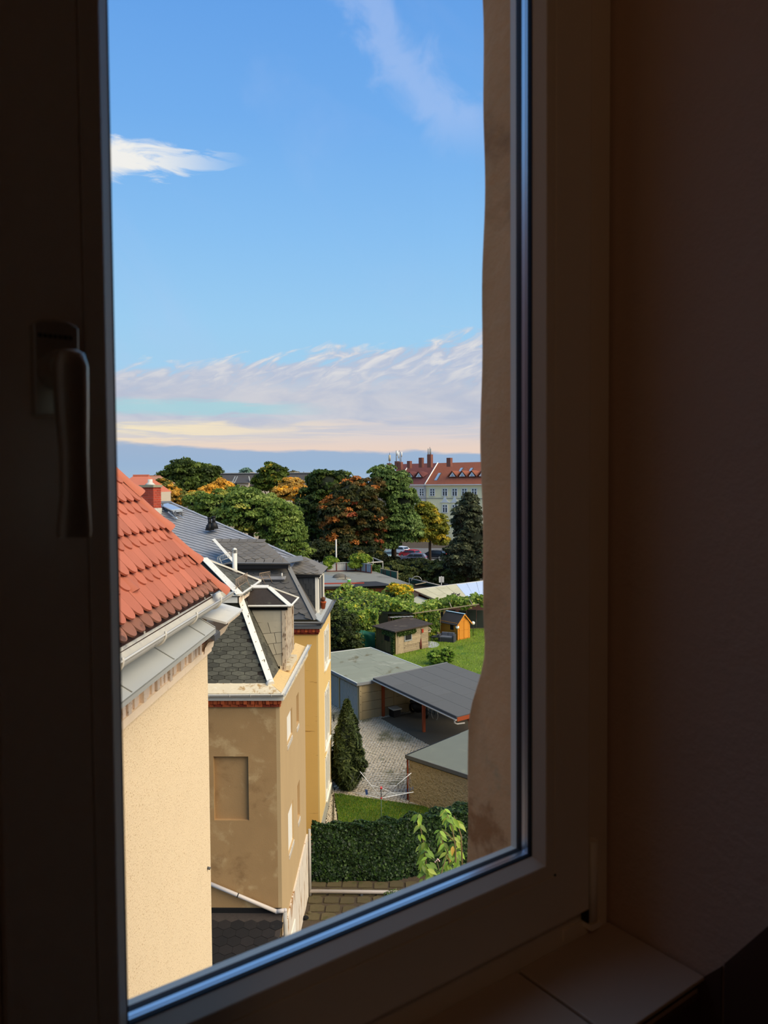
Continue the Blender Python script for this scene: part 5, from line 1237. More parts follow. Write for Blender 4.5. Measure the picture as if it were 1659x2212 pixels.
# ================================================================== GARDEN
mat('far_lawn', (104, 122, 30), .95, .2, .8, spots=[((66, 102, 18), .5, .52, .7), ((122, 146, 48), .8, .6, .75)])
fl = [V((-1.6, 49, 0)), V((9, 44, 0)), V((14, 60, 0)), V((14, 72, 0)), V((6.5, 72, 0)), V((2.2, 68, 0)), V((-.6, 62, 0))]
gl = tag(MB().slab([p+V((0, 0, .03)) for p in fl], (0, 0, -.05)).build('garden_lawn', P['far_lawn']), kind='structure')
grass(fl, 24000, .10, .016, gl, [((114, 138, 34), 5), ((88, 114, 24), 4), ((146, 158, 60), 1.5)], .03)
mat('grey_plank', (168, 148, 118), .95, .2, 3.0, rand=.2, stretch=(1, 1, .6), spots=[((92, 78, 60), 4.0, .58, .7, (1, 1, 3))])
mat('mossy_plank', (118, 100, 56), .95, .2, 3.0, rand=.2, stretch=(3, 3, .4), spots=[((76, 80, 36), 1.5, .56, .7)])
mat('shed_felt', (66, 56, 48), .95, .2, 2.0, spots=[((96, 84, 68), 1.2, .58, .7)]); mat('grey_frame', (150, 152, 150), .7, .08)
N0, R0_, L0 = gnd(855, 1415), gnd(925, 1400), gnd(813, 1400)
os_ = thing('old_wooden_shed', 'weathered grey plank shed with dark felt roof overgrown by ivy at the lawn edge', 'shed', (N0+R0_+L0)/3)
er, el_ = (R0_-N0), (L0-N0); lr, ll = er.length, el_.length; er.normalize(); el_.normalize(); nr1 = V((er.y, -er.x, 0)); nl1 = V((-el_.y, el_.x, 0))
if nr1.y > 0: nr1 = -nr1
if nl1.y > 0: nl1 = -nl1
b = MB(); b.slab([N0+er*.08+el_*.08, R0_+el_*.08, R0_+el_*ll, L0+er*.08], (0, 0, 1.85)); b.build('shed_body', P['black_void'], os_)
x = 0.0
while x < ll-.02:
    w_ = random.uniform(.15, .22); MB().obox(N0+el_*(x+w_/2)+nl1*random.uniform(-.01, .015)+V((0, 0, .92)), el_, nl1, Z3, (w_/2-.008, .015, .92+random.uniform(-.04, .02))).build('plank', P['mossy_plank'], os_); x += w_
x = 0.0
while x < .95:
    w_ = random.uniform(.15, .2); MB().obox(N0+er*(x+w_/2)+nr1*random.uniform(0, .02)+V((0, 0, .95)), er, nr1, Z3, (w_/2-.008, .015, .93)).build('plank', P['grey_plank'], os_); x += w_
z = 0.05
while z < 1.9:
    h_ = random.uniform(.13, .18)
    for (a0, a1) in ((.95, lr-.9), (lr-.88, lr)):
        if a0 < 1.0 and 1.02 < z+h_/2 < 1.6: a0 = 1.78
        if a1 > a0: MB().obox(N0+er*((a0+a1)/2)+nr1*random.uniform(0, .03)+V((0, 0, z+h_/2)), er, (nr1-Z3*.12).normalized(), Z3, ((a1-a0)/2-.01, .015, h_/2-.006)).build('plank', P['grey_plank'], os_)
    z += h_
wc_ = N0+er*1.36+nr1*.03+V((0, 0, 1.32)); o = MB().obox(wc_, er, nr1, Z3, (.36, .02, .25)).build('shed_window', P['matt_black'], os_)
q = MB()
for (dx, dz, hx, hz) in ((-.38, 0, .04, .3), (.38, 0, .04, .3), (0, .28, .4, .035), (0, -.3, .42, .05)): q.obox(wc_+er*dx+V((0, 0, dz))+nr1*.02, er, nr1, Z3, (hx, .025, hz))
q.build('window_frame', P['grey_frame'], o)
wl_ = N0+el_*1.3+nl1*.03+V((0, 0, 1.25)); MB().obox(wl_, el_, nl1, Z3, (.4, .02, .3)).build('shed_window', P['matt_black'], os_)
rc_ = [L0-er*.3+el_*.1+nl1*.1+V((0, 0, 1.95)), N0+nl1*.3+nr1*.3+V((0, 0, 2.0)), R0_+er*.25+nr1*.3+V((0, 0, 2.12)), R0_+er*.25+el_*(ll+.2)+V((0, 0, 2.2))]
plane_slab(MB(), rc_, .09).build('felt_roof', P['shed_felt'], os_)
q = MB()
for k in range(6): q.ball(rc_[3].lerp(rc_[2], .1+.03*k)+V((-.4*k, .1, .05)), .16, 7, 5, (1.6, 1, .3))
q.build('loose_sheet', P['grey_frame'], os_)
MB().obox(N0+er*(lr-.75)+nr1*.06+V((0, 0, 1.6)), er, nr1, Z3, (.09, .06, .15)).build('nesting_box', mat('red_paint', (176, 58, 30), .7, .1), os_)
iv = thing('shed_ivy', 'ivy climbing over the corner and window of the old plank shed', 'ivy', N0+nl1*.1+nr1*.1)
k = 3200; PQ = np.zeros((k, 3)); NQ = np.zeros((k, 3))
for i in range(k):
    r_ = random.random()
    if r_ < .35: p = N0+el_*random.uniform(.05, .5)+nl1*random.uniform(.02, .16)+V((0, 0, random.uniform(0, 1.9)))
    elif r_ < .75: p = N0+el_*random.uniform(0, 1.9)+nl1*random.uniform(.02, .2)+V((0, 0, random.uniform(1.45, 1.95)))
    else: p = N0+er*random.uniform(.1, 2.2)+nr1*random.uniform(.05, .18)+V((0, 0, 1.85-random.random()**2*.35))
    PQ[i] = p; NQ[i] = tuple(nl1+nr1*.4+V((0, 0, .5)))
foliage('leaves', PQ, NQ, .13, pal([((60, 78, 30), 4), ((44, 58, 22), 3), ((90, 104, 46), 1.5)], k), 'leaf', iv, .6, .7)
vn = thing('red_vine_stem', 'thin dark red climber on the plank wall of the old shed', 'vine', N0+er*(lr-1.0)+nr1*.1)
b = MB()
for k in range(5): b.tube([N0+er*(lr-1.0+.03*k)+nr1*.08, N0+er*(lr-1.06+.05*k)+nr1*.09+V((0, 0, .4)), N0+er*(lr-1.0+.02*k)+nr1*.08+V((0, 0, .75+.06*k))], .02, 4)
b.build('stem', mat('red_stem', (110, 56, 44), .9, .2), vn)

# wooden playhouse
F_ = gnd(988, 1384); G_ = gnd(1021, 1377.5); pe_ = (G_-F_); PWd = 1.6; pe_.normalize(); ps = V((-pe_.y, pe_.x, 0)); PLn = 2.1; pn = V((pe_.y, -pe_.x, 0))
mat('playhouse_wood', (214, 138, 40), .75, .12, 4.0, rand=.1, stretch=(1, 1, 4)); mat('playhouse_felt', (62, 58, 56), .95, .12, 3.0); mat('ridge_tin', (196, 226, 240), .5, .05)
ph = thing('wooden_playhouse', 'small orange wooden garden house with black felt gable roof and double door', 'garden house', F_+pe_*PWd/2+ps*PLn/2)
EVZ, RGZ = 1.5, 2.28
b = MB(); b.slab([F_+pe_*.03+pn*-.03, F_+pe_*(PWd-.03)-pn*.03, F_+pe_*(PWd-.03)-pn*.03+V((0, 0, EVZ)), F_+pe_*(PWd/2)-pn*.03+V((0, 0, RGZ-.06)), F_+pe_*.03-pn*.03+V((0, 0, EVZ))], ps*(PLn-.06)); b.build('house_body', P['stained_wood'], ph)
z = .02
while z < RGZ-.12:
    w_ = .118; hw = PWd/2 if z < EVZ else PWd/2*(RGZ-z-.06)/(RGZ-EVZ)
    if z < EVZ: MB().obox(F_-pe_*.012+ps*(PLn/2)+V((0, 0, z+w_/2)), ps, (pe_+Z3*.1).normalized(), Z3, (PLn/2, .012, w_/2-.003)).build('side_board', P['playhouse_wood'], ph)
    if hw > .08: MB().obox(F_+pe_*(PWd/2)+pn*.012+V((0, 0, z+w_/2)), pe_, (pn-Z3*.1).normalized(), Z3, (hw-.01, .012, w_/2-.003)).build('gable_board', P['playhouse_wood'], ph)
    z += w_
for k in range(2):
    c = F_+pe_*(PWd/2+(-.31 if k == 0 else .31))+pn*.035+V((0, 0, .92)); o = MB().obox(c, pe_, pn, Z3, (.30, .014, .82)).build('door', P['playhouse_wood'], ph)
    q = MB()
    for (dx, dz, hx, hz) in ((-.26, 0, .035, .82), (.26, 0, .035, .82), (0, .78, .3, .035), (0, -.02, .3, .03), (0, -.78, .3, .035)): q.obox(c+pe_*dx+V((0, 0, dz))+pn*.018, pe_, pn, Z3, (hx, .01, hz))
    q.build('door_batten', P['playhouse_wood'], o)
wq = F_-pe_*.03+ps*.62+V((0, 0, 1.12)); o = MB().obox(wq, ps, pe_, Z3, (.24, .02, .24)).build('window', P['matt_black'], ph)
q = MB()
for (dx, dz, hx, hz) in ((-.26, 0, .03, .28), (.26, 0, .03, .28), (0, -.27, .28, .03)): q.obox(wq+ps*dx+V((0, 0, dz))-pe_*.015, ps, pe_, Z3, (hx, .02, hz))
q.build('window_frame', P['playhouse_wood'], o)
rg = F_+pe_*(PWd/2)+V((0, 0, RGZ))
for s_ in (-1, 1):
    ev = F_+pe_*(PWd/2+s_*(PWd/2+.16))+V((0, 0, EVZ-.14)); q = MB(); pts = [ev+pn*.14, rg+pn*.14, rg+ps*(PLn+.12), ev+ps*(PLn+.12)]; q.slab(pts, (0, 0, .03)); q.build('roof_panel', P['playhouse_felt'], ph)
    MB().bar(ev+pn*.15-V((0, 0, .03)), rg+pn*.15-V((0, 0, .02)), .03, .10).build('barge_board', P['playhouse_wood'], ph)
MB().bar(rg+pn*.15+V((0, 0, .04)), rg+ps*(PLn+.12)+V((0, 0, .04)), .18, .04).build('ridge_cap', P['ridge_tin'], ph)
# garden furniture
mat('rattan', (56, 58, 62), .85, .15, 20.0); mat('cushion', (96, 100, 108), .95, .08)
sp = gnd(966, 1386); sf = thing('garden_sofa', 'dark grey rattan garden sofa with grey cushions beside the orange garden house', 'sofa', sp)
sx_, sy_ = V((.93, -.37, 0)), V((.37, .93, 0))
for nm, (dx, dy, dz), hs_, mm in (('seat', (0, 0, .2), (.62, .36, .2), 'rattan'), ('backrest', (0, .34, .45), (.62, .06, .34), 'rattan'), ('armrest', (-.66, 0, .33), (.07, .38, .33), 'rattan'), ('armrest', (.66, 0, .33), (.07, .38, .33), 'rattan'), ('cushion', (0, -.03, .44), (.58, .32, .06), 'cushion'), ('cushion', (-.29, .24, .62), (.28, .07, .18), 'cushion'), ('cushion', (.29, .24, .62), (.28, .07, .18), 'cushion')):
    bevel(MB().obox(sp+sx_*dx+sy_*dy+V((0, 0, dz)), sx_, sy_, Z3, hs_).build(nm, P[mm], sf), .04, 2)
tp2 = gnd(944, 1385); gt = thing('garden_table', 'low dark garden table in front of the rattan sofa', 'table', tp2)
bevel(MB().obox(tp2+V((0, 0, .42)), sx_, sy_, Z3, (.42, .34, .03)).build('tabletop', P['rattan'], gt), .01)
for (a, c) in ((-1, -1), (1, -1), (1, 1), (-1, 1)): MB().obox(tp2+sx_*a*.38+sy_*c*.29+V((0, 0, .2)), sx_, sy_, Z3, (.03, .03, .2)).build('leg', P['rattan'], gt)
tv = tp2+sx_*.1+V((0, 0, .45)); tpn = thing('table_plant', 'small pot plant standing on the low garden table', 'plant', tv)
MB().tube([tv, tv+V((0, 0, .18))], [.08, .11], 10).build('pot', P['grey_frame'], tpn); MB().ball(tv+V((0, 0, .28)), .13, 8, 6).build('leaves', mat('table_leaves', (110, 96, 66), .9, .3, 20), tpn)
mat('globe', (250, 246, 232), .35, .02)
for (px, py, lab, gb) in ((988, 1355, 'white globe lamp on a pole at the corner of the orange garden house', 1384), (1022, 1346, 'white globe lamp half hidden behind the orange garden house gable', 1376)):
    g_ = gnd(px, gb-1); c = at(px, py, g_.y-.25); g_ = V((c.x, c.y, 0)); lt = thing('globe_lamp', lab, 'lamp', g_)
    MB().ball(c, .17, 14, 10).build('globe', P['globe'], lt); MB().tube([g_, c], .025, 6).build('pole', P['matt_black'], lt)
g_ = gnd(927, 1396); c = at(926.5, 1361, g_.y); bhd = thing('bird_house', 'little white and brown bird house on a post by the old plank shed', 'bird house', g_)
MB().tube([g_, c-V((0, 0, .15))], .03, 6).build('post', P['mossy_plank'], bhd); o = MB().box(tuple(c-V((.15, .12, .17))), tuple(c+V((.15, .12, .08)))).build('box', mat('bird_white', (226, 206, 182), .8, .1), bhd)
MB().slab([c+V((-.24, -.16, .05)), c+V((.24, -.16, .05)), c+V((0, -.16, .26))], (0, .34, 0)).build('roof', P['grey_plank'], bhd); MB().ball(c+V((0, -.12, -.02)), .05, 8, 6).build('hole', P['matt_black'], o)
q = gnd(930, 1393); gv = tag(MB().slab([q+V((.75*math.cos(a), 1.3*math.sin(a), .045)) for a in [2*math.pi*k/20 for k in range(20)]], (0, 0, -.03)).build('gravel_circle', mat('pale_gravel', (176, 178, 182), .95, .3, 12.0, bump=.03, bscale=14)), 'round patch of pale gravel on the lawn by the old plank shed', 'gravel patch')
for k, (px, py, rx, ry, lab) in enumerate(((939, 1418, 17, 18, 'round light green bush on the lawn nearer the old plank shed'), (967, 1414, 17, 19, 'round light green bush on the lawn nearer the orange garden house'))):
    g_ = gnd(px, 1436); bb = blob(px, py, rx, ry, g_.y)
    tree('round_bush', lab, g_, [bb], 60, 42, .16, .13, [((104, 128, 44), 4), ((78, 104, 30), 3), ((142, 156, 74), 1.5)], 'bush', 'pair of round bushes on the garden lawn', .75, .05)
# tarpaulin, planter, posts
tq = gnd(785, 1400); tpl = thing('green_tarpaulin', 'dark green tarpaulin draped over a stack beside the old plank shed', 'tarpaulin', tq)
G = []
for i in range(8):
    row = []
    for j in range(10):
        f, g_f = i/7, j/9; row.append(tq+V((-.9+1.9*g_f, .2-.35*math.sin(math.pi*.5*f)+.08*math.sin(g_f*11+f*3), 1.5*f*(1-.25*g_f*f)+.0)))
    G.append(row)
G.append([p+V((0, .9, .05)) for p in G[-1]]); MB().sheet(G).build('sheet', mat('tarp', (22, 92, 68), .6, .2, 3.0), tpl)
pq = gnd(786, 1409)-V((0, 0, 0)); plr = thing('stone_planter', 'row of flat pale blocks in front of the green tarpaulin', 'planter', pq)
for k in range(2): MB().box((pq.x-.75+.55*k, pq.y-.2, 0), (pq.x-.23+.55*k, pq.y+.2, .38)).build('block', P['mossy_plank'], plr)

# ---- vine pergola
VX0, VX1 = -9.0, 8.6
vg = thing('vine_pergola', 'long pergola smothered in pale green vine leaves behind the sheds', 'vine', (-2, 70, 0))
k = 15000; PQ = []; NQ = []
for i in range(k):
    r_ = random.random()
    if r_ < .40:       # leaf roof
        x = random.uniform(-9, 1.2); y = random.uniform(66, 79.5); s_ = (y-66)/18
        z = 2.8+.5*max(0, s_-.5)+.35*math.sin(x*1.1+y*.5)+.25*math.sin(x*2.7-y*.9)+random.uniform(-.1, .25)-.2*s_
        PQ.append((x, y, z)); NQ.append((0, -.35, 1))
    elif r_ < .68:     # hanging front on the left
        x = random.uniform(-9, -2.1); z = random.random()**.8*2.9; lump = .5*math.sin(x*1.6)+.3*math.sin(x*3.7+z*2)
        PQ.append((x, 65.4+lump*.8-.5*(1-z/3)+random.uniform(-.25, .2)+(x+5)*.02, z)); NQ.append((0, -1, .5))
    elif r_ < .92:     # band along the beam to the right
        x = random.uniform(-1.5, 8.4); y = 67.8+(2.2 if x > 3.2 else 0)+random.uniform(-.3, 2.2); z = 2.55+.12*x*.5+.18*math.sin(x*2.9)+random.uniform(-.55, .35)
        PQ.append((x, y, z)); NQ.append((0, -.6, .8))
    else:
        x = random.choice((-.4, 1.6, 2.6, 3.0))+random.uniform(-.45, .45); z = random.uniform(.3, 2.6); PQ.append((x, 67.5+random.uniform(-.2, .2), z)); NQ.append((0, -1, .4))
PQ = np.array(PQ); NQ = np.array(NQ)
wv = np.sin(PQ[:, 0]*1.3+PQ[:, 1]*.7)*np.sin(PQ[:, 2]*2.1+PQ[:, 0]*.5)
cc = pal([((98, 118, 40), 5), ((72, 94, 28), 4), ((136, 146, 66), 2.2), ((150, 144, 40), .7)], len(PQ), None, .28); cc[:, :3] *= (1+.22*wv)[:, None]
foliage('leaves', PQ, NQ, .30, cc, 'leaf', vg, .55, .8)
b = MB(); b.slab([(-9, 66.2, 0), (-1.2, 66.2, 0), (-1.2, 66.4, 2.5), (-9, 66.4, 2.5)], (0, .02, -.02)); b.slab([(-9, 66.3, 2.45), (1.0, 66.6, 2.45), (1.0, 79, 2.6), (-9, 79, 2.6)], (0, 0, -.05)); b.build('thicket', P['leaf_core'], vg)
bm0, bm1 = at(830, 1334, 67.0), at(1035, 1305, 67.0)
MB().bar(bm0, bm1, .08, .08).build('beam', P['grey_plank'], vg)
for px in (848, 898, 951):
    p = at(px, 1334-(px-830)*.14, 67.0); MB().tube([V((p.x, p.y, 0)), p], .032, 6).build('post', P['mossy_plank'], vg)
for k in range(5): MB().bar(bm0.lerp(bm1, .05+.22*k)+V((0, 0, .04)), bm0.lerp(bm1, .05+.22*k)+V((0, 3.0, .04)), .06, .06).build('rafter', P['grey_plank'], vg)
# yellowing shrub beside the flat roof
tree('yellow_shrub', 'yellow-leaved shrub at the corner of the flat roofed workshop', gnd(865, 1330), [blob(868, 1278, 18, 16, 76), blob(855, 1272, 12, 12, 77)], 70, 45, .35, .28, [((196, 164, 36), 5), ((164, 150, 40), 3), ((108, 116, 36), 2)], 'bush', None, .5, .06)
# dark bushes under the pergola on the left
tree('dark_garden_bush', 'dark green bushes filling the corner between the yellow house and the old shed', gnd(725, 1405), [blob(735, 1360, 45, 48, 63), blob(760, 1385, 22, 30, 62.4), blob(712, 1330, 20, 50, 63.5)], 150, 50, .42, .22, [((52, 62, 26), 5), ((38, 46, 18), 4), ((86, 94, 42), 1.2)], 'bush', None, .8, .06)
tree('trellis_bush', 'narrow dark climber on a trellis behind the garden table', gnd(940, 1372), [blob(938, 1352, 13, 26, 71)], 60, 40, .35, .22, [((56, 66, 34), 4), ((40, 50, 24), 3)], 'bush', None, .7, .05)
fnc = thing('dark_garden_fence', 'dark screen fence standing behind the orange garden house', 'fence', (5.5, 73, 0))
for k in range(9): MB().box((1.6+.95*k, 72.6, 0), (2.5+.95*k, 72.65, 1.7+.05*(k % 2))).build('panel', mat('screen', (44, 52, 46), .9, .2) if 'screen' not in MATS else P['screen'], fnc)
cbx = gnd(965, 1372); o = MB().box((cbx.x-.25, cbx.y+1.0, 0), (cbx.x+.2, cbx.y+1.05, 2.35)).build('bamboo_screen', mat('bamboo', (176, 148, 102), .9, .15)); tag(o, 'upright tan bamboo screen behind the black roof of the orange garden house', 'screen')
tcp = at(987, 1326, 72.0); o = MB().tube([V((tcp.x, 72.0, 0)), V((tcp.x, 72.0, tcp.z+.1)), V((tcp.x, 72.0, tcp.z+.3))], [.14, .14, .17], 10).build('clay_chimney_pot', P['red_brick']); tag(o, 'orange clay flue pipe rising behind the orange garden house', 'flue')

# ================================================================== FLAT WORKSHOP
mat('roof_gravel', (132, 130, 118), .95, .12, .6, spots=[((104, 102, 92), .35, .5, .7), ((164, 160, 144), .5, .6, .72)]); mat('brick_wall', (138, 74, 46), .95, .2, 3.0); mat('black_felt', (46, 46, 46), .9, .15, 1.0)
mat('fence_white', (196, 192, 182), .8, .08, 5.0, rand=.08); mat('fence_steel', (150, 160, 168), .6, .08, 5.0, rand=.06); mat('rust_post', (112, 56, 44), .8, .2); mat('green_panel', (28, 84, 68), .7, .12, 4.0); mat('old_timber', (150, 138, 112), .9, .2, 4.0); mat('red_beam', (178, 70, 52), .7, .15)
WZ = 3.2
fp_ = [gnd(680, 1268, WZ), gnd(893, 1263, WZ), gnd(812, 1235, WZ), gnd(770, 1231, WZ), gnd(690, 1236, WZ)]
fw = thing('flat_workshop', 'flat roofed workshop with worn grey roof behind the vine pergola', 'building', V((-4, 86, 0)))
MB().slab([V((p.x, p.y, 0)) for p in fp_], (0, 0, WZ-.15)).build('wall', P['brick_wall'], fw); MB().slab([p+V((0, 0, -.15)) for p in fp_], (0, 0, .15)).build('flat_roof', P['roof_gravel'], fw)
MB().bar(fp_[0]+V((0, -.1, -.1)), fp_[1]+V((.1, -.1, -.1)), .12, .25).build('eave_board', P['black_felt'], fw)
MB().slab([gnd(762, 1268, WZ+.02), gnd(852, 1264.5, WZ+.02), gnd(812, 1256, WZ+.02), gnd(770, 1258, WZ+.02)], (0, 0, .02)).build('felt_patch', P['black_felt'], fw)
MB().slab([gnd(700, 1241, WZ+.01), gnd(730, 1247, WZ+.01), gnd(755, 1262, WZ+.01), gnd(690, 1268, WZ+.01)], (0, 0, .015)).build('roof_sheet', mat('roof_blue', (128, 132, 128), .8, .1, 2.0), fw)
o = MB().bar(V((-8.6, 80.6, 3.28)), V((-4.0, 81.0, 3.28)), .12, .14).build('red_roof_batten', P['red_beam']); tag(o, 'long red beam lying along the near edge of the flat workshop roof', 'beam')
p = gnd(746, 1252, WZ); o = MB().tube([p, p+V((0, 0, .55))], .05, 8).build('roof_vent', P['zinc_dark']); tag(o, 'thin grey vent pipe standing on the flat workshop roof', 'vent pipe')
p = gnd(754, 1258, WZ); bk = thing('green_bucket', 'bright green bucket left on the flat workshop roof', 'bucket', p)
MB().tube([p, p+V((0, 0, .3))], [.15, .2], 14).build('bucket_body', mat('bucket_green', (96, 196, 70), .5, .05), bk); MB().tube([p+V((0, 0, .3)), p+V((0, 0, .34))], .21, 14).build('bucket_rim', mat('bucket_white', (230, 230, 224), .5, .04), bk)
p = gnd(734, 1248, WZ); o = MB().ball(p, 1.0, 14, 8, (.85, .6, .5)).build('tarp_mound', mat('grey_tarp', (104, 98, 88), .9, .3, 3.0, bump=.1, bscale=4)); tag(o, 'crumpled grey mound on the flat workshop roof', 'mound')
o = MB().slab([gnd(726, 1252, WZ+.02), gnd(752, 1252, WZ+.02), gnd(756, 1249, WZ+.02), gnd(735, 1248, WZ+.02)], (0, 0, .06)).build('roof_boards', P['old_timber']); tag(o, 'pale loose boards on the roof beside the grey mound', 'boards')
# fences on its far edge
fe = thing('board_fence', 'pale vertical board fence with rusty posts at the back of the flat roof', 'fence', gnd(740, 1236, WZ))
f0, f1, f2 = at(706, 1240, 92.5), at(769, 1233, 93.2), at(803, 1236.5, 90.5); f0.z = f1.z = f2.z = WZ
for (a, c, n_, mm) in ((f0, f1, 22, 'fence_white'), (f1, f2, 12, 'fence_steel')):
    d = (c-a).normalized(); w_ = (c-a).length/n_; nn_ = V((d.y, -d.x, 0))
    for k in range(n_): MB().obox(a+d*(w_*(k+.5))+nn_*(.02 if k % 2 else 0)+V((0, 0, .52)), d, nn_, Z3, (w_/2-.012, .02, .5)).build('board', P[mm], fe)
    for k in range(4): MB().obox(a+d*((c-a).length*k/3)+nn_*.06+V((0, 0, .52)), d, nn_, Z3, (.05, .05, .54)).build('post', P['rust_post'], fe)
    MB().bar(a+V((0, 0, 1.06)), c+V((0, 0, 1.06)), .22, .06).build('coping', P[mm], fe); MB().bar(a+nn_*.08+V((0, 0, .05)), c+nn_*.08+V((0, 0, .05)), .06, .1).build('rail', P['rust_post'], fe)
gf = thing('green_panel_fence', 'dark green panel fence with thin reddish posts beside the flat roof', 'fence', gnd(840, 1250, 0))
a, c = at(823, 1246, 91.0), at(858.5, 1252, 87.5); a.z = c.z = 2.75; d = (c-a).normalized(); nn_ = V((d.y, -d.x, 0)); L_ = (c-a).length
MB().obox((a+c)/2+V((0, 0, .45)), d, nn_, Z3, (L_/2, .03, .48)).build('panel', P['green_panel'], gf)
for f in (.16, .28, .62): MB().obox(a+d*L_*f+nn_*.05+V((0, 0, .45)), d, nn_, Z3, (.05, .03, .46)).build('post', P['rust_post'], gf)
for f in (0, 1): MB().obox(a+d*L_*f+V((0, 0, -.9)), d, nn_, Z3, (.09, .07, 1.95)).build('end_post', P['old_timber'], gf)
MB().bar(a+V((0, 0, .95)), c+V((0, 0, .95)), .1, .08).build('coping', P['old_timber'], gf)
tree('fence_vine', 'bushy vine climbing over the middle of the pale board fence', gnd(775, 1236), [blob(778, 1208, 20, 13, 92.8), blob(770, 1219, 14, 9, 92.6)], 70, 45, .5, .32, [((108, 124, 40), 4), ((80, 100, 30), 3), ((146, 140, 50), 1.5)], 'vine', None, .6, .06)
tree('fence_vine', 'small vine bush at the end of the pale board fence by the slate dormer', gnd(716, 1240), [blob(714, 1211, 13, 8, 93), blob(708, 1222, 6, 10, 92.5)], 36, 40, .4, .3, [((112, 128, 40), 4), ((80, 104, 30), 3)], 'vine', None, .6, .06)
tree('ivy_bush', 'leafy dark bush between the steel boards and the green panel fence', at(806, 1045, 95)-V((0, 0, EYE)), [blob(806, 1233, 15, 12, 95)], 50, 45, .45, .34, [((62, 84, 34), 4), ((44, 62, 24), 3), ((120, 132, 66), 1)], 'bush', None, .75, .06)
mf_ = thing('metal_canopy_frame', 'light metal canopy frame standing behind the board fence', 'canopy', gnd(815, 1226))
pc4 = [at(790, 1206, 100), at(806, 1205, 103), at(827, 1213.5, 99), at(789, 1216, 97)]
for i in range(4): MB().bar(pc4[i], pc4[(i+1) % 4], .12, .12).build('rail', P['steel_grey'], mf_)
MB().bar(at(786, 1215.5, 97), at(827, 1213.5, 99), .12, .16).build('rail', P['steel_grey'], mf_)
for p in pc4: MB().tube([V((p.x, p.y, 0)), p], .06, 6).build('post', P['steel_grey'], mf_)
for (px, py, pb, lab) in ((726, 1165, 1232, 'tall white pole behind the pale board fence'), (646, 1172, 1205, 'short white pole in the green tree beside the slate roof')):
    q = at(px, py, 94.0 if px > 700 else 66.0); o = MB().tube([V((q.x, q.y, 0)), q], .10 if px > 700 else .05, 8).build('white_pole', P['fence_white']); tag(o, lab, 'pole')
# pale roofed shed on the right
mat('pale_roof', (206, 196, 158), .9, .10, 1.2, rand=.05, spots=[((176, 166, 124), .8, .56, .7)]); mat('white_roof', (206, 218, 236), .6, .04, 2.0); mat('brown_shed', (62, 36, 27), .9, .25, 2.0)
PZ = 2.2
def gp_(px, py): return gnd(px, py, PZ)
ps_ = thing('pale_roofed_shed', 'brown shed with broad pale beige sheet roof and white end section', 'shed', V((5.5, 75, 0)))
FL, FR, NL, NR = gp_(892, 1275), gp_(1050, 1255), gp_(961, 1305), gp_(1050, 1290)
for i in range(7):
    for j in range(3):
        f0_, f1_ = i/7+.002, (i+1)/7-.002; h0, h1 = j/3+.003, (j+1)/3-.003
        Q = [FL.lerp(FR, f0_).lerp(NL.lerp(NR, f0_), h1), FL.lerp(FR, f1_).lerp(NL.lerp(NR, f1_), h1), FL.lerp(FR, f1_).lerp(NL.lerp(NR, f1_), h0), FL.lerp(FR, f0_).lerp(NL.lerp(NR, f0_), h0)]
        MB().slab(Q, (0, 0, .05)).build('roof_sheet', P['white_roof' if i*1.0+j*.35 > 3.9 else 'pale_roof'], ps_)
MB().bar(FL+V((0, 0, .06)), FR+V((0, 0, .06)), .25, .08).build('roof_edge', P['fence_white'], ps_); MB().bar(FL, NL, .1, .16).build('roof_edge', P['old_timber'], ps_)
ins = lambda p, k: V((p.x, p.y, 0))
MB().slab([V((FL.x+.6, FL.y-.6, 0)), V((NL.x+.1, NL.y+.7, 0)), V((NR.x, NR.y+.7, 0)), V((FR.x, FR.y-.6, 0))], (0, 0, PZ-.05)).build('wall', P['brown_shed'], ps_)
for k in range(6): MB().bar(NL.lerp(NR, .1+.16*k)+V((0, 0, -.1)), NL.lerp(NR, .1+.16*k)+V((0, 1.2, -.1)), .1, .12).build('rafter', P['rust_post'], ps_)
o = MB().slab([gnd(884, 1300, 1.8), gnd(902, 1288, 1.8), gnd(965, 1310, 1.8), gnd(925, 1314, 1.8)], (0, 0, .05)).build('lower_sheet', mat('lower_sheet', (184, 184, 160), .85, .12, 1.5), ps_)
mat('bird_dark', (52, 50, 52), .8, .1)
for (px, py) in ((978, 1286), (982, 1287), (990, 1287.5)):
    q = gp_(px, py)+V((0, 0, .05)); dk = thing('pigeon', 'small dark bird sitting on the pale beige shed roof', 'bird', q, 'birds on the pale shed roof')
    MB().ball(q+V((0, 0, .09)), .11, 8, 6, (1.5, .8, .8)).build('body', P['bird_dark'], dk); MB().ball(q+V((.14, 0, .2)), .055, 6, 5).build('head', P['bird_dark'], dk)
nf = thing('green_net_frame', 'pipe frame with dark green netting between the flat roof and the pale roofed shed', 'frame', gnd(905, 1275))
a, c, e = at(884, 1249, 97), at(952, 1265, 93), at(922, 1258, 95)
MB().tube([a, c], .07, 6).build('pipe', P['steel_grey'], nf); MB().tube([e, at(897, 1263, 92)], .07, 6).build('pipe', P['old_timber'], nf)
for q in (a, c): MB().tube([V((q.x, q.y, 0)), q], .06, 6).build('post', P['steel_grey'], nf)
MB().slab([a-V((0, 0, .1)), c-V((0, 0, .1)), V((c.x, c.y, 1.2)), V((a.x, a.y, 1.2))], (0, .03, 0)).build('netting', mat('net_green', (26, 62, 48), .8, .3, 3.0), nf)
MB().tube([at(900+11*math.cos(t_), 1255-10*math.sin(t_), 93) for t_ in [math.pi*k/10 for k in range(11)]], .045, 5).build('hoop', P['steel_grey'], nf)
sg_ = thing('white_sign', 'blank white double panel sign on a grey post before the dark hedge', 'sign', gnd(953, 1275))
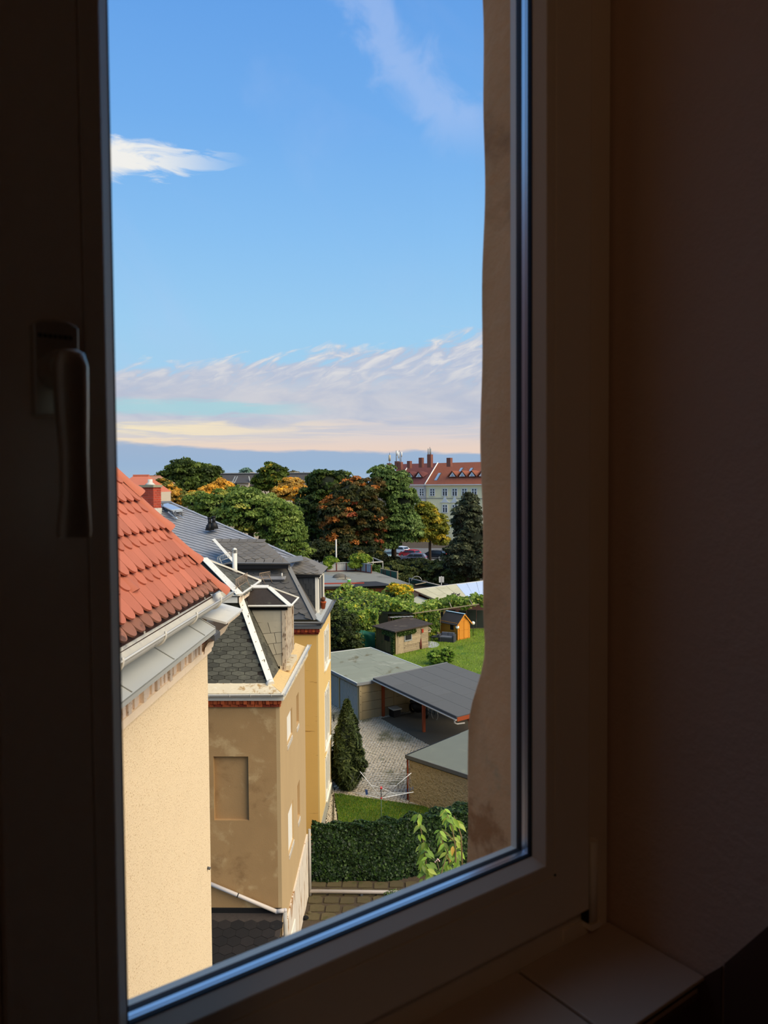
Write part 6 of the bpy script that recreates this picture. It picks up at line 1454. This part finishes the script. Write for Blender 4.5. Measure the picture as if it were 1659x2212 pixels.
q = at(953.5, 1252, 88.0); MB().tube([V((q.x, q.y, 0)), q+V((0, 0, .4))], .06, 8).build('post', P['steel_grey'], sg_)
for s_ in (-.17, .17): MB().box((q.x+s_-.13, q.y-.1, q.z-.33), (q.x+s_+.13, q.y-.06, q.z+.36)).build('panel', P['fence_white'], sg_)

# ================================================================== STREET AND CARS
b = MB().slab([(-30, 118, .03), (60, 112, .03), (60, 158, .03), (-30, 165, .03)], (0, 0, -.06)); tag(b.build('street', P['asphalt']), kind='structure')
mat('car_glass', (40, 48, 56), .1, .05); mat('tyre', (24, 24, 24), .9, .1); mat('tail_red', (190, 30, 30), .4, .1); mat('lamp_white', (230, 230, 230), .3, .02)
def car(name, label, pos, ang_, rgb, kind='hatch'):
    L_, W_, H_ = (4.6, 1.8, 1.5) if kind == 'estate' else (4.1, 1.75, 1.48); m_ = mat('paint_'+str(rgb[0])+str(rgb[2]), rgb, .28, .03, 2.0, spec=.6)
    f = V((math.cos(ang_), math.sin(ang_), 0)); s = V((-f.y, f.x, 0)); t = thing(name, label, 'car', pos)
    def pt(x, y, z): return pos+f*x+s*y+V((0, 0, z))
    h = L_/2
    if kind == 'estate': prof = [(-h, .35), (-h, .85), (-h+.1, 1.0), (-h+.45, 1.42), (-.2, 1.5), (.55, 1.42), (1.25, .98), (h-.15, .82), (h, .6), (h, .35)]
    else: prof = [(-h, .35), (-h, .8), (-h+.12, 1.0), (-h+.5, 1.4), (-.1, 1.48), (.5, 1.4), (1.15, .98), (h-.15, .8), (h, .58), (h, .35)]
    def wy(z): return W_/2 if z < 1.0 else W_/2-.16*(z-1.0)/.5-.02
    b = MB(); n = len(prof); l_ = [pt(x, wy(z), z) for x, z in prof]; r_ = [pt(x, -wy(z), z) for x, z in prof]
    b.add(l_+r_, [tuple(range(n)), tuple(range(2*n-1, n-1, -1))]+[(i, (i+1) % n, (i+1) % n+n, i+n) for i in range(n)]); bevel(b.build('body', m_, t), .06, 2)
    for sg2 in (1, -1):
        for (x0, x1, x2, x3) in (((-h+.62), -.25, -.2, -h+.38), ((-.12), .48, 1.02, -.12)):
            q = MB(); yy = sg2*(W_/2-.12); yb = sg2*(W_/2-.005); q.add([pt(x3, yb, 1.01), pt(x2, yb, 1.01), pt(x1, yy, 1.38), pt(x0, yy, 1.38)], [(0, 1, 2, 3)]); q.build('side_window', P['car_glass'], t)
        for x in (-h+.78, h-.78): wheel(pt(x, sg2*(W_/2-.06), .31), s, .31, .2, t, 'wheel', 'tyre', 14); MB().tube([pt(x, sg2*(W_/2-.02), .31), pt(x, sg2*(W_/2+.045), .31)], .19, 10).build('hubcap', P['steel_grey'], t)
        MB().obox(pt(-h-.01, sg2*(W_/2-.2), .86), f, s, Z3, (.03, .16, .1)).build('tail_light', P['tail_red'], t); MB().obox(pt(h-.02, sg2*(W_/2-.25), .7), f, s, Z3, (.05, .2, .08)).build('headlight', P['lamp_white'], t)
    MB().add([pt(-h+.13, W_/2-.16, 1.03), pt(-h+.13, -W_/2+.16, 1.03), pt(-h+.43, -W_/2+.2, 1.38), pt(-h+.43, W_/2-.2, 1.38)], [(0, 1, 2, 3)]).build('rear_window', P['car_glass'], t)
    MB().add([pt(1.22, W_/2-.14, 1.01), pt(1.22, -W_/2+.14, 1.01), pt(.60, -W_/2+.2, 1.40), pt(.60, W_/2-.2, 1.40)], [(0, 1, 2, 3)]).build('windscreen', P['car_glass'], t)
    MB().obox(pt(-h-.02, 0, .6), f, s, Z3, (.02, .26, .06)).build('number_plate', P['lamp_white'], t)
    return t
cg = 'cars parked in the street'
for args in (('car', 'red hatchback parked in the street under the trees', gnd(886, 1204), 2.45, (196, 30, 40), 'hatch'), ('car', 'black estate car parked in the street under the trees', gnd(936, 1206.5), 2.75, (24, 28, 36), 'estate'),
             ('car', 'grey-green car with its headlights towards the gardens', gnd(838, 1207), -1.1, (112, 136, 132), 'hatch'), ('car', 'white car half hidden by leaves behind the dark hedge', gnd(862, 1196), 2.5, (222, 226, 230), 'hatch'),
             ('car', 'grey-blue car low in the shade behind the dark street hedge', gnd(893, 1213), 2.9, (104, 112, 136), 'estate')):
    tag(car(*args), group=cg)

# ================================================================== RED ROOFED APARTMENT HOUSE
mat('far_lilac', (236, 222, 206), .9, .03); mat('far_cream', (255, 240, 190), .9, .03); mat('far_roof_dark', (122, 70, 64), .9, .12, .5, bump=.05, bscale=3.0); mat('far_roof_red', (150, 86, 62), .9, .14, .6, bump=.05, bscale=3.0); mat('far_white', (236, 234, 226), .8, .03); mat('far_pane', (66, 74, 82), .2, .2, 1.0); mat('sky_pane', (150, 176, 200), .12, .05); mat('far_brick', (132, 82, 68), .9, .15, 1.0); mat('antenna_grey', (150, 152, 150), .6, .1); mat('antenna_tan', (196, 180, 150), .7, .1)
AP = at(838, 1047, 198); AR = at(1060, 1047, 180); AP.z = AR.z = 0; ae = (AR-AP).normalized(); an_ = V((-ae.y, ae.x, 0)); AL = (AR-AP).length
if an_.y < 0: an_ = -an_
def ab(s, w_, z): return AP+ae*s+an_*w_+V((0, 0, z))
EVA, RDA = 13.75, 19.25
def along(px): r_ = (px-865)/FPX; return (r_*AP.y-AP.x)/(ae.x-r_*ae.y)
WS = [along(p) for p in (889, 911, 934, 961, 982, 1003, 1024)]; SM = along(920)
ah = thing('apartment_house', 'long pale apartment house with red tiled roof and small gabled dormers beyond the trees', 'building', ab(AL/2, 5, 0))
for (s0, s1, mm, rm) in ((0, SM, 'far_lilac', 'far_roof_dark'), (SM, AL, 'far_cream', 'far_roof_red')):
    MB().slab([ab(s0, 0, 0), ab(s1, 0, 0), ab(s1, 11, 0), ab(s0, 11, 0)], (0, 0, EVA)).build('wall', P[mm], ah)
    q = MB(); q.slab([ab(s0, -.5, EVA-.05), ab(s1, -.5, EVA-.05), ab(s1, .4, EVA+.75), ab(s1, 5.5, RDA), ab(s0, 5.5, RDA), ab(s0, .4, EVA+.75)], an_*.01-V((0, 0, .2))); q.slab([ab(s0, 5.5, RDA), ab(s1, 5.5, RDA), ab(s1, 11.5, EVA), ab(s0, 11.5, EVA)], (0, 0, -.2))
    q.build('roof', P[rm], ah)
    MB().bar(ab(s0, -.35, EVA-.12), ab(s1, -.35, EVA-.12), .5, .24).build('eave_cornice', P['far_white'], ah); MB().bar(ab(s0, -.06, 10.3), ab(s1, -.06, 10.3), .12, .14).build('string_course', P['antenna_grey'], ah)
q = MB(); q.tube([ab(SM, -.6, EVA+.0), ab(SM, .4, EVA+.9), ab(SM, 5.5, RDA+.1)], .16, 5); q.build('party_wall_strip', P['far_white'], ah); MB().tube([ab(3.2, .4, EVA+.9), ab(3.2, 5.5, RDA+.1)], .14, 5).build('party_wall_strip', P['far_white'], ah)
MB().tube([ab(SM-.4, -.5, EVA-.2), ab(SM+.1, -.2, EVA-1.2), ab(SM+.1, -.2, 0)], .1, 6).build('downpipe', P['antenna_grey'], ah)
for s_ in WS:
    for (z0, z1, orn) in ((10.85, 12.65, 0), (6.75, 8.65, 1), (3.2, 5.0, 0)):
        hw = .72; o = MB().obox(ab(s_, -.02, (z0+z1)/2), ae, an_, Z3, (hw, .05, (z1-z0)/2)).build('window', P['far_pane'], ah)
        q = MB()
        for dx in (-hw, 0, hw): q.obox(ab(s_+dx, -.09, (z0+z1)/2), ae, an_, Z3, (.12, .06, (z1-z0)/2+.1))
        for z in (z0, z0+(z1-z0)*.68, z1): q.obox(ab(s_, -.09, z), ae, an_, Z3, (hw+.1, .06, .075))
        if s_ < WS[2]+.5: q.obox(ab(s_, -.09, z0+(z1-z0)*.34), ae, an_, Z3, (hw, .05, .05))
        q.build('window_frame', P['far_white'], o)
        if orn and s_ > WS[2]+.5:
            q = MB().slab([ab(s_-1.5, -.15, z1+.55), ab(s_+1.5, -.15, z1+.55), ab(s_+.75, -.15, z1+.9), ab(s_+.25, -.15, z1+1.9), ab(s_, -.15, z1+2.3), ab(s_-.25, -.15, z1+1.9), ab(s_-.75, -.15, z1+.9)], an_*.15); q.build('window_pediment', P['far_white'], o)
def rf_(s_, f, h=0): return ab(s_, .4+5.1*f, EVA+.75+(RDA-EVA-.75)*f+h)
for s_, rm in ((along(880), 'far_roof_dark'), (along(899), 'far_roof_dark'), (along(972), 'far_roof_red'), (along(993), 'far_roof_red'), (along(1014), 'far_roof_red'), (along(1036), 'far_roof_red')):
    c = rf_(s_, .24); o = MB().slab([c-ae*.9-an_*.6, c+ae*.9-an_*.6, c-an_*.6+V((0, 0, 1.15))], an_*.1).build('roof_dormer', P['far_white'], ah)
    MB().slab([c-ae*.35-an_*.66+V((0, 0, .12)), c+ae*.35-an_*.66+V((0, 0, .12)), c-an_*.66+V((0, 0, .62))], an_*.05).build('dormer_pane', P['sky_pane'], o)
    q = MB()
    for sg2 in (-1, 1): q.slab([c+ae*sg2*1.5-an_*.8-V((0, 0, .1)), c-an_*.8+V((0, 0, 1.35)), c+an_*1.9+V((0, 0, 1.35)), c+ae*sg2*1.9+an_*1.2+V((0, 0, .9))], (0, 0, .12))
    q.build('dormer_roof', P[rm], o)
for (s_, f0_, f1_, hw) in ((along(938), .05, .42, .45), (along(980), .5, .68, .4), (along(1002), .5, .66, .4)):
    o = MB().slab([rf_(s_-hw, f0_, .15), rf_(s_+hw, f0_, .15), rf_(s_+hw, f1_, .15), rf_(s_-hw, f1_, .15)], (0, 0, -.15)).build('skylight', P['sky_pane'], ah)
    MB().bar(rf_(s_+hw, f0_, .12), rf_(s_+hw, f1_, .12), .1, .2).build('skylight_frame', P['zinc_dark'], o)
for (px, py, w_, h_) in ((841, 1008, .8, 1.3), (858, 1003, .8, 1.2), (865, 1003, .8, 1.0), (884.5, 1000, .75, .9), (910, 998, .8, 1.5), (929, 998, .95, 2.3), (971, 996, .95, 1.2)):
    q = at(px, py, 200-.1*(px-838)); MB().obox(q+V((0, 0, h_/2-.9)), ae, an_, Z3, (w_*.6, .5, h_/2+.5)).build('chimney', P['far_brick'], ah)
an = 'aerials on the red roof'
for (px, yb, yt, mm, lab) in ((841.5, 1002, 981, 'antenna_tan', 'tan mobile phone aerial at the tree end of the red roof'), (928.5, 992, 969, 'antenna_grey', 'grey mobile phone aerial on the tallest chimney of the red roof'), (863, 1000, 976, 'antenna_grey', 'cluster of thin mobile phone masts on the red roof between chimneys')):
    Yq = 200-.1*(px-838); q0, q1 = at(px, yb, Yq), at(px, yt, Yq); t = thing('roof_aerial', lab, 'antenna', q0, an); MB().tube([q0, q1+V((0, 0, .4))], .06, 6).build('mast', P['zinc_dark'], t)
    if px == 863:
        for (p2, a_, c_) in ((856, 999, 973), (866, 1000, 976)): MB().tube([at(p2, a_, Yq), at(p2, c_, Yq)], .13, 6).build('mast', P['antenna_grey'], t)
        for (p2, a_, c_) in ((857.5, 984, 974), (861, 990, 977), (867.5, 987, 976)): MB().tube([at(p2, a_, Yq), at(p2, c_, Yq)], .2, 6).build('aerial_panel', P['far_white'], t)
    elif mm == 'antenna_tan': MB().tube([at(px, 996, Yq), at(px, 983, Yq)], .28, 8).build('aerial_panel', P[mm], t)
    else:
        for dx in (-3.5, 0.5, 2): MB().tube([at(px+dx, 985, Yq), at(px+dx, 969, Yq)], .17, 6).build('aerial_panel', P[mm], t)
for k, (px, lab) in enumerate(((1.0, None),)): pass

# ================================================================== FAR SLATE HOUSE, FAR RED ROOFS
mat('far_slate', (74, 72, 72), .8, .2, 1.0, bump=.05, bscale=4); mat('far_wall', (206, 190, 166), .9, .05); mat('far_red', (196, 112, 84), .9, .12, .5); mat('far_tan', (176, 124, 96), .9, .12, .5)
sh = thing('far_slate_house', 'distant house with dark slate mansard roof and a pale dormer between the trees', 'building', at(560, 1060, 190)*1.0)
z1 = at(0, 1027, 190).z; zb = at(0, 1043, 188).z; xl, xr = at(455, 1040, 190).x, at(715, 1040, 190).x
q = MB(); q.box((xl, 188, 0), (xr, 205, zb)); q.build('wall', P['far_wall'], sh); q = MB(); plane_slab(q, [(xl, 187.5, zb-1.2), (xr, 187.5, zb-1.2), (xr, 190, z1), (xl, 190, z1)], .2); plane_slab(q, [(xl, 190, z1), (xr, 190, z1), (xr, 206, z1+.2), (xl, 206, z1+.2)], .2); q.build('mansard_slope', P['far_slate'], sh); MB().bar((xl, 189.8, z1+.1), (xr, 189.8, z1+.1), .3, .2).build('roof_edge', P['antenna_grey'], sh)
a, c = at(512, 1062, 186.5), at(537, 1044, 186.5); MB().box((a.x, 186.5, 6), (c.x, 188.5, c.z)).build('dormer_wall', P['far_wall'], sh)
a2, c2 = at(521, 1060, 186.4), at(529, 1049, 186.4); MB().box((a2.x, 186.38, a2.z), (c2.x, 186.5, c2.z)).build('dormer_window', mat('far_window_brown', (96, 60, 50), .5, .2), sh)
MB().slab([at(508, 1043.5, 186), at(541, 1043.5, 186), at(537, 1029, 190), at(513, 1029, 190)], (0, .1, .15)).build('dormer_roof', P['far_slate'], sh)
for (p0, p1) in (((513, 1029), (506, 1044)), ((508, 1029), (501, 1044)), ((537.5, 1029), (541, 1044))): MB().bar(at(*p0, 187.4), at(*p1, 186), .25, .12).build('flashing', P['antenna_grey'], sh)
for (px, py, w_, h_, mm) in ((653, 1035, .4, 1.6, 'antenna_tan'), (503, 1026, .6, .5, 'far_wall'), (545, 1025, .5, .6, 'far_wall'), (625, 1025, .5, .5, 'far_wall'), (640, 1024, .5, .5, 'far_wall')): q = at(px, py, 191); MB().box((q.x-w_, 190.6, q.z-h_), (q.x+w_, 191.4, q.z+h_)).build('chimney', P[mm], sh)
MB().tube([at(656, 1032, 191), at(656, 1019, 191)], .12, 6).build('flue', P['zinc_dark'], sh)
def gable(name, label, px0, px1, py_t, py_e, Y, m_, lean=.22):
    zr, ze = at(0, py_t, Y).z, at(0, py_e, Y).z; x0, x1 = at(px0, 1040, Y).x, at(px1, 1040, Y).x; dd = (x1-x0)
    t = thing(name, label, 'building', ((x0+x1)/2, Y+3, 0)); MB().box((x0, Y, 0), (x1, Y+8, ze)).build('wall', P['far_wall'], t)
    q = MB(); plane_slab(q, [(x0, Y-.3, ze), (x1, Y-.3, ze), (x1-dd*lean, Y+4, zr), (x0+dd*lean, Y+4, zr)], .2); plane_slab(q, [(x1, Y-.3, ze), (x1, Y+8.3, ze), (x1-dd*lean, Y+4, zr)], .2); plane_slab(q, [(x1, Y+8.3, ze), (x0, Y+8.3, ze), (x0+dd*lean, Y+4, zr), (x1-dd*lean, Y+4, zr)], .2); plane_slab(q, [(x0, Y+8.3, ze), (x0, Y-.3, ze), (x0+dd*lean, Y+4, zr)], .2)
    q.build('roof', P[m_], t); MB().bar((x0+dd*lean, Y+4, zr+.05), (x1-dd*lean, Y+4, zr+.05), .3, .15).build('ridge', P[m_], t); return t
gable('salmon_roofed_house', 'house with salmon hipped roof behind the brick chimney', 235, 312, 1029, 1066, 70, 'far_red', .27)
gable('tan_roofed_house', 'distant house with faded tan roof beside the large round tree', 288, 352, 1030, 1046, 150, 'far_tan', .3)
gable('tan_roofed_house', 'distant low roof glimpsed over the salmon hipped roof', 280, 318, 1033, 1042, 170, 'far_tan', .3)

# ================================================================== TREES
MAPLE = [((58, 74, 24), 5), ((44, 56, 18), 4), ((84, 92, 32), 1.5)]
YEL = [((196, 146, 44), 4), ((168, 128, 44), 3), ((120, 110, 40), 2)]
def gb(px, Y): q = at(px, 1045, Y); return V((q.x, q.y, 0))
tree('round_oak', 'large round dark green tree rising over the brick chimney on the skyline', gb(412, 165), [blob(410, 1022, 52, 33, 165), blob(372, 1036, 30, 26, 165), blob(446, 1032, 34, 34, 165), blob(410, 1050, 60, 30, 164)], 190, 60, 1.15, .75, [((62, 76, 26), 5), ((48, 60, 20), 4), ((84, 96, 36), 1.6)], core=.8, trunk=.5)
tree('autumn_tree', 'dark green tree turning yellow beside the distant slate house', gb(585, 165), [blob(588, 1022, 30, 24, 165), blob(570, 1042, 24, 20, 165), blob(600, 1045, 26, 22, 165)], 110, 55, .95, .7, [((70, 84, 24), 5), ((58, 70, 20), 3), ((150, 130, 40), 1.6)], core=.75, trunk=.4)
tree('golden_tree', 'golden yellow tree in front of the distant slate house', gb(478, 140), [blob(478, 1052, 26, 18, 140), blob(455, 1064, 28, 18, 138), blob(430, 1075, 30, 16, 135)], 110, 50, .75, .55, [((186, 142, 48), 5), ((166, 124, 44), 3), ((120, 110, 44), 2.5)], core=.55, trunk=.3)
tree('golden_tree', 'golden tree just beside the brick chimney below the round dark tree', gb(365, 120), [blob(362, 1066, 26, 26, 120), blob(385, 1078, 24, 20, 118), blob(352, 1048, 14, 16, 120)], 120, 50, .6, .48, [((182, 138, 48), 5), ((156, 118, 44), 3), ((90, 90, 36), 3)], core=.55, trunk=.3)
tree('bronze_tree', 'thin bronze and yellow tree between the slate house and the dark maple', gb(635, 150), [blob(632, 1050, 28, 24, 150), blob(612, 1066, 26, 18, 148), blob(650, 1068, 20, 20, 146)], 120, 55, .7, .5, [((176, 138, 58), 5), ((150, 122, 60), 3), ((214, 164, 44), 1.6)], core=.5, trunk=.3)
tree('pine_top', 'blue-green pine top peeping over the distant slate roof', gb(532, 215), [blob(532, 1020, 13, 9, 215)], 30, 30, .6, .6, [((104, 128, 112), 1)], core=.5, trunk=.3)
tree('far_bush', 'brownish treetop behind the yellow chimney of the distant slate house', gb(632, 215), [blob(632, 1024, 16, 6, 215)], 24, 30, .6, .6, [((92, 84, 54), 1)], core=.5, trunk=.3)
tree('walnut_tree', 'broad light green tree behind the blue slate roof', gb(540, 66), [blob(545, 1105, 78, 52, 66), blob(470, 1095, 52, 42, 68), blob(600, 1130, 56, 56, 65), blob(520, 1075, 50, 24, 68), blob(630, 1165, 30, 40, 64), blob(430, 1085, 34, 22, 70), blob(648, 1195, 24, 22, 64)], 420, 62, .55, .27, [((98, 114, 48), 5), ((76, 94, 34), 4), ((126, 138, 68), 2), ((144, 138, 58), .6)], core=.82, trunk=.35, cspread=.12)
tree('dark_maple', 'tall dark green maple standing behind the orange tinted one', gb(705, 124), [blob(704, 1050, 44, 40, 124), blob(672, 1100, 38, 52, 123), blob(720, 1110, 56, 66, 125), blob(680, 1160, 40, 48, 122), blob(740, 1040, 26, 24, 125)], 250, 60, .95, .58, [((50, 66, 22), 5), ((38, 50, 16), 4), ((74, 84, 30), 1.4)], core=.82, trunk=.45)
tree('orange_maple', 'dark maple with orange autumn patches in front of the taller green trees', gb(765, 116), [blob(765, 1070, 56, 42, 116), blob(740, 1115, 58, 50, 115), blob(795, 1120, 46, 54, 116), blob(735, 1170, 50, 36, 114), blob(790, 1175, 40, 32, 115), blob(805, 1052, 22, 22, 116)], 330, 56, .85, .52, [((58, 58, 24), 5), ((42, 46, 18), 4), ((92, 72, 32), 2), ((150, 92, 38), 1.1), ((124, 62, 34), .5)], core=.82, trunk=.45, cspread=.16)
tree('ash_tree', 'tall light green ash tree in front of the red roofed apartment house', gb(850, 120), [blob(846, 1045, 42, 42, 120), blob(868, 1080, 34, 46, 119), blob(855, 1125, 46, 46, 119), blob(882, 1140, 36, 34, 118), blob(820, 1030, 20, 26, 120), blob(835, 1170, 32, 20, 118)], 290, 60, .8, .50, [((90, 108, 52), 5), ((70, 88, 40), 4), ((112, 128, 70), 2)], core=.8, trunk=.45)
tree('yellowing_maple', 'small maple turning yellow in front of the pale apartment house', gb(928, 126), [blob(922, 1112, 28, 26, 126), blob(940, 1135, 30, 30, 126), blob(910, 1150, 26, 26, 125), blob(952, 1162, 22, 16, 126), blob(915, 1098, 16, 16, 126)], 170, 52, .7, .46, [((116, 114, 34), 5), ((90, 94, 28), 4), ((160, 138, 40), 1.5)], core=.62, trunk=.28)
tree('grey_willow', 'dark grey-green tree at the right of the dark hedge covering the apartment house', gb(1010, 100), [blob(1008, 1118, 34, 44, 100), blob(1018, 1165, 44, 46, 100), blob(995, 1200, 40, 36, 99), blob(1030, 1215, 50, 40, 99), blob(1015, 1085, 18, 22, 100)], 250, 60, .62, .42, [((62, 66, 42), 5), ((46, 50, 32), 4), ((84, 88, 60), 1.2)], core=.75, trunk=.3)
tree('back_hedge', 'wide olive hedge of shrubs along the street behind the gardens', gb(910, 105), [blob(860, 1232, 46, 22, 105), blob(910, 1230, 48, 26, 104), blob(955, 1236, 46, 30, 103), blob(1000, 1240, 46, 30, 102), blob(880, 1250, 40, 18, 103), blob(835, 1240, 20, 18, 106)], 300, 55, .55, .36, [((86, 90, 42), 5), ((60, 66, 28), 4), ((108, 106, 54), 1.2), ((46, 52, 24), 2)], 'hedge', core=.85, trunk=.12)
tree('street_hedge', 'low black-green hedge in the shade in front of the parked cars', gb(860, 118), [blob(850, 1216, 34, 13, 118), blob(890, 1217, 30, 11, 117), blob(820, 1213, 24, 20, 118)], 90, 50, .5, .4, [((34, 40, 20), 4), ((24, 28, 14), 3)], 'hedge', core=.85, trunk=.1)
tree('understory_thicket', 'deep green thicket under the maples behind the board fence', gb(740, 108), [blob(690, 1190, 40, 26, 108), blob(750, 1200, 50, 24, 107), blob(800, 1200, 34, 18, 108)], 160, 50, .6, .42, [((44, 50, 22), 4), ((32, 38, 16), 4), ((90, 84, 34), .6)], 'bush', core=.85, trunk=.12)
# wide belt of far treetops closing the horizon
for k, (px, Y, rx, ry, py) in enumerate(((240, 260, 60, 10, 1043), (700, 280, 60, 9, 1042), (1080, 240, 70, 26, 1040), (160, 230, 50, 16, 1040))):
    tree('far_tree', ('far grey-green treetop left of the skyline houses', 'far grey-green treetop behind the dark maple', 'far tree behind the end of the apartment house', 'far tree beyond the salmon roofed house')[k], gb(px, Y), [blob(px, py, rx, ry, Y)], 50, 34, 1.4, 1.0, [((84, 98, 62), 1), ((72, 86, 54), 1)], core=.85, trunk=.4)
